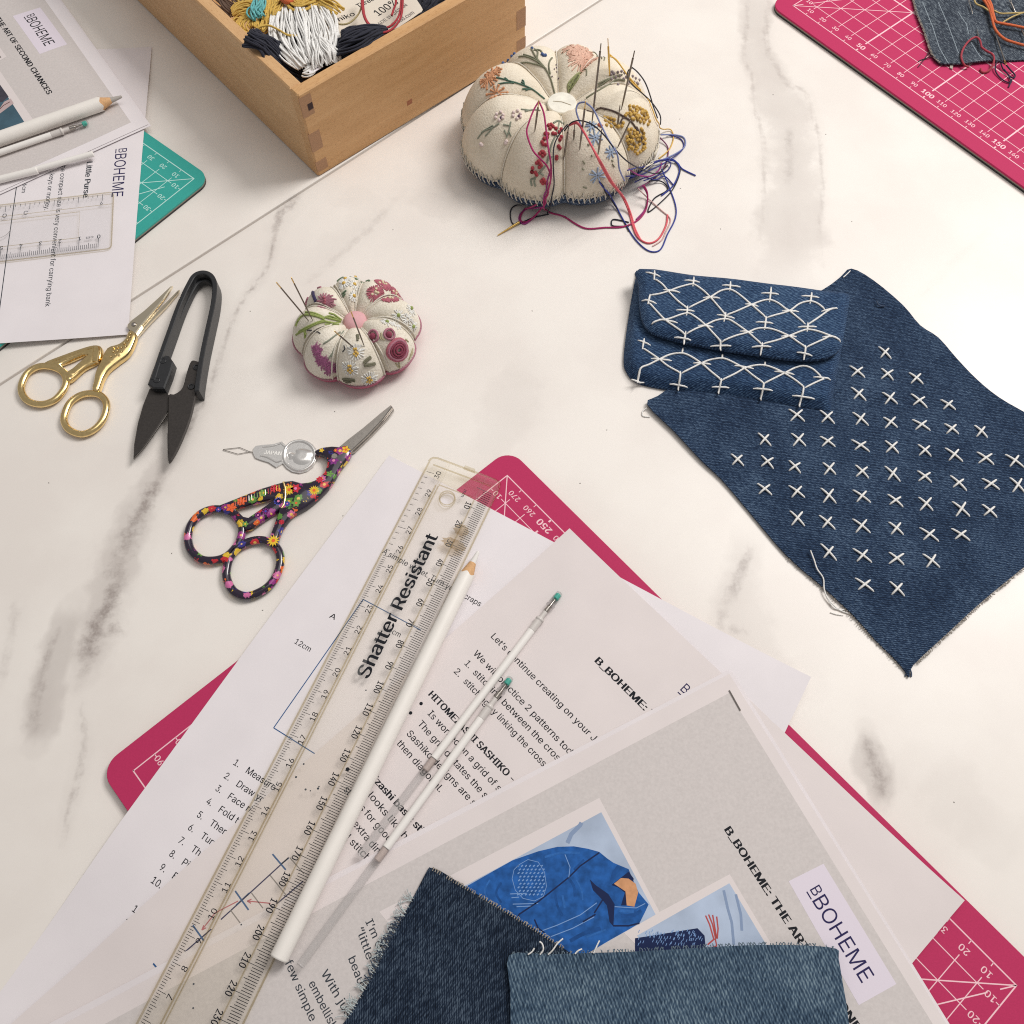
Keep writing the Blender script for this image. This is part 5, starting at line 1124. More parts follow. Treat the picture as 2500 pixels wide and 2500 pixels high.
mesh('pivot_screw', blob((*[(-186.33,288.96)][0], 4.0), 1.35, 12, 6, .6), STEEL, g, True)
# -- black thread snips
k = root('thread_snips', (-165, 300), 'matt black spring thread snips with open blades', 'thread snips')
def strip(pts, t, z0, z1):
    P = spline(pts, 6); L, R_ = [], []
    for i, p in enumerate(P):
        u = unit(P[max(0, i - 1)], P[min(len(P) - 1, i + 1)]); n = perp(u)
        L.append((p[0] + n[0] * t / 2, p[1] + n[1] * t / 2)); R_.append((p[0] - n[0] * t / 2, p[1] - n[1] * t / 2))
    return prism(L + R_[::-1], z0, z1, bev=.35)
mesh('spring_bow', strip([(-170.13,252.91),(-168.7,264.5),(-166.19,280.09),(-163.39,296.91),(-160.0,310.23),(-157.75,315.39),(-153.74,316.9),(-149.62,314.77),(-147.05,309.1),(-146.42,298.03),(-147.24,283.4),(-148.17,267.67),(-148.47,252.37),(-148.29,245.93)], 2.4, .4, 9.0), BLACKMETAL, k)
mesh('spring_bow_flange', strip([(-168.8,263.03),(-166.19,280.09),(-162.44,296.88),(-158.93,309.41),(-156.58,313.75),(-153.18,314.87),(-150.06,313.01),(-148.37,308.33),(-148.01,298.07),(-148.49,283.43),(-149.1,267.69)], 1.3, 1.6, 5.2), BLACKMETAL, k)
mesh('blade_mount', prism([(-172.47,250.78),(-171.3,258.32),(-170.31,263.03),(-166.09,267.11),(-164.5,266.78),(-161.73,263.03),(-162.47,256.29),(-164.09,248.08),(-169.57,248.35)], 3.2, 8.6, bev=.6), BLACKMETAL, k)
mesh('blade', prism([(-172.89,250.74),(-165.93,250.28),(-164.03,247.51),(-162.83,246.77),(-161.8,238.24),(-166.19,228.26),(-170.79,218.81),(-174.87,212.52),(-175.7,219.95),(-175.66,231.6),(-174.69,241.38)], 3.4, 4.8, bev=.4), BLACKBLADE, k)
mesh('blade', prism(spline([(-154.18,264.85),(-151.4,264.78),(-149.51,262.9),(-149.18,254.15),(-149.43,246.26),(-149.9,237.8),(-150.96,229.48),(-153.84,217.29),(-157.37,208.95),(-158.81,216.06),(-160.03,224.22),(-161.48,236.69),(-162.4,245.73),(-160.03,246.17),(-157.27,248.24),(-156.04,251.44),(-155.46,257.93)], 3, True), 5.0, 6.4, bev=.4), BLACKBLADE, k)
for c, z in zip([(-166.72,263.77),(-168.24,252.78),(-150.93,261.03),(-152.11,250.02)], (8.6, 8.6, 6.6, 6.6)):
    mesh('rivet', join(tube([(x, y, z) for x, y in circle(c, 1.35, 16)], .35, 6, closed=True), prism(circle(c, .9, 14), z - .6, z - .1)), BLACKMETAL, k, True)
GROUND = plain('ground_edge', srgb(128, 124, 120), .3, metal=1.0)
for l, z in zip([[(-161.59,237.94),(-165.98,227.97),(-170.57,218.53),(-174.65,212.25)],[(-160.29,224.74),(-159.06,216.57),(-157.76,209.58)],[(-150.25,238.36),(-151.31,230.02),(-154.2,217.8),(-157.64,209.57)]], (4.62, 6.2, 6.2)):
    mesh('ground_edge', tube([(x, y, z) for x, y in l], .16, 5), GROUND, k, True)
# -- painted stork scissors
def floral_mat():
    m, N, L, B = newmat('painted_flowers_on_black'); B.inputs['Roughness'].default_value = .22; B.inputs['Coat Weight'].default_value = .5
    mp = coord(N, L)
    v = N.new('ShaderNodeTexVoronoi'); v.inputs['Scale'].default_value = .24; v.inputs['Randomness'].default_value = .85; L.new(mp.outputs[0], v.inputs['Vector'])
    n = N.new('ShaderNodeTexNoise'); n.inputs['Scale'].default_value = .9; n.inputs['Detail'].default_value = 1; L.new(mp.outputs[0], n.inputs['Vector'])
    d = N.new('ShaderNodeMath'); d.operation = 'MULTIPLY_ADD'; d.inputs[1].default_value = .55; L.new(n.outputs[0], d.inputs[0]); L.new(v.outputs['Distance'], d.inputs[2])
    msk = ramp(N, L, d.outputs[0], [(.70, (1, 1, 1, 1)), (.74, (0, 0, 0, 1))])
    sp = N.new('ShaderNodeSeparateColor'); L.new(v.outputs['Color'], sp.inputs[0])
    pal = ramp(N, L, sp.outputs[0], [(0, srgb(198, 40, 52)), (.16, srgb(228, 104, 44)), (.30, srgb(224, 186, 50)), (.44, srgb(92, 142, 56)), (.58, srgb(150, 48, 130)), (.72, srgb(52, 46, 134)), (.86, srgb(206, 108, 160)), (1, srgb(74, 120, 196))])
    pal.color_ramp.interpolation = 'CONSTANT'
    ctr = ramp(N, L, v.outputs['Distance'], [(.16, (1, 1, 1, 1)), (.20, (0, 0, 0, 1))])
    m1 = N.new('ShaderNodeMix'); m1.data_type = 'RGBA'; L.new(msk.outputs[0], m1.inputs[0]); m1.inputs[6].default_value = srgb(34, 22, 44); L.new(pal.outputs[0], m1.inputs[7])
    m2 = N.new('ShaderNodeMix'); m2.data_type = 'RGBA'; L.new(ctr.outputs[0], m2.inputs[0]); L.new(m1.outputs[2], m2.inputs[6]); m2.inputs[7].default_value = srgb(236, 190, 92)
    L.new(m2.outputs[2], B.inputs['Base Color']); return m
FLORAL = floral_mat()
p = root('painted_scissors', (-115, 180), 'black stork scissors painted with bright flowers, next to the needle threader', 'scissors')
h1 = mesh('handle', join(ring([(-145.41,174.57),(-144.61,179.56),(-141.45,184.23),(-136.55,186.67),(-131.34,186.55),(-126.51,184.52),(-123.26,180.96),(-121.43,177.14),(-121.72,171.54),(-124.04,166.66),(-127.61,163.07),(-132.52,161.66),(-138.24,162.4),(-142.97,166.47),(-144.94,170.83)], 2.1, 1.95),
    prism([(-133.86,187.44),(-125.61,191.09),(-114.51,196.0),(-104.62,199.15),(-100.79,198.6),(-101.87,190.53),(-104.07,185.79),(-110.82,181.07),(-116.93,176.19),(-119.41,175.44),(-121.76,178.93),(-125.34,183.11),(-130.26,186.08)], 1.4, 4.1, bev=.6, holes=[[(-125.81,186.49),(-117.84,188.47),(-111.66,190.25),(-107.15,191.43),(-109.51,188.79),(-114.61,184.76),(-118.76,181.5),(-121.11,182.06),(-123.46,184.33)]])), FLORAL, p, True)
h2 = mesh('handle', join(ring([(-126.31,156.38),(-125.35,163.02),(-121.9,167.84),(-117.06,170.5),(-112.0,171.0),(-107.31,169.35),(-104.15,165.59),(-102.88,160.68),(-103.77,154.67),(-106.65,149.37),(-111.32,145.93),(-116.73,144.58),(-121.94,146.76),(-125.23,151.57)], 2.1, 1.95),
    prism(spline([(-103.9,199.22),(-95.97,198.18),(-90.24,199.35),(-86.94,202.22),(-85.28,205.48),(-84.91,208.78),(-86.74,212.5),(-90.03,213.25),(-91.03,214.82),(-87.89,216.5),(-83.19,217.13),(-79.62,216.7),(-76.1,217.3),(-74.11,213.2),(-76.79,208.46),(-79.46,204.02),(-82.02,198.18),(-86.83,191.81),(-92.77,186.19),(-98.25,182.83),(-101.35,178.81),(-103.67,173.87),(-104.37,169.56),(-104.02,166.79),(-107.92,170.75),(-107.3,175.2),(-105.21,183.94)], 2, True), 1.2, 4.6, bev=.7)), FLORAL, p, True)
mesh('wing_band', tube([(x, y, 4.5) for x, y in [(-104.13,198.78),(-102.98,195.37),(-102.66,191.49),(-102.92,187.66),(-103.88,185.45)]], .55, 6), GOLD, p, True)
mesh('blade', prism([(-79.92,216.93),(-76.44,220.45),(-69.59,226.59),(-61.54,234.6),(-56.69,239.12),(-55.75,238.11),(-60.48,230.66),(-67.01,222.41),(-73.77,214.96),(-74.79,214.04)], 2.4, 4.0, bev=.4), STEEL, p)
mesh('blade', prism([(-74.76,214.29),(-67.19,222.55),(-60.34,230.88),(-55.79,238.5),(-55.27,237.56),(-57.72,233.27),(-64.88,224.28),(-72.79,215.19)], .8, 2.3, bev=.25), STEEL, p)
mesh('pivot_screw', join(prism(circle([(-81.62,211.54)][0], 1.5, 16), 4.3, 5.0, bev=.25), ribbon([(-82.38,211.84),(-80.81,211.14)], .4, 5.02)), STEEL, p)
def pflower(c, r, n, col, cen, z, w=.32):
    G = []
    for i in range(n):
        a = 2 * math.pi * i / n; e = (c[0] + r * math.cos(a), c[1] + r * math.sin(a)); m_ = (c[0] + r * .55 * math.cos(a), c[1] + r * .55 * math.sin(a))
        u = perp(unit(c, e)); ww = r * w
        G.append(([(c[0], c[1], z), (m_[0] - u[0] * ww, m_[1] - u[1] * ww, z), (e[0], e[1], z), (m_[0] + u[0] * ww, m_[1] + u[1] * ww, z)], [(0, 1, 2, 3)]))
    fl_ = mesh('painted_flower', join(*G), col, p)
    mesh('painted_flower_centre', ([(x, y, z + .03) for x, y in circle(c, r * .28, 8)], [tuple(range(8))]), cen, fl_)
def gloss(n_, *c): return plain(n_, srgb(*c), .25, coat=.4)
PY, PR, PO_, PG, PV, PK, PBl = gloss('paint_yellow', 236, 196, 48), gloss('paint_red', 206, 40, 62), gloss('paint_orange', 232, 100, 48), gloss('paint_green', 110, 156, 72), gloss('paint_purple', 128, 40, 128), gloss('paint_pink', 226, 130, 176), gloss('paint_blue', 66, 74, 176)
for q, r, n, c1, c2, z in zip([(-89.85,194.09),(-101.19,194.68),(-98.34,195.26),(-87.62,199.56),(-97.47,187.85),(-83.14,202.41),(-81.81,209.32),(-101.48,187.62),(-76.54,214.89),(-81.25,214.66),(-87.76,214.82),(-103.3,178.5),(-106.21,169.56)], (2.6, 2.9, 2.6, 1.9, 2.2, 1.9, 2.6, 1.5, 2.2, 1.0, 1.3, 1.4, 3.0), (14, 14, 6, 7, 6, 5, 6, 8, 5, 8, 5, 8, 12), (PY, PY, PR, PR, PG, PG, PV, PBl, PY, PO_, PY, PR, PY), (PO_, PO_, PK, PR, PO_, PG, PK, PK, PO_, PY, PY, PR, PO_), (4.64,) * 13):
    pflower(q, r, n, c1, c2, z, .30 if n < 10 else .14)
for q, r, n, c1, c2 in zip([(-113.08,193.6),(-108.06,195.74),(-122.52,189.64),(-126.8,186.54),(-105.76,189.24),(-111.07,184.27),(-114.34,182.45),(-132.46,185.72),(-119.63,178.16)], (2.2, 2.2, 2.4, 2.6, 2.2, 1.8, 1.6, 1.4, 1.6), (6, 8, 7, 5, 10, 8, 8, 8, 5), (PG, PR, PO_, PO_, PBl, PV, PV, PBl, PG), (PY, PR, PO_, PO_, PK, PBl, PK, PK, PY)):
    pflower(q, r, n, c1, c2, 4.16, .34)
for i in range(17):
    a = along((*[(-125.42,189.83)][0], 4.25), (*[(-106.18,197.52)][0], 4.25), i / 16)
    mesh('ribbed_feather', tube([(a[0], a[1], 4.2), (a[0] + .35, a[1] - 2.6, 4.2)], .2, 5), (PO_, PO_, PO_, PO_, PO_, FOIL, FOIL, PG, PG, PY, PG, FOIL, PR, PR, PR, PY, PY)[i], p)
# -- needle threader
n_ = root('needle_threader', (-125, 210), 'stamped aluminium needle threader with a wire diamond', 'needle threader')
mesh('plate', prism(spline([(-120.94,216.41),(-120.8,218.96),(-119.82,220.2),(-116.27,220.66),(-111.8,220.9),(-107.78,222.24),(-105.37,219.85),(-103.49,221.79),(-101.17,222.77),(-98.78,222.95),(-95.74,222.36),(-93.21,220.52),(-91.4,218.08),(-90.59,215.01),(-90.66,211.63),(-92.06,208.31),(-94.55,206.04),(-98.02,205.05),(-101.62,205.87),(-104.45,207.94),(-106.28,210.39),(-109.21,208.32),(-113.01,211.09),(-117.0,212.53),(-119.49,213.67)], 1, True), .35, .85, bev=.15), FOIL, n_)
mesh('embossed_rim', tube([(x, y, .95) for x, y in spline([(-105.94,213.91),(-105.68,217.98),(-103.67,220.83),(-100.48,222.12),(-97.16,221.8),(-93.7,219.56),(-91.72,215.94),(-91.7,212.22),(-93.24,208.9),(-96.04,206.8),(-99.27,206.54),(-102.67,208.46),(-104.94,210.86)], 4, True)], .75, 6, closed=True), FOIL, n_, True)
for l in [[(-116.34,219.32),(-111.66,219.82),(-107.89,221.17),(-105.62,219.06)],[(-117.02,214.79),(-114.12,214.04),(-109.04,211.02),(-106.66,211.98)]]:
    mesh('embossed_ridge', tube([(x, y, .92) for x, y in l], .45, 6), FOIL, n_, True)
HD = spline([(-104.71,215.24),(-103.72,215.89),(-102.71,216.37),(-101.03,215.83),(-100.72,217.52),(-98.09,218.3),(-95.36,217.73),(-93.2,216.66),(-92.58,214.27),(-93.41,211.25),(-95.37,209.62),(-98.31,209.36),(-101.08,210.77),(-101.96,212.47),(-103.26,212.1)], 3, True)
mesh('embossed_cameo', sheet(HD, .8, lambda x, y: .05 + 1.1 * math.sqrt(sm(edge_dist(x, y, HD) / 2.6)), spacing=.55), FOIL, n_, True)
text('embossed_lettering', 'JAPAN', *[(-115.6,215.57),(-107.18,214.55)], 2.0, .93, plain('bright_foil', srgb(246, 244, 240), .5, metal=.4), n_, bold=.02)
mesh('wire_loop', tube([(x, y, .5) for x, y in [(-120.75,216.93),(-122.57,217.24),(-127.28,219.54),(-135.03,218.73),(-135.09,218.5),(-127.81,216.01),(-122.55,217.04),(-120.73,216.79)]], .16, 5), STEEL, n_, True)

# ------------------------------------------------------------------ pincushions
BIG = Pumpkin(29.2, 404.5, 55.0, 42.0, [-129.6, -88.4, -41.9, 13.0, 56.0, 90.9, 130.0, 180.0], PROF, .11, .15, 0.0, .92)
SML = Pumpkin(-73.8, 277.4, 31.6, 26.0, [-152.8, -108.7, -56.9, -9.0, 36.0, 82.0, 118.0, 158.0], PROF, .15, .20, 0.0, .96)

def lobes(pu, t, mat, base_mat, t1=.97):
    n = len(pu.seams)
    for i in range(n):
        a = pu.seams[i]; w = (pu.seams[(i + 1) % n] - a) % 360
        nu, nv = 22, 26; V, F = [], []
        for j in range(nv + 1):
            tt = .02 + (t1 - .02) * j / nv
            for k in range(nu + 1):
                V.append(pu.p(a + w * min(.9995, max(.0005, k / nu)), tt))
        for j in range(nv):
            for k in range(nu):
                q = j * (nu + 1) + k; F.append((q, q + nu + 1, q + nu + 2, q + 1))
        mesh('cover_panel', (V, F), mat, t, True)
    V, F = [], []; nu, nv = 120, 10
    for j in range(nv + 1):
        tt = t1 - .03 + (1.5 - t1 + .03) * j / nv
        for k in range(nu): V.append(pu.p(360 * k / nu, tt))
    for j in range(nv):
        for k in range(nu): F.append((j * nu + k, (j + 1) * nu + k, (j + 1) * nu + (k + 1) % nu, j * nu + (k + 1) % nu))
    mesh('base_panel', (V, F), base_mat, t, True)
def on(pu, l, lift=.25, n=4):
    """points on the cushion skin from (angle, t) pairs"""
    P = []
    L = list(l); U = [L[0]]
    for th, t in L[1:]:
        d = (th - U[-1][0] + 180) % 360 - 180; U.append((U[-1][0] + d, t))
    for th, t in (spline(U, n) if len(U) > 2 else dense2(U, 5)): P.append(pu.q(th, t, lift))
    return P
def dense2(l, n):
    a, b = l; return [tuple(a[i] + (b[i] - a[i]) * k / n for i in range(2)) for k in range(n + 1)]
def yarn(pu, t, name, lines, r, mat, lift=.2, ends=True):
    G = []
    for l in lines:
        P = on(pu, l, lift)
        if len(P) > 1: G.append(tube(P, r * .82, 5))
    return mesh(name, join(*G), mat, t, True)
def rays(pu, c, r0, r1, n, jit, asp=1.0, seed=0):
    """straight satin stitches radiating about c=(th,t), sizes in mm"""
    rs = random.Random(seed); C_ = Vector(pu.p(*c)); N_ = pu.n(*c)
    e = Vector(pu.p(c[0] + 1, c[1])) - C_; e.normalize(); f = N_.cross(e).normalized(); out = []
    for i in range(n):
        a = 2 * math.pi * (i + rs.uniform(-.3, .3)) / n; l = r1 * rs.uniform(1 - jit, 1)
        d = e * math.cos(a) + f * (math.sin(a) * asp); R_ = (C_ - Vector((pu.cx, pu.cy, C_.z))).length + .01
        pts = []
        for k in (r0, (r0 + l) / 2, l):
            q = C_ + d * k; th = math.degrees(math.atan2(q.y - pu.cy, q.x - pu.cx))
            # follow the skin: step t by the radial part
            rad = (Vector((q.x - pu.cx, q.y - pu.cy, 0)).length)
            dz = f.dot(d) * k
            b0 = Vector(pu.p(c[0], c[1] + .02)) - C_
            tt = c[1] + (.02 * dz / max(.05, b0.length)) * (1 if b0.dot(f) > 0 else -1)
            pts.append((th if rad > 1 else c[0], max(.05, min(1.12, tt))))
        out.append(pts)
    return out
def knots(pu, t, name, pts, r, mat, lift=.25):
    return mesh(name, join(*[blob(pu.q(th, tt, lift), r * .92, 7, 5) for th, tt in pts]), mat, t, True)
def scatter_line(pts, per, wob, seed):
    rs = random.Random(seed); out = []
    for a, b in zip(pts, pts[1:]):
        for k in range(per):
            f = k / per; d = (b[0] - a[0] + 180) % 360 - 180
            out.append((a[0] + d * f + rs.uniform(-wob, wob), a[1] + (b[1] - a[1]) * f + rs.uniform(-wob, wob) * .012))
    return out
bp = root('large_pincushion', (BIG.cx, BIG.cy), 'large cream embroidered pumpkin pincushion with pearl button and denim base', 'pincushion')
lobes(BIG, bp, LINEN, DENIM_BASE)
CORD = T('cream_seam_cord', 214, 204, 186); CORD2 = T('ivory_seam_cord', 240, 234, 222)
for a in BIG.seams:
    mesh('seam_cord', tube([tuple(Vector(BIG.p(a, .08 + .86 * k / 24)) + Vector((math.cos(math.radians(a)) * .5, math.sin(math.radians(a)) * .8, 1.25))) for k in range(25)], .36, 6), CORD, bp, True)
_e = []
for k in range(240):
    th = k * 1.5; z = .95 + (.03 if k % 2 else -.03)
    _e.append(BIG.q(th, z + .02 * math.sin(k * 1.7), .5))
mesh('blanket_stitch_edging', tube(_e, .38, 5, closed=True), CORD, bp, True)
mesh('edging_loops', join(*[tube([BIG.q(k * 3.0, .92, .35), BIG.q(k * 3.0 + .8, .985, .5), BIG.q(k * 3.0 + 1.6, 1.03, .35)], .3, 4) for k in range(120)]), CORD, bp, True, kind='stuff')
BC = BIG.p(0, .0); BZ = BIG.H * .80
btn = mesh('button', join(prism(circle((30.4, 401.6), 7.6, 36), BZ - 1.0, BZ + 1.0, bev=.45)), PEARL, bp)
mesh('button_thread', tube([(30.4 - 4.6, 402.4, BZ + 1.05), (30.4, 401.7, BZ + 1.1), (30.4 + 4.8, 399.2, BZ + 1.05)], .22, 5), plain('pearl_groove', srgb(190, 180, 160), .4), btn)
# embroidered motifs on the large pincushion
OLIVE = T('olive_floss', 122, 122, 92); OR2 = T('apricot_floss', 216, 138, 84); DGREEN = T('bottle_green_floss', 62, 104, 84); PEACH = T('peach_floss', 228, 172, 144)
LGREEN = T('leaf_green_floss', 140, 146, 84); LAV = T('mauve_floss', 150, 132, 138); YEL = T('golden_floss', 208, 156, 48); BRN = T('brown_floss', 84, 62, 54); BLU = T('cornflower_floss', 62, 92, 158)
SKY = T('sky_floss', 148, 168, 198); CRIM = T('crimson_floss', 186, 44, 56); BLUSH = T('blush_floss', 222, 196, 190); SAGE = T('sage_floss', 132, 140, 118); PLUM = T('plum_floss', 92, 62, 92)
yarn(BIG, bp, 'embroidered_stem', [[(107.0,0.126),(108.0,0.198),(112.0,0.27),(116.0,0.366),(114.0,0.486)],[(111.0,0.27),(122.0,0.354),(129.0,0.486)],[(114.0,0.294),(120.0,0.39),(125.0,0.534)],[(116.0,0.342),(121.0,0.45),(122.0,0.498)],[(116.0,0.366),(111.0,0.426),(112.0,0.474)],[(107.0,0.234),(105.0,0.294),(97.0,0.378)],[(113.0,0.462),(108.0,0.438),(107.0,0.378)]], .55, OLIVE)
knots(BIG, bp, 'embroidered_bud', [(107.0,0.378),(105.0,0.378),(108.0,0.39),(113.0,0.498),(122.0,0.69),(124.0,0.726),(139.0,0.57),(120.0,0.678)], 1.0, BLU)
knots(BIG, bp, 'embroidered_dot', [(93.0,0.318),(93.0,0.282),(89.0,0.234),(104.0,0.222),(97.0,0.282),(93.0,0.342)], .4, PLUM)
for c, r, n in zip([(162.0,0.558),(178.0,0.498),(156.0,0.534)], (6.5, 6.0, 5.5), (16, 12, 12)):
    rr = rays(BIG, c, .8, r, n, .3, seed=int(c[0]) % 7)
    fl_ = yarn(BIG, bp, 'embroidered_flower', rr, .5, OR2); knots(BIG, fl_, 'flower_knot', [l[-1] for l in rr], .75, OR2)
yarn(BIG, bp, 'embroidered_stem', [[(162.0,0.138),(164.0,0.21),(166.0,0.27),(167.0,0.366),(166.0,0.426),(164.0,0.498)],[(165.0,0.282),(160.0,0.294),(160.0,0.306)],[(164.0,0.282),(163.0,0.306)],[(169.0,0.258),(172.0,0.294)],[(166.0,0.234),(172.0,0.27)],[(168.0,0.354),(171.0,0.474)],[(166.0,0.402),(164.0,0.426)]], .5, DGREEN)
for c, r in zip([(64.0,0.378),(76.0,0.45),(65.0,0.486),(57.0,0.474),(68.0,0.39)], (8, 6, 6, 6, 6)):
    yarn(BIG, bp, 'embroidered_flower', rays(BIG, c, .6, r, 24, .35, seed=3 + int(r)), .42, PEACH)
yarn(BIG, bp, 'embroidered_leaf', [[(58.0,0.162),(65.0,0.186),(61.0,0.234),(57.0,0.318)],[(55.0,0.174),(51.0,0.198),(49.0,0.246),(57.0,0.318)],[(54.0,0.174),(60.0,0.21),(57.0,0.306)],[(60.0,0.174),(58.0,0.27)],[(62.0,0.186),(53.0,0.27)],[(56.0,0.186),(53.0,0.246)]], .6, LGREEN)
yarn(BIG, bp, 'embroidered_stem', [[(85.0,0.426),(81.0,0.426),(77.0,0.426)],[(61.0,0.342),(50.0,0.33),(37.0,0.27)],[(61.0,0.57),(60.0,0.678),(40.0,0.45)],[(59.0,0.642),(44.0,0.462)],[(63.0,0.342),(66.0,0.27)]], .35, OLIVE)
yarn(BIG, bp, 'embroidered_stem', [[(13.0,0.222),(14.0,0.306),(17.0,0.402),(20.0,0.522)],[(342.0,0.222),(356.0,0.306),(14.0,0.426),(16.0,0.546)],[(17.0,0.318),(18.0,0.438)]], .6, OLIVE)
knots(BIG, bp, 'embroidered_lavender', [(21.0,0.426),(21.0,0.45),(22.0,0.486),(23.0,0.522),(22.0,0.546),(22.0,0.582),(22.0,0.63),(22.0,0.666),(24.0,0.726),(18.0,0.462),(19.0,0.498),(19.0,0.558),(17.0,0.534),(18.0,0.594),(18.0,0.642),(19.0,0.69),(17.0,0.426),(5.0,0.45),(15.0,0.582),(23.0,0.438),(19.0,0.678)], .85, LAV)
yarn(BIG, bp, 'embroidered_stem', [[(308.0,0.318),(323.0,0.354),(326.0,0.438),(328.0,0.534),(330.0,0.606),(330.0,0.678),(329.0,0.75),(325.0,0.786)],[(330.0,0.606),(328.0,0.558),(323.0,0.57)],[(331.0,0.666),(330.0,0.738),(330.0,0.81)],[(325.0,0.366),(325.0,0.414)]], .55, BRN)
knots(BIG, bp, 'embroidered_mimosa', [(339.0,0.546),(341.0,0.57),(343.0,0.594),(344.0,0.618),(345.0,0.642),(346.0,0.666),(345.0,0.69),(344.0,0.702),(343.0,0.726),(340.0,0.726),(338.0,0.69),(336.0,0.666),(335.0,0.642),(333.0,0.618),(333.0,0.582),(332.0,0.558),(330.0,0.558),(341.0,0.594),(342.0,0.642),(342.0,0.666),(341.0,0.69),(337.0,0.606),(338.0,0.63),(339.0,0.666),(319.0,0.45),(320.0,0.474),(321.0,0.498),(322.0,0.522),(313.0,0.486),(316.0,0.51),(319.0,0.522),(320.0,0.546),(321.0,0.57),(310.0,0.522),(314.0,0.546),(319.0,0.57),(321.0,0.582),(323.0,0.594),(325.0,0.582),(325.0,0.642),(327.0,0.654),(328.0,0.678),(329.0,0.702),(330.0,0.726),(332.0,0.75),(332.0,0.774),(331.0,0.798),(330.0,0.81),(328.0,0.822),(326.0,0.822),(324.0,0.822),(323.0,0.798),(322.0,0.774),(321.0,0.75),(321.0,0.726),(321.0,0.702),(322.0,0.702),(324.0,0.69),(324.0,0.678),(322.0,0.678),(321.0,0.726),(323.0,0.726),(324.0,0.75),(325.0,0.786),(327.0,0.774),(327.0,0.738),(327.0,0.714),(333.0,0.738),(320.0,0.762),(324.0,0.786),(333.0,0.738),(328.0,0.75),(325.0,0.702),(329.0,0.726),(333.0,0.714),(329.0,0.822),(330.0,0.774),(324.0,0.69),(328.0,0.75),(328.0,0.726),(322.0,0.762),(327.0,0.69),(325.0,0.774),(329.0,0.81),(333.0,0.714),(324.0,0.678),(324.0,0.726),(333.0,0.702),(325.0,0.666),(330.0,0.822),(323.0,0.714),(324.0,0.75),(328.0,0.726),(337.0,0.582),(334.0,0.582),(343.0,0.642),(337.0,0.558),(336.0,0.618),(344.0,0.654),(342.0,0.666),(339.0,0.606),(337.0,0.63),(336.0,0.63),(341.0,0.606),(338.0,0.642),(334.0,0.57),(335.0,0.642),(346.0,0.678),(342.0,0.69),(336.0,0.594),(332.0,0.606)], 1.05, YEL)
yarn(BIG, bp, 'embroidered_stem', [[(209.0,0.738),(210.0,0.678),(214.0,0.618),(216.0,0.57)],[(209.0,0.69),(213.0,0.606)],[(213.0,0.69),(214.0,0.642),(214.0,0.606)],[(226.0,0.618),(225.0,0.57),(222.0,0.51)],[(222.0,0.582),(226.0,0.606)],[(228.0,0.594),(225.0,0.57)],[(219.0,0.558),(224.0,0.534)],[(222.0,0.366),(223.0,0.294),(226.0,0.234)],[(218.0,0.378),(223.0,0.318)]], .42, SAGE)
for c in [(214.0,0.534),(223.0,0.438)]:
    rr = rays(BIG, c, 1.6, 2.2, 6, .1); fl_ = knots(BIG, bp, 'embroidered_blossom', [l[-1] for l in rr], 1.0, BLUSH); knots(BIG, fl_, 'blossom_centre', [c], .9, PLUM)
knots(BIG, bp, 'embroidered_bud', [(227.0,0.642),(227.0,0.654),(213.0,0.75),(214.0,0.75)], 1.1, BLUSH)
knots(BIG, bp, 'embroidered_berries', [(257.0,0.438),(259.0,0.426),(261.0,0.438),(259.0,0.462),(258.0,0.51),(256.0,0.51),(258.0,0.534),(256.0,0.546),(256.0,0.582),(258.0,0.582),(255.0,0.57),(264.0,0.45),(269.0,0.438),(267.0,0.474),(269.0,0.51),(268.0,0.534),(267.0,0.582),(268.0,0.594),(256.0,0.63),(257.0,0.63),(255.0,0.642),(257.0,0.654),(258.0,0.642),(266.0,0.654),(266.0,0.666),(255.0,0.69),(254.0,0.702),(256.0,0.702),(257.0,0.714),(256.0,0.726),(252.0,0.738),(252.0,0.762),(254.0,0.762),(252.0,0.762),(255.0,0.774),(259.0,0.798),(258.0,0.81),(260.0,0.81),(261.0,0.822),(259.0,0.822),(262.0,0.498),(264.0,0.498)], 1.15, CRIM)
yarn(BIG, bp, 'embroidered_stem', [[(267.0,0.366),(265.0,0.486),(262.0,0.57),(261.0,0.642),(260.0,0.702),(257.0,0.75),(254.0,0.798)],[(254.0,0.798),(252.0,0.81),(253.0,0.846)],[(255.0,0.774),(254.0,0.81),(255.0,0.846)],[(257.0,0.762),(259.0,0.774)],[(261.0,0.402),(267.0,0.342),(274.0,0.354)],[(261.0,0.498),(266.0,0.51)],[(260.0,0.666),(263.0,0.654)]], .6, SAGE)
for c, r in zip([(300.0,0.69),(289.0,0.798),(293.0,0.57),(294.0,0.486)], (3.6, 4.6, 4.0, 3.2)):
    yarn(BIG, bp, 'embroidered_flower', rays(BIG, c, .4, r, 9, .15), .55, SKY)
yarn(BIG, bp, 'seed_stitch', [[(283.0,0.69),(284.0,0.714)],[(282.0,0.738),(283.0,0.75)],[(301.0,0.762),(302.0,0.786)],[(282.0,0.858),(284.0,0.87)],[(301.0,0.738),(302.0,0.75)],[(288.0,0.594),(289.0,0.606)],[(289.0,0.666),(289.0,0.678)]], .4, OLIVE)
knots(BIG, bp, 'embroidered_berry', [(303.0,0.498),(304.0,0.51)], 1.1, T('scarlet_floss', 222, 92, 64))
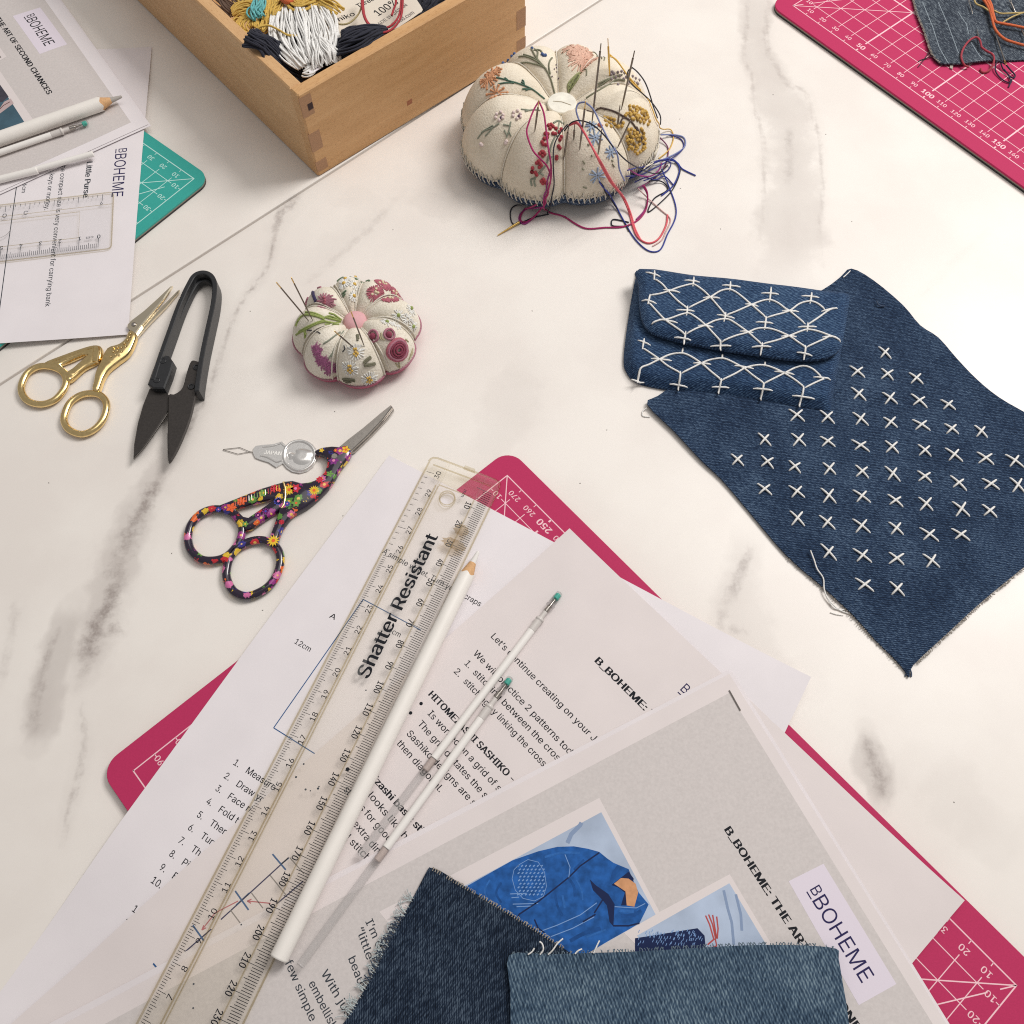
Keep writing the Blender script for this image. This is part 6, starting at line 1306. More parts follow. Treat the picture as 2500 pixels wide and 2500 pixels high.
# needles in the large pincushion
NB = 'needles in the large pincushion'
for e, top, L, lab, m_, em in [
    (None, [(44.11,377.57,41.64),(45.18,377.11,88.63)], 0, 'tallest dark steel needle right of the pearl button', DARKSTEEL, DARKSTEEL),
    (None, [(55.52,413.31,40.27),(53.13,416.54,59.87)], 0, 'gilt eyed needle behind the tallest needle, trailing mustard thread', BRASS, BRASS),
    (None, [(59.95,389.46,40.03),(62.66,387.54,75.88)], 0, 'dark steel needle at the far right holding the black thread', DARKSTEEL, DARKSTEEL),
    (None, [(57.89,382.35,34.86),(58.35,384.95,46.57)], 0, 'short needle standing among the golden embroidered clusters', DARKSTEEL, DARKSTEEL),
    (None, [(57.64,372.19,31.46),(62.58,373.1,47.7)], 0, 'slanting needle leaning over the golden clusters', DARKSTEEL, DARKSTEEL),
    (None, [(15.42,374.64,40.78),(17.17,374.55,59.69)], 0, 'needle threaded with crimson thread on the left front panel', DARKSTEEL, BRASS),
    (None, [(37.84,367.11,35.52),(39.26,369.2,63.41)], 0, 'needle carrying the blue grey thread below the button', DARKSTEEL, BRASS),
    (None, [(29.93,366.09,30.0),(31.86,368.78,49.72)], 0, 'needle with pink thread over the front seam', DARKSTEEL, DARKSTEEL),
    (None, [(34.93,371.2,38.06),(35.01,372.04,48.02)], 0, 'small needle beside the pink threaded one', DARKSTEEL, DARKSTEEL),
    (None, [(47.14,365.61,33.18),(47.99,366.46,49.14)], 0, 'needle over the pale blue embroidered flowers', DARKSTEEL, DARKSTEEL)]:
    needle('needle', top[0], top[1], lab, NB, .5, m_, em, eye=4.2)
def top_thread(name, lines, r, mat, label): return loose(name, lines, r * .84, mat, label, 'threads trailing from the large pincushion')
CRT = T('magenta_thread', 168, 36, 98, .05); BLK = T('black_navy_thread', 30, 30, 46); PKT = T('rose_thread', 222, 92, 102, .05); NVT = T('navy_thread', 42, 56, 148, .05); GRYB = T('blue_grey_thread', 122, 132, 178, .05); GLD = T('gold_thread', 218, 174, 78, .05); PALEP = T('pale_pink_thread', 214, 166, 160)
top_thread('crimson_thread', [[(17.56,382.77,52.0),(16.92,382.06,51.48),(16.01,380.98,50.74),(15.06,379.51,50.0),(14.11,377.43,49.33),(13.12,374.96,48.67),(12.33,372.72,48.0),(11.71,371.08,47.37),(11.28,369.66,46.74),(11.26,367.91,46.0),(11.82,365.35,45.07),(12.78,362.45,44.04),(13.86,360.1,43.0),(14.98,358.72,42.04),(16.22,357.87,41.07),(17.47,357.19,40.0),(18.77,356.52,38.89),(20.08,356.01,37.67),(21.19,355.73,36.0),(22.04,355.75,33.63),(22.69,355.97,30.81),(23.06,356.23,28.0),(23.08,356.49,25.33),(22.82,356.79,22.67),(22.08,356.26,19.95),(22.01,355.81,18.18),(20.95,355.3,15.68),(19.93,355.11,14.05),(19.93,355.14,11.66),(20.02,355.6,8.75),(19.25,357.31,6.0),(17.57,356.34,4.09),(15.35,355.04,2.3),(13.34,353.94,1.0),(11.78,353.14,0.48),(10.45,352.55,0.46),(9.37,352.48,0.5),(8.49,353.06,0.46),(7.86,354.15,0.48),(7.71,355.57,0.5),(8.14,357.54,0.41),(9.05,359.76,0.4),(10.39,361.65,0.5),(12.15,358.83,4.24),(14.27,356.29,8.07),(16.05,355.5,10.22)], [(17.69,382.46,52.0),(18.28,381.24,51.48),(19.09,379.45,50.74),(19.77,377.35,50.0),(20.15,374.99,49.37),(20.4,372.34,48.74),(20.64,369.48,48.0),(20.91,366.19,47.15),(21.17,362.69,46.19),(21.47,359.77,45.0),(21.87,357.69,43.67),(22.32,356.16,42.11),(22.68,355.08,40.0),(22.96,354.36,37.19),(23.15,354.05,33.81),(23.15,354.26,30.0),(22.83,355.25,25.48),(22.08,356.26,19.95),(21.98,355.64,17.32),(20.93,355.21,14.84),(20.92,355.18,11.63),(20.02,355.6,8.75),(20.45,358.1,3.72),(21.61,359.49,1.84),(22.98,359.16,0.6),(25.23,358.18,0.4),(28.09,357.23,0.4),(30.75,355.96,0.5),(32.9,354.3,0.49),(34.86,352.4,0.5),(36.82,350.71,0.5),(38.72,349.3,0.5),(40.64,348.1,0.5),(42.92,347.32,0.5),(45.81,347.19,0.5),(49.08,347.49,0.5),(52.35,347.77,0.5),(55.53,347.71,0.5),(58.72,347.64,0.5),(61.76,348.02,0.5),(64.7,349.06,0.48),(67.5,350.55,0.46),(69.93,352.35,0.5),(71.94,354.55,0.46),(73.58,357.07,0.48),(74.75,359.42,1.0),(75.39,361.52,2.37),(75.55,363.43,4.24),(75.39,364.99,6.0),(74.77,366.12,7.56),(73.83,366.89,9.0),(73.14,367.39,10.0)]], .55, CRT, 'crimson magenta thread looped over the front of the large pincushion')
top_thread('black_thread', [[(29.83,368.87,46.0),(30.61,369.23,47.11),(31.74,369.69,48.67),(32.99,369.94,50.0),(34.26,369.87,50.89),(35.65,369.6,51.56),(37.21,369.12,52.0),(38.98,368.46,52.22),(40.92,367.6,52.22),(42.86,366.48,52.0),(44.76,365.01,51.56),(46.66,363.28,50.89),(48.5,361.58,50.0),(50.16,359.76,49.04),(51.75,357.95,47.85),(53.61,356.83,46.0),(55.82,356.34,43.48),(58.32,356.49,40.3),(61.23,358.06,36.0),(64.83,361.9,29.78),(68.91,367.11,22.44),(72.79,371.82,16.0),(76.17,375.35,11.07),(79.3,378.45,7.04),(82.15,381.43,4.0),(84.86,384.7,2.22),(87.28,387.9,1.44),(88.95,390.14,1.0)], [(31.4,372.25,47.0),(30.25,370.75,46.78),(28.62,368.6,46.44),(27.17,366.46,46.0),(26.07,364.58,45.56),(25.13,362.7,45.0),(24.45,360.73,44.0),(24.09,358.3,42.59),(23.99,355.77,40.74),(24.02,354.13,38.0),(24.28,353.8,34.0),(24.69,354.28,29.11),(24.86,355.12,24.0),(24.61,356.55,18.5),(23.9,355.61,14.66),(23.89,355.65,10.78),(23.1,357.12,5.45),(22.51,358.32,2.2),(22.13,357.64,0.6)], [(48.25,358.58,22.3),(50.4,358.37,19.48),(51.58,358.11,15.94),(54.17,359.35,10.23),(55.97,362.06,5.35),(57.73,361.41,2.81),(59.37,359.84,1.0),(60.89,356.48,0.4),(62.31,352.37,0.4),(63.4,348.98,0.5),(64.07,346.98,0.46),(64.45,345.72,0.48),(64.68,344.92,0.5)], [(22.93,357.71,0.5),(20.69,357.19,0.5),(17.47,356.4,0.5),(14.17,355.4,0.5),(10.77,353.7,0.5),(7.29,351.78,0.5),(4.62,351.08,0.5),(3.19,352.53,0.5),(2.57,355.2,0.5),(2.39,357.76,0.5),(2.48,359.92,0.41),(3.02,361.87,0.4),(4.08,363.37,0.5),(6.09,363.81,1.24),(8.26,359.15,6.05),(9.67,357.65,8.07)], [(77.93,377.23,3.0),(79.82,377.8,2.43),(82.48,378.51,1.63),(84.7,378.47,1.0),(86.32,377.18,0.7),(87.5,375.16,0.57),(87.5,373.07,0.5),(85.56,371.21,0.46),(82.47,369.28,0.48),(79.79,367.0,0.5),(77.77,363.55,0.5),(76.17,359.77,0.5),(75.87,357.8,0.5),(77.59,358.86,0.5),(80.62,361.71,0.5),(83.59,364.81,0.5),(86.11,367.59,0.5),(88.58,370.62,0.5),(90.79,374.03,0.5),(92.82,378.21,0.5),(94.59,382.78,0.49),(95.59,386.68,0.5),(95.28,389.54,0.53),(94.19,391.69,0.57),(93.34,393.14,0.6)], [(65.11,350.96,0.5),(62.89,351.71,0.5),(59.8,352.72,0.5),(57.4,353.2,0.5),(56.31,352.7,0.5),(55.91,351.68,0.5),(55.82,350.7,0.5),(55.8,349.92,0.5),(56.09,349.18,0.5),(57.1,348.65,0.5),(59.52,348.43,0.5),(62.66,348.42,0.5),(64.93,348.43,0.5)]], .42, BLK, 'near black thread draped over the front seam of the large pincushion')
top_thread('rose_thread', [[(32.02,370.65,48.0),(32.96,370.73,48.63),(34.28,370.78,49.48),(35.56,370.36,50.0),(36.61,369.27,49.93),(37.62,367.71,49.52),(38.67,365.89,49.0),(39.73,363.7,48.59),(40.83,361.24,48.07),(42.06,359.05,47.0),(43.43,357.05,45.37),(44.94,355.29,43.19),(46.66,354.4,40.0),(48.67,354.77,35.33),(50.92,355.94,29.67),(53.32,357.33,24.0),(55.99,359.24,18.33),(58.81,361.41,12.67),(61.25,362.45,8.0),(63.07,361.71,4.76),(64.46,359.9,2.51),(65.53,357.62,1.0),(66.17,354.9,0.4),(66.5,351.81,0.47),(66.9,348.8,0.6),(67.45,345.92,0.54),(68.09,343.14,0.51),(69.05,340.8,0.5),(70.52,338.89,0.49),(72.32,337.41,0.5),(74.18,336.69,0.5),(76.06,336.9,0.5),(78.01,337.87,0.5),(79.85,339.52,0.5),(81.6,342.09,0.5),(83.24,345.35,0.49),(84.52,348.41,0.5),(85.28,351.13,0.53),(85.68,353.65,0.57),(85.91,355.39,0.6)], [(32.05,370.89,47.5),(33.08,370.8,48.13),(34.53,370.6,48.98),(35.93,369.9,49.5),(37.1,368.44,49.44),(38.22,366.48,49.06),(39.35,364.43,48.5),(40.42,362.28,47.98),(41.5,360.05,47.3),(42.8,358.12,46.0),(44.41,356.41,44.07),(46.26,354.98,41.54),(48.28,354.42,38.0),(50.54,355.16,32.93),(53.02,356.67,26.85),(55.53,358.19,21.0),(58.13,359.92,15.49),(60.77,361.69,10.2),(63.0,362.25,6.0),(64.58,360.93,3.36),(65.72,358.46,1.81),(66.6,355.73,0.8),(67.16,352.84,0.4),(67.49,349.82,0.4),(67.95,346.84,0.5),(68.79,343.79,0.48),(69.76,340.83,0.49),(70.46,338.77,0.5)]], .6, PKT, 'rose pink doubled thread running over the front right panel')
top_thread('navy_thread', [[(48.25,358.58,22.3),(50.49,358.18,18.58),(54.28,359.15,12.57),(57.1,364.22,3.0),(59.01,361.37,1.26),(60.53,357.28,0.8),(62.1,352.98,0.6),(63.81,348.54,0.4),(65.56,343.91,0.44),(67.43,339.85,0.5),(69.48,336.48,0.49),(71.64,333.66,0.5),(73.78,331.78,0.5),(75.91,330.9,0.5),(78.03,330.95,0.5),(79.99,332.1,0.5),(81.69,334.79,0.5),(83.23,338.6,0.5),(84.77,342.37,0.5),(86.5,345.74,0.5),(88.24,349.07,0.5),(89.59,352.32,0.5),(90.4,355.28,0.5),(90.81,358.15,0.5),(90.83,361.51,0.5),(90.35,365.79,0.44),(89.47,370.58,0.4),(88.49,375.15,0.5),(87.36,379.53,0.94),(86.13,383.67,1.56),(85.26,386.54,2.0)], [(65.86,374.46,7.44),(69.14,375.29,8.61),(72.66,377.16,10.01),(76.86,381.94,8.04),(80.78,390.29,2.51),(84.31,391.96,2.24),(87.44,392.97,2.0),(90.02,393.21,1.71),(92.19,392.77,1.44),(93.95,391.97,1.2),(95.05,390.79,0.97),(95.75,389.24,0.76),(96.88,387.62,0.6),(99.11,385.84,0.53),(101.78,383.99,0.51),(103.68,382.7,0.5)], [(80.11,387.42,5.0),(82.31,389.07,4.3),(85.41,391.34,3.31),(88.18,392.98,2.5),(90.19,393.56,2.05),(91.84,393.5,1.77),(93.17,392.77,1.5),(94.29,391.31,1.16),(95.07,389.19,0.84),(95.16,386.59,0.6),(94.33,383.29,0.5),(92.81,379.53,0.5),(90.98,376.14,0.5),(88.58,373.24,0.49),(85.87,370.7,0.5),(83.94,368.97,0.5)]], .45, NVT, 'navy thread making a wide loop on the table below the large pincushion')
top_thread('blue_grey_thread', [[(39.79,375.95,57.0),(38.93,376.45,56.48),(37.71,377.1,55.74),(36.72,377.3,55.0),(36.09,376.76,54.37),(35.69,375.77,53.74),(35.6,374.55,53.0),(35.99,373.13,52.04),(36.69,371.48,50.96),(37.35,369.81,50.0),(37.87,368.03,49.19),(38.35,366.24,48.48),(38.68,364.98,48.0)], [(39.78,375.75,57.0),(40.86,375.54,56.22),(42.4,375.16,55.11),(43.87,374.2,54.0),(45.07,372.33,53.0),(46.2,369.88,52.0),(47.33,367.44,51.0),(48.45,365.15,50.04),(49.57,362.86,49.07),(50.78,360.69,48.0),(52.25,358.47,46.96),(53.81,356.37,45.81),(55.11,354.96,44.0),(55.88,354.42,41.26),(56.4,354.53,37.85),(57.16,355.25,34.0),(58.59,357.01,29.11),(60.3,359.35,23.78),(61.53,361.02,20.0)], [(86.79,410.67,3.0),(88.78,411.3,2.43),(91.61,412.16,1.63),(94.25,412.59,1.0),(96.49,412.42,0.7),(98.54,411.84,0.57),(99.92,410.71,0.5),(100.49,408.79,0.46),(100.4,406.34,0.48),(99.69,404.04,0.5),(98.24,402.15,0.46),(96.17,400.41,0.43),(93.86,398.69,0.5),(91.07,396.76,0.8),(88.06,394.85,1.2),(85.93,393.52,1.5)]], .5, GRYB, 'blue grey thread looped from the needle in front of the button')
top_thread('mustard_thread', [[(54.06,416.08,50.0),(55.11,416.59,49.3),(56.62,417.26,48.26),(58.22,417.46,47.0),(59.8,416.93,45.44),(61.46,415.93,43.67),(63.1,414.66,42.0),(64.65,412.9,40.67),(66.17,410.89,39.44),(67.76,409.49,38.0),(69.52,409.27,36.19),(71.35,409.65,34.15),(73.11,409.78,32.0),(74.57,407.73,31.76),(76.57,407.06,29.66),(77.07,401.56,31.14),(78.27,399.05,29.71),(79.22,397.27,28.07),(80.65,397.05,25.25),(82.62,400.31,20.25),(85.56,412.03,7.11),(87.36,414.05,4.0),(89.36,415.46,2.31),(91.4,416.47,1.52),(92.95,416.57,1.0),(93.85,415.39,0.63),(94.26,413.31,0.54),(94.16,410.88,0.5),(93.52,408.1,0.44),(92.38,404.98,0.44),(90.9,402.08,0.5),(88.76,399.37,0.65),(86.27,396.88,0.85),(84.51,395.16,1.0)], [(54.54,417.69,50.0),(55.76,417.52,49.0),(57.51,417.21,47.56),(59.39,416.47,46.0),(61.24,414.95,44.48),(63.21,413.01,42.85),(65.28,411.44,41.0),(67.72,410.56,38.56),(70.28,410.03,35.89),(72.09,409.68,34.0)]], .42, GLD, 'mustard thread trailing off the right side of the large pincushion')
top_thread('dark_thread', [[(63.24,392.76,62.0),(62.85,393.42,61.11),(62.33,394.39,59.78),(62.03,395.53,58.0),(62.01,396.87,55.63),(62.21,398.35,52.81),(62.77,399.8,50.0),(63.81,401.19,47.33),(65.23,402.56,44.67),(66.91,403.77,42.0),(68.91,404.71,39.37),(71.17,405.5,36.74),(73.39,406.39,34.0),(75.45,407.51,31.15),(77.48,408.73,28.19),(79.46,409.94,25.0),(81.54,411.12,21.37),(83.57,412.26,17.52),(85.15,413.24,14.0),(85.99,414.09,10.81),(86.35,414.8,7.96),(86.54,415.28,6.0)], [(63.4,392.97,62.0),(64.29,393.83,60.67),(65.6,395.11,58.67),(67.11,396.73,56.0),(68.86,398.84,52.52),(70.83,401.24,48.37),(72.74,403.39,44.0),(74.47,404.92,39.63),(76.14,406.16,35.04),(77.85,407.58,30.0),(79.87,409.65,23.63),(80.54,403.02,24.91),(81.55,401.26,23.09)]], .42, BLK, 'near black thread looped from the far right needle')
top_thread('pale_pink_thread', [[(70.96,371.19,4.0),(72.36,370.14,3.13),(74.38,368.57,1.93),(76.52,366.61,1.0),(78.72,364.13,0.63),(81.02,361.28,0.54),(83.05,358.63,0.5),(84.89,356.49,0.46),(86.47,354.54,0.48),(87.23,352.39,0.5),(86.74,349.77,0.5),(85.44,346.96,0.5),(84.17,344.39,0.5),(83.28,342.19,0.5),(82.42,340.22,0.5),(81.32,338.48,0.5),(79.63,336.91,0.5),(77.7,335.57,0.5),(76.34,334.66,0.5)]], .4, PALEP, 'pale pink thread end curling on the table right of the large pincushion')
top_thread('plum_thread', [[(22.89,356.21,34.0),(22.51,356.14,32.07),(21.97,356.05,29.26),(21.46,356.25,26.0),(21.21,356.75,21.92),(21.06,355.93,19.13),(19.98,355.36,16.58),(19.93,355.11,14.05),(19.93,355.14,11.66),(20.02,355.6,8.75),(18.15,356.03,7.39),(16.3,356.45,6.71),(13.92,358.34,4.25),(12.36,362.1,0.56),(10.34,360.99,0.5),(8.75,359.64,0.5),(7.72,358.03,0.46),(7.12,356.19,0.48),(7.06,354.57,0.5),(7.61,353.05,0.5),(8.68,351.74,0.5),(10.13,351.44,0.5),(12.27,352.96,0.5),(14.79,355.49,0.5),(16.6,357.37,0.5)], [(72.74,369.35,8.0),(73.79,369.19,6.27),(75.22,368.83,3.88),(76.09,367.76,2.0),(76.04,365.53,1.14),(75.44,362.61,0.8),(74.44,359.8,0.6),(72.75,357.16,0.47),(70.67,354.63,0.48),(69.18,352.88,0.5)], [(64.4,369.08,20.0),(65.83,369.98,17.89),(67.91,371.27,14.89),(70.19,372.77,12.0),(72.65,374.49,9.41),(75.32,376.45,6.93),(77.78,378.44,5.0),(79.92,380.49,3.85),(81.84,382.61,3.26),(83.34,384.52,3.0),(84.3,386.25,3.15),(84.85,387.78,3.63),(85.19,388.83,4.0)]], .5, T('plum_thread', 150, 44, 120, .05), 'plum thread knotted beside the crimson one on the large pincushion')
top_thread('indigo_thread', [[(62.88,364.1,24.0),(64.63,366.67,21.89),(67.18,370.35,18.89),(69.84,373.98,16.0),(72.85,377.03,12.95),(75.64,379.55,11.57),(77.69,383.44,9.0),(80.29,386.05,7.41),(82.84,388.33,6.15),(85.15,389.97,5.0),(87.35,390.84,3.85),(89.31,391.06,2.81),(90.48,390.71,2.0),(90.59,389.7,1.41),(89.9,388.14,1.04),(88.61,386.38,1.0),(86.59,384.48,1.41),(83.99,382.39,2.15),(81.38,380.31,3.0),(78.7,378.11,4.04),(76.02,375.92,5.19),(74.16,374.39,6.0)], [(62.85,366.0,18.0),(65.35,368.61,15.44),(68.95,372.3,11.89),(72.33,375.68,9.0),(74.92,378.21,7.56),(77.25,380.45,6.78),(79.6,382.69,6.0),(81.92,384.87,4.98),(84.27,387.06,3.96),(87.02,389.79,3.0),(90.88,393.59,2.04),(95.18,397.96,1.13),(98.25,401.87,0.5),(99.31,404.85,0.4),(99.15,407.53,0.4),(98.17,409.65,0.5),(96.03,411.12,0.65),(93.09,412.07,0.85),(90.95,412.68,1.0)], [(68.97,371.53,8.0),(70.61,373.24,7.22),(72.97,375.6,6.11),(75.31,377.45,5.0),(77.38,378.12,3.93),(79.42,378.26,2.85),(81.37,378.65,2.0),(83.21,379.99,1.5),(84.97,381.6,1.22),(86.62,382.14,1.0),(88.31,380.62,0.78),(89.89,378.04,0.61),(90.98,376.14,0.5)]], .42, T('indigo_thread', 44, 48, 128, .05), 'indigo thread tangled at the right rim of the large pincushion')
top_thread('cream_thread', [[(73.26,374.85,14.0),(74.65,377.24,12.85),(76.63,380.66,11.26),(78.41,384.0,10.0),(80.18,386.37,9.48),(80.9,387.07,11.74),(81.68,388.72,12.56),(82.54,391.3,11.77),(82.83,392.17,12.57),(82.57,391.3,14.23),(81.67,388.73,14.21),(80.11,385.43,13.33),(80.18,386.37,9.48),(80.74,388.36,6.74),(82.47,389.86,5.15),(83.76,391.03,4.0)], [(74.16,376.39,14.0),(75.53,378.5,12.41),(77.52,381.56,10.15),(79.53,384.94,8.0),(81.59,388.94,6.07),(83.68,393.27,4.26),(85.16,396.36,3.0)]], .42, T('cream_thread', 220, 208, 184), 'cream thread ends at the right rim of the large pincushion')
top_thread('magenta_thread_end', [[(86.42,409.51,2.0),(87.58,408.22,1.59),(89.17,406.34,1.02),(90.25,404.2,0.6),(90.46,401.88,0.47),(90.17,399.31,0.48),(89.59,396.62,0.5),(88.84,393.81,0.46),(87.8,390.9,0.42),(86.4,388.02,0.5),(84.57,385.23,0.7),(82.38,382.48,1.02),(79.92,379.71,1.5),(76.77,376.56,2.31),(73.36,373.4,3.3),(70.96,371.19,4.0)]], .45, T('purple_thread', 138, 52, 106), 'short purple thread end at the right of the large pincushion')
mesh('gilt_needle', tube([(-4.5,343.9,0.6),(7.0,351.91,1.2)], [.25, .75], 8), BRASS, None, True)
meta(bpy.data.objects['gilt_needle'], 'brass tipped bodkin lying on the table under the large pincushion', 'needle')
# ------------------------------------------------------------------ small pincushion
sp_ = root('small_pincushion', (SML.cx, SML.cy), 'small white linen flower pincushion with pink button and pink felt base', 'pincushion')
lobes(SML, sp_, LINEN2, PINKFELT, .97)
for a in SML.seams:
    mesh('seam_cord', join(tube([SML.q(a - 3.2, .1 + .85 * k / 20, .34) for k in range(21)], .42, 5), tube([SML.q(a + 3.2, .1 + .85 * k / 20, .34) for k in range(21)], .42, 5)), CORD, sp_, True)
mesh('felt_piping', tube([SML.q(k * 3, .97, .3) for k in range(120)], .45, 5, closed=True), T('rose_piping', 180, 104, 126), sp_, True)
SZ = SML.H * .80
_b = []
mesh('button', tube([(-72.8, 275.8, SZ + z) for z in (-2.2, -1.2, .2, 1.5, 2.4, 2.8)], [4.9, 5.6, 5.6, 4.6, 2.8, .4], 24), PINKBUTTON, sp_, True)
MAG = T('magenta_floss', 176, 84, 138); DPINK = T('dusky_rose_floss', 190, 84, 104); WHT = T('white_floss', 232, 228, 218); LIME = T('lime_floss', 142, 160, 66); BUTTER = T('butter_floss', 224, 206, 160); WINE = T('wine_floss', 150, 44, 72); GRN = T('mid_green_floss', 92, 124, 88); DAISY = T('daisy_yellow_floss', 222, 170, 50); KHAKI = T('khaki_floss', 112, 108, 82); MAUVE = T('rose_mauve_floss', 184, 104, 126); INDG = T('indigo_floss', 52, 42, 92)
for c, r, m_ in zip([(232.0,0.642),(242.0,0.738),(248.0,0.81),(238.0,0.714)], (4.2, 4.6, 4.4, 3.4), (MAG,) * 4):
    yarn(SML, sp_, 'embroidered_thistle', rays(SML, c, .3, r, 26, .45, seed=int(c[0]) % 9), .3, m_)
yarn(SML, sp_, 'embroidered_stem', [[(235.0,0.546),(240.0,0.462),(244.0,0.306)],[(247.0,0.654),(248.0,0.558),(249.0,0.462)],[(245.0,0.678),(247.0,0.618)],[(247.0,0.33),(247.0,0.258)]], .45, SAGE)
for c in [(277.0,0.57),(269.0,0.738),(284.0,0.882)]:
    fl_ = yarn(SML, sp_, 'embroidered_daisy', rays(SML, c, 1.2, 4.3, 18, .2, seed=2), .42, WHT)
    knots(SML, fl_, 'daisy_centre', [(c[0] + dx, c[1] + dy) for dx, dy in ((0, 0), (2, .02), (-2, .02), (1, -.03), (-1, -.03), (0, .04))], .75, DAISY)
yarn(SML, sp_, 'embroidered_leaf', [[(283.0,0.69),(287.0,0.666),(292.0,0.654)],[(283.0,0.702),(288.0,0.678),(292.0,0.666)],[(283.0,0.714),(289.0,0.726),(294.0,0.738)],[(283.0,0.726),(288.0,0.738),(294.0,0.75)],[(260.0,0.882),(265.0,0.858),(272.0,0.858)],[(261.0,0.906),(267.0,0.87),(272.0,0.882)],[(263.0,0.918),(268.0,0.894)],[(283.0,0.366),(283.0,0.414),(282.0,0.45)],[(285.0,0.366),(284.0,0.426)]], .7, KHAKI)
rs_ = [(320.0,0.738)][0]
for k_, (r0, m_) in enumerate(((5.2, DPINK), (4.6, MAUVE), (3.6, WINE), (2.5, WINE), (1.3, WINE))):
    rr = rays(SML, rs_, r0, r0 + .05, 18, .02, seed=k_); P_ = [SML.q(*l[-1], .5 + .12 * k_) for l in rr]
    mesh('embroidered_rose_ring', tube(P_, .75 if k_ < 2 else .6, 6, closed=True), m_, sp_, True)
for c, r0 in zip([(308.0,0.45),(324.0,0.558)], (2.6, 2.4)):
    fl_ = mesh('embroidered_rosebud', tube([SML.q(*l[-1], .4) for l in rays(SML, c, r0, r0 + .05, 14, .02)], .6, 6, closed=True), MAUVE, sp_, True)
    knots(SML, fl_, 'rosebud_centre', [c], 2.0, WINE, .1)
yarn(SML, sp_, 'embroidered_leaf', [[(315.0,0.426),(315.0,0.474),(313.0,0.546)],[(319.0,0.486),(315.0,0.534),(316.0,0.57)],[(326.0,0.918),(331.0,0.882),(336.0,0.87)],[(328.0,0.906),(334.0,0.894)],[(313.0,0.846),(314.0,0.918)],[(316.0,0.846),(315.0,0.942)],[(335.0,0.726),(336.0,0.774)]], .45, T('sand_floss', 176, 164, 118))
for c in [(359.0,0.57),(340.0,0.462),(358.0,0.798),(13.0,0.726),(0.0,0.69),(344.0,0.57)]:
    yarn(SML, sp_, 'embroidered_daisy', rays(SML, c, .8, 3.6, 12, .25, seed=4), .4, WHT)
for c in [(359.0,0.57),(340.0,0.462),(358.0,0.798),(15.0,0.738)]: knots(SML, sp_, 'daisy_centre', [c], 1.15, LIME)
for c in [(48.0,0.414),(42.0,0.726),(55.0,0.606),(27.0,0.51)]:
    fl_ = yarn(SML, sp_, 'embroidered_poppy', rays(SML, c, 1.2, 4.6, 30, .1, seed=5), .42, DPINK)
    knots(SML, fl_, 'poppy_centre', [(c[0] + dx, c[1] + dy) for dx, dy in ((0, 0), (3, .03), (-3, .02), (1, -.05))], .8, BUTTER)
for c in [(101.0,0.534),(89.0,0.45),(89.0,0.294),(104.0,0.45),(91.0,0.678)]:
    fl_ = yarn(SML, sp_, 'embroidered_daisy', rays(SML, c, .9, 2.9, 12, .15, seed=6), .5, WHT)
    knots(SML, fl_, 'daisy_centre', [c], 1.1, DAISY)
yarn(SML, sp_, 'embroidered_leaf', [[(111.0,0.678),(106.0,0.666),(103.0,0.666)],[(110.0,0.678),(106.0,0.666)],[(89.0,0.582),(86.0,0.702),(78.0,0.57)],[(90.0,0.606),(88.0,0.726)],[(113.0,0.354),(109.0,0.342),(103.0,0.342)],[(113.0,0.318),(107.0,0.318)],[(113.0,0.33),(110.0,0.318)],[(76.0,0.594),(74.0,0.618),(69.0,0.534)]], .5, GRN)
_c = [(149.0,0.39)][0]
fl_ = yarn(SML, sp_, 'embroidered_flower', rays(SML, _c, .6, 5.6, 24, .35, seed=8), .42, MAUVE); knots(SML, fl_, 'flower_knot', [_c, (_c[0] + 3, _c[1]), (_c[0] - 3, _c[1] + .02)], .9, DPINK)
yarn(SML, sp_, 'embroidered_stem', [[(140.0,0.69),(147.0,0.594),(152.0,0.546),(154.0,0.534)],[(142.0,0.63),(149.0,0.558),(153.0,0.522)]], .8, INDG)
yarn(SML, sp_, 'embroidered_flower', [[(149.0,0.798),(147.0,0.762),(145.0,0.762)],[(151.0,0.822),(149.0,0.798),(147.0,0.786)],[(151.0,0.822),(151.0,0.774)],[(134.0,0.666),(132.0,0.618)]], .7, MAUVE)
yarn(SML, sp_, 'embroidered_artichoke', [[(190.0,0.162),(180.0,0.222),(180.0,0.282)],[(195.0,0.174),(195.0,0.246),(191.0,0.33)],[(201.0,0.186),(204.0,0.282),(203.0,0.366)],[(224.0,0.222),(207.0,0.306),(204.0,0.354)],[(192.0,0.198),(188.0,0.27),(193.0,0.342)],[(205.0,0.222),(201.0,0.294),(198.0,0.354)],[(186.0,0.186),(178.0,0.234)],[(197.0,0.342),(198.0,0.51),(194.0,0.702)],[(199.0,0.342),(199.0,0.558),(193.0,0.762)],[(195.0,0.342),(188.0,0.426),(180.0,0.582),(183.0,0.666)],[(193.0,0.342),(183.0,0.474),(180.0,0.618),(186.0,0.714)],[(191.0,0.342),(183.0,0.426),(176.0,0.558)],[(197.0,0.594),(200.0,0.642),(203.0,0.69)],[(197.0,0.63),(202.0,0.642)]], .62, LIME)
yarn(SML, sp_, 'dark_thread_end', [[(200.0,0.594),(204.0,0.546),(215.0,0.486),(222.0,0.474)],[(262.0,0.498),(264.0,0.534),(261.0,0.57)]], .3, BLK)
NS = 'needles in the small pincushion'
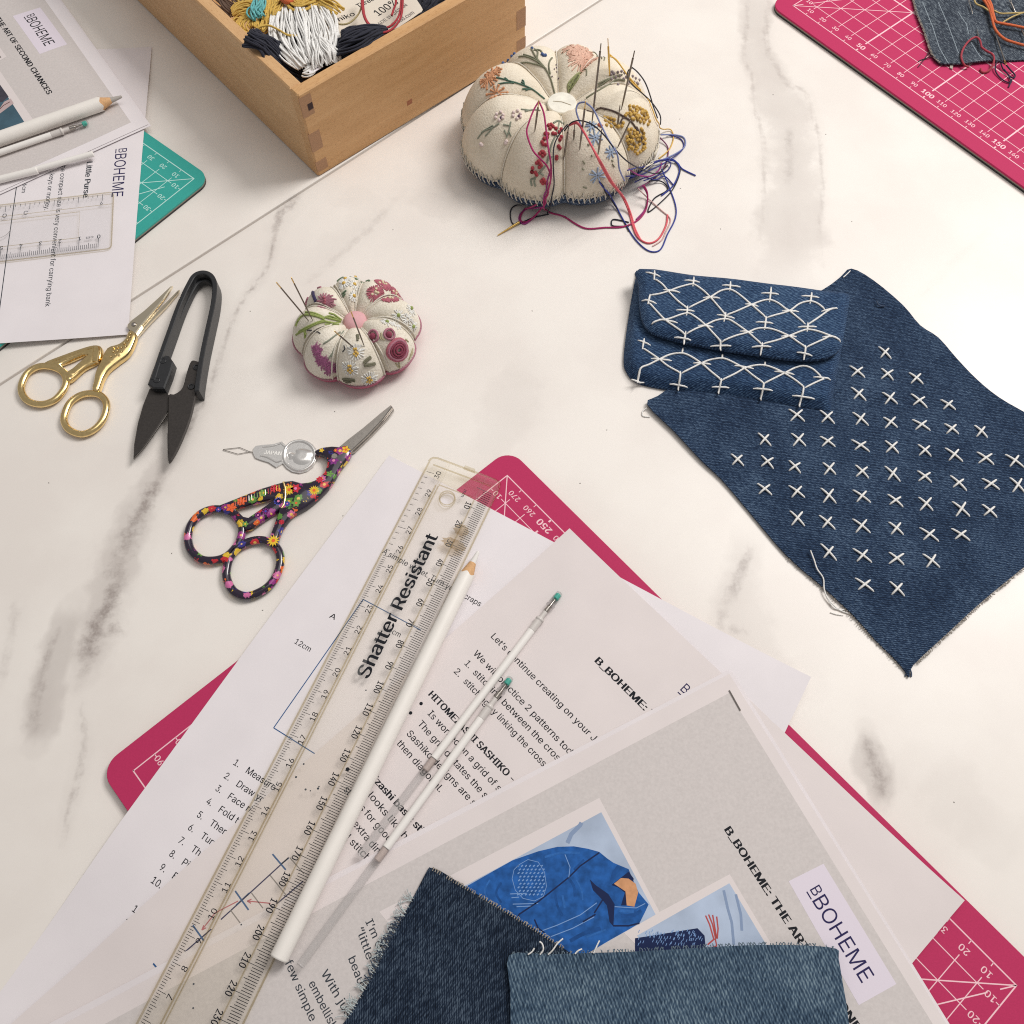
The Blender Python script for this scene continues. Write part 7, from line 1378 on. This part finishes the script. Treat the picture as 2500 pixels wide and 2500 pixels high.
for P_, lab in (([(-93.88,273.3,24.69),(-103.52,276.17,49.74)], 'leftmost needle slanting from the small pincushion'), ([(-91.83,273.08,25.14),(-96.23,276.33,52.6)], 'gilt eyed needle slanting beside the leftmost one'), ([(-71.99,257.54,25.09),(-78.91,259.01,35.99)], 'short needle slanting into the daisy panel'), ([(-67.0,258.45,24.27),(-69.91,262.19,45.75)], 'gilt eyed needle crossing the pink button')):
    needle('needle', P_[0], P_[1], lab, NS, .36, DARKSTEEL, BRASS, eye=3.6)

# ------------------------------------------------------------------ wooden box with threads
b0 = (-101.8, 387.8); e1 = (math.cos(math.radians(39.5)), math.sin(math.radians(39.5))); e2 = perp(e1)
BH, TW, BL, BW = 54.0, 6.8, 150.0, 230.0
bx = root('wooden_box', b0, 'open beech box with finger jointed corners full of embroidery threads', 'box')
Bp = lambda a, b: (b0[0] + e1[0] * a + e2[0] * b, b0[1] + e1[1] * a + e2[1] * b)
def wall(a0, a1, c0, c1, z0=0.0, z1=BH, mat=BEECH, name='side_panel', bev=.8):
    mesh(name, prism([Bp(a0, c0), Bp(a1, c0), Bp(a1, c1), Bp(a0, c1)], z0, z1, bev=bev), mat, bx)
mesh('side_panel', prism([Bp(1.0, 0), Bp(BL - 1, 0), Bp(BL, 1), Bp(BL, TW), Bp(0, TW), Bp(0, 1.0)], .8, BH, bev=.7), BEECH, bx)
mesh('side_panel', prism([Bp(0.02, TW + .05), Bp(TW, TW + .05), Bp(TW, BW), Bp(0.02, BW)], .8, BH - .02, bev=.7), BEECH2, bx)
mesh('side_panel', prism([Bp(BL - TW, TW + .05), Bp(BL, TW + .05), Bp(BL, BW), Bp(BL - TW, BW)], .8, BH, bev=.7), BEECH2, bx)
mesh('side_panel', prism([Bp(TW + .05, BW - TW), Bp(BL - TW - .05, BW - TW), Bp(BL - TW - .05, BW), Bp(TW + .05, BW)], .8, BH, bev=.7), BEECH, bx)
mesh('bottom_panel', prism([Bp(TW, TW), Bp(BL - TW, TW), Bp(BL - TW, BW - TW), Bp(TW, BW - TW)], 1.5, 5.0), BEECH, bx)
# finger ends showing on the front face
for z0, z1 in ((BH - 14.5, BH - 2.0), (BH - 37.0, BH - 25.0), (3.0, 10.0)):
    for a0, a1 in ((.3, 7.2), (BL - 7.2, BL - .3)):
        mesh('finger_joint', prism([Bp(a0, -.06), Bp(a1, -.06), Bp(a1, .5), Bp(a0, .5)], z0, z1), ENDGRAIN, bx)
mesh('peg_hole', prism([Bp(4.0, -.12), Bp(7.0, -.12), Bp(7.0, .3), Bp(4.0, .3)], BH - 11.5, BH - 7.6), plain('hole_shade', srgb(62, 44, 44), .9), bx)  # dark plate on the face, the hole's inner shade put into its colour
mesh('knot_mark', prism([Bp(63, -.05), Bp(66.5, -.05), Bp(66.5, .2), Bp(63, .2)], 11, 14), plain('red_knot', srgb(164, 104, 74), .8), bx)
def bundle(path, w, n, r, seed, zj=2.0, taper=None, wob=1.8):
    """n yarns following a path; w = half widths at its points"""
    rs = random.Random(seed); P = spline(path, 4); N = len(P)
    W = spline([(x,) for x in w], 4) if len(w) > 2 else [(w[0] + (w[-1] - w[0]) * i / (N - 1),) for i in range(N)]
    G = []
    for k in range(n):
        o = (k + .5) / n * 2 - 1 + rs.uniform(-.5, .5) / n; h = math.sqrt(max(0, 1 - o * o)) * rs.uniform(.2, 1); ph = rs.uniform(0, 6); pts = []
        e = N if rs.random() < .7 else max(3, N - rs.randrange(0, max(1, N // 5)))
        for i in range(e):
            u = unit(P[max(0, i - 1)], P[min(N - 1, i + 1)]); v = perp(u); d = o * W[i][0] + wob * math.sin(i * .55 + ph) * .5
            pts.append((P[i][0] + v[0] * d, P[i][1] + v[1] * d, P[i][2] + h * min(zj, W[i][0]) ))
        G.append(tube(pts, r, 5))
    return join(*G)
BROWN = T('brown_skein', 96, 66, 48); MST = T('mustard_skein', 208, 168, 70, .1); WSK = T('white_skein', 238, 233, 224); NSK = T('navy_skein', 30, 32, 50); TQ = T('turquoise_tie', 78, 176, 178); RD = T('red_skein', 190, 32, 44); OLV = T('olive_skein', 168, 148, 92)
sk = root('mustard_skein', Bp(20, 70), 'mustard yellow thread skein tied with turquoise in the wooden box', 'thread skein', z=30)
mesh('yarns', join(bundle([(-130.2,458.46,46),(-134.13,459.12,47),(-139.52,459.68,46),(-143.78,458.72,44)], [2.5, 7, 9, 6], 22, .5, 1), bundle([(-130.11,457.53,46),(-132.05,450.74,47),(-133.87,447.51,46),(-132.39,446.38,44)], [2.5, 8, 10, 7], 22, .5, 2), bundle([(-125.13,478.03,44),(-126.12,465.82,46),(-127.95,456.67,48)], [9, 6, 3], 24, .5, 3), bundle([(-141.06,483.21,42),(-135.59,472.61,44),(-130.79,461.28,46)], [9, 8, 3], 18, .5, 4), bundle([(-114.58,467.89,47),(-116.88,460.05,48),(-119.65,455.49,48),(-121.13,452.63,46)], [5, 5, 4, 3], 14, .5, 5), bundle([(-122.18,476.56,45),(-122.86,460.63,47),(-124.93,452.74,46),(-128.88,450.67,42)], [7, 7, 6, 4], 22, .5, 15)), MST, sk, True, kind='stuff')
mesh('yarn_loops', join(bundle([(-112.16,461.88,50),(-107.44,458.01,50),(-103.02,457.87,50),(-98.87,461.47,50)], [3, 4, 4, 3], 10, .5, 6), bundle([(-102.16,463.44,50),(-95.7,461.37,50),(-90.47,458.41,50),(-85.33,453.57,49)], [3, 3, 3, 4], 9, .5, 7), bundle([(-113.5,462.86,50),(-106.04,464.5,50),(-98.3,462.38,50)], [4, 5, 4], 12, .5, 8)), MST, sk, True, kind='stuff')
mesh('tie', join(bundle([(-128.72,467.51,49),(-128.9,458.68,50),(-129.72,454.08,50),(-127.73,450.29,49)], [2, 3.2, 4.2, 3.2], 16, .55, 9, 2.5)), TQ, sk, True)
br = mesh('brown_skein', join(bundle([(-159.45,491.26,38),(-152.19,478.54,40),(-147.25,468.43,41),(-144.8,464.01,40)], [14, 12, 8, 5], 30, .55, 10), bundle([(-148.0,488.14,40),(-142.22,475.52,42),(-138.3,468.72,42)], [12, 10, 6], 24, .55, 11)), BROWN, None, True)
meta(br, 'dark brown thread skein behind the mustard one in the wooden box', 'thread skein')
wk = root('white_skein', Bp(28, 34), 'white thread skein with cut ends and paper band in the box corner', 'thread skein', z=30)
mesh('yarns', bundle([(-108.21,465.27,46),(-105.16,450.05,49),(-102.04,435.99,50),(-98.75,424.39,50),(-96.36,416.67,47)], [13, 17, 18, 15, 9], 66, .55, 12, 3.5), WSK, wk, True, kind='stuff')
mesh('cut_ends', join(bundle([(-94.5,430.56,52),(-92.28,423.09,53),(-90.63,418.2,52),(-89.36,415.25,48)], [3, 5, 7, 8], 26, .5, 13, 2.5), bundle([(-118.02,448.47,47),(-114.51,436.6,47),(-110.31,427.93,46),(-106.08,420.91,43)], [3, 3, 4, 5], 8, .55, 14), bundle([(-101.54,412.51,47),(-99.49,412.11,48),(-96.5,412.88,48)], [4, 4, 3], 10, .5, 16)), WSK, wk, True, kind='stuff')
mesh('paper_band', sheet([(-99.58,413.4),(-93.47,417.54),(-91.75,414.46),(-98.02,408.64)], 48.5, .3), PAPER, wk)
def tangle(name, lines, label, mat, r=.55):
    o = mesh(name, join(*lines), mat, None, True); return meta(o, label, 'thread skein')
tangle('navy_skein', [bundle([(-60.11,437.85,50),(-66.46,433.69,52),(-74.64,428.69,53),(-81.39,426.2,52),(-84.23,426.43,48),(-83.92,425.18,44)], [3, 5, 8, 8, 7, 5], 40, .6, 20, 4), bundle([(-64.66,436.5,48),(-72.48,431.39,48),(-80.65,427.92,46),(-85.66,427.68,42)], [5, 8, 7, 5], 34, .6, 22, 4)], 'navy thread skein folded against the front wall of the box', NSK)
tangle('navy_skein', [bundle([(-128.2,425.26,57),(-124.4,423.4,57),(-120.24,422.69,54),(-116.22,421.43,50),(-111.4,420.74,44),(-103.32,419.79,38)], [6, 5, 6, 8, 10, 10], 48, .6, 21, 4), bundle([(-121.64,438.8,44),(-114.53,432.77,40),(-107.32,425.81,36),(-105.0,422.8,34)], [12, 14, 12, 8], 44, .7, 23, 4)], 'navy thread skein whose cut end hangs over the left wall of the box', NSK)
tangle('dark_thread_bed', [bundle([(-106.58,441.78,14),(-93.52,462.38,20),(-73.47,480.19,26),(-40.47,504.09,26)], [40, 44, 44, 40], 60, 1.2, 24, 6), bundle([(-41.76,463.65,40),(-39.74,468.51,42),(-35.38,477.95,42)], [10, 12, 14], 30, .6, 25, 4)], 'mass of dark navy thread filling the bottom of the box', NSK)
lb = root('thread_label', Bp(70, 40), 'cream printed thread label standing among the skeins in the box', 'label', z=30)
LZ = lambda x, y: 45.0 + 2.5 * math.sin(x * .06) * math.sin(y * .05)
CREAM = paper_mat('cream_label_paper', srgb(226, 216, 202))
mesh('card', sheet(spline([(-100.2,475.88),(-77.64,488.74),(-51.45,484.0),(-45.2,466.54),(-41.97,458.92),(-44.32,456.19),(-50.51,450.83),(-59.11,444.23),(-67.87,443.59),(-75.84,439.75),(-82.05,439.04),(-85.8,428.43),(-92.91,433.09),(-95.99,451.31)], 2, True), LZ, .25, spacing=5), CREAM, lb, True)
LT = lambda x, y: LZ(x, y) + .36
for s, c, cap, m_, fit in (('Sashiko', [(-91.77,450.99),(-78.18,460.12)], 3.6, BLACKINK, 'ashiko'), ('Thread', [(-76.93,465.72),(-66.51,473.18)], 3.6, BLACKINK, 'Thread'), ('100%', [(-65.75,457.87),(-54.74,466.63)], 5.6, BLACKINK, '100%'), ('MADE IN JAPAN', [(-66.61,448.11),(-50.05,463.66)], 2.6, GREYLINE, None), ('www.thread.com', [(-63.12,443.98),(-46.06,456.7)], 3.0, GREYLINE, None), ('cotton 100', [(-81.93,438.4),(-70.02,444.2)], 2.2, GREYLINE, None)):
    text('printed_text', s, *c, cap, LT, m_, lb, fit=fit)
loose('red_thread', [[(-73.72,466.82,51),(-72.87,455.6,51),(-71.42,447.3,51),(-68.16,441.3,51),(-63.11,438.72,51),(-57.62,440.98,51),(-53.84,448.58,51),(-52.96,460.55,51),(-53.45,466.18,51)], [(-74.37,466.16,51.5),(-72.94,452.17,51.5),(-70.69,443.89,51.5),(-66.59,436.82,52),(-61.39,433.15,53),(-56.16,437.84,52),(-52.51,447.88,51.5),(-52.11,465.46,51.5)], [(-56.45,464.91,52),(-55.57,457.42,52),(-56.8,453.26,51),(-57.67,449.35,50.5)]], .6, RD, 'red thread looped over the printed label in the box')
loose('olive_thread', [[(-98.3,462.38,50),(-95.16,454.65,50.5),(-91.28,449.88,49.5),(-86.12,445.81,49),(-81.12,445.66,49),(-76.98,450.09,49),(-74.3,456.06,50),(-74.26,468.21,50)]], .5, OLV, 'olive thread making a shallow loop on the printed label')
loose('mustard_thread', [[(-128.27,437.81,52),(-125.1,439.56,53),(-120.86,440.33,53),(-115.64,437.04,53),(-110.39,432.87,53),(-105.12,433.36,52)]], .55, MST, 'single mustard strand lying across the white skein')
loose('mustard_thread', [[(-124.1,431.57,54),(-120.09,431.84,53),(-117.68,429.5,52),(-116.95,425.45,51)]], .35, OLV, 'thin ochre strand over the navy skein end')
loose('orange_thread', [[(-117.19,464.43,51),(-114.09,460.17,52),(-111.61,460.56,52),(-109.67,465.13,51)]], 1.6, ORANGE, 'orange thread end at the top edge above the white skein')
# lint specks on the table
LINT = plain('lint', srgb(104, 98, 94), .9)
mesh('lint', join(*[tube([(x, y, .12), (x + .5 * math.cos(i * 2.1), y + .5 * math.sin(i * 2.1), .14)], .14, 4) for i, (x, y) in enumerate([(178.89,411.53),(154.18,442.77),(99.24,425.74),(94.38,374.24),(-83.74,238.14),(-76.72,183.42),(31.41,197.14),(172.54,52.1),(153.73,31.09),(45.39,225.06),(12.47,294.9),(-59.7,349.98),(-130.53,298.6),(-214.1,202.94),(-152.31,166.59),(-109.42,138.62),(113.24,345.29),(182.98,348.97)])]), LINT, None, kind='stuff')

bpy.context.view_layer.update()
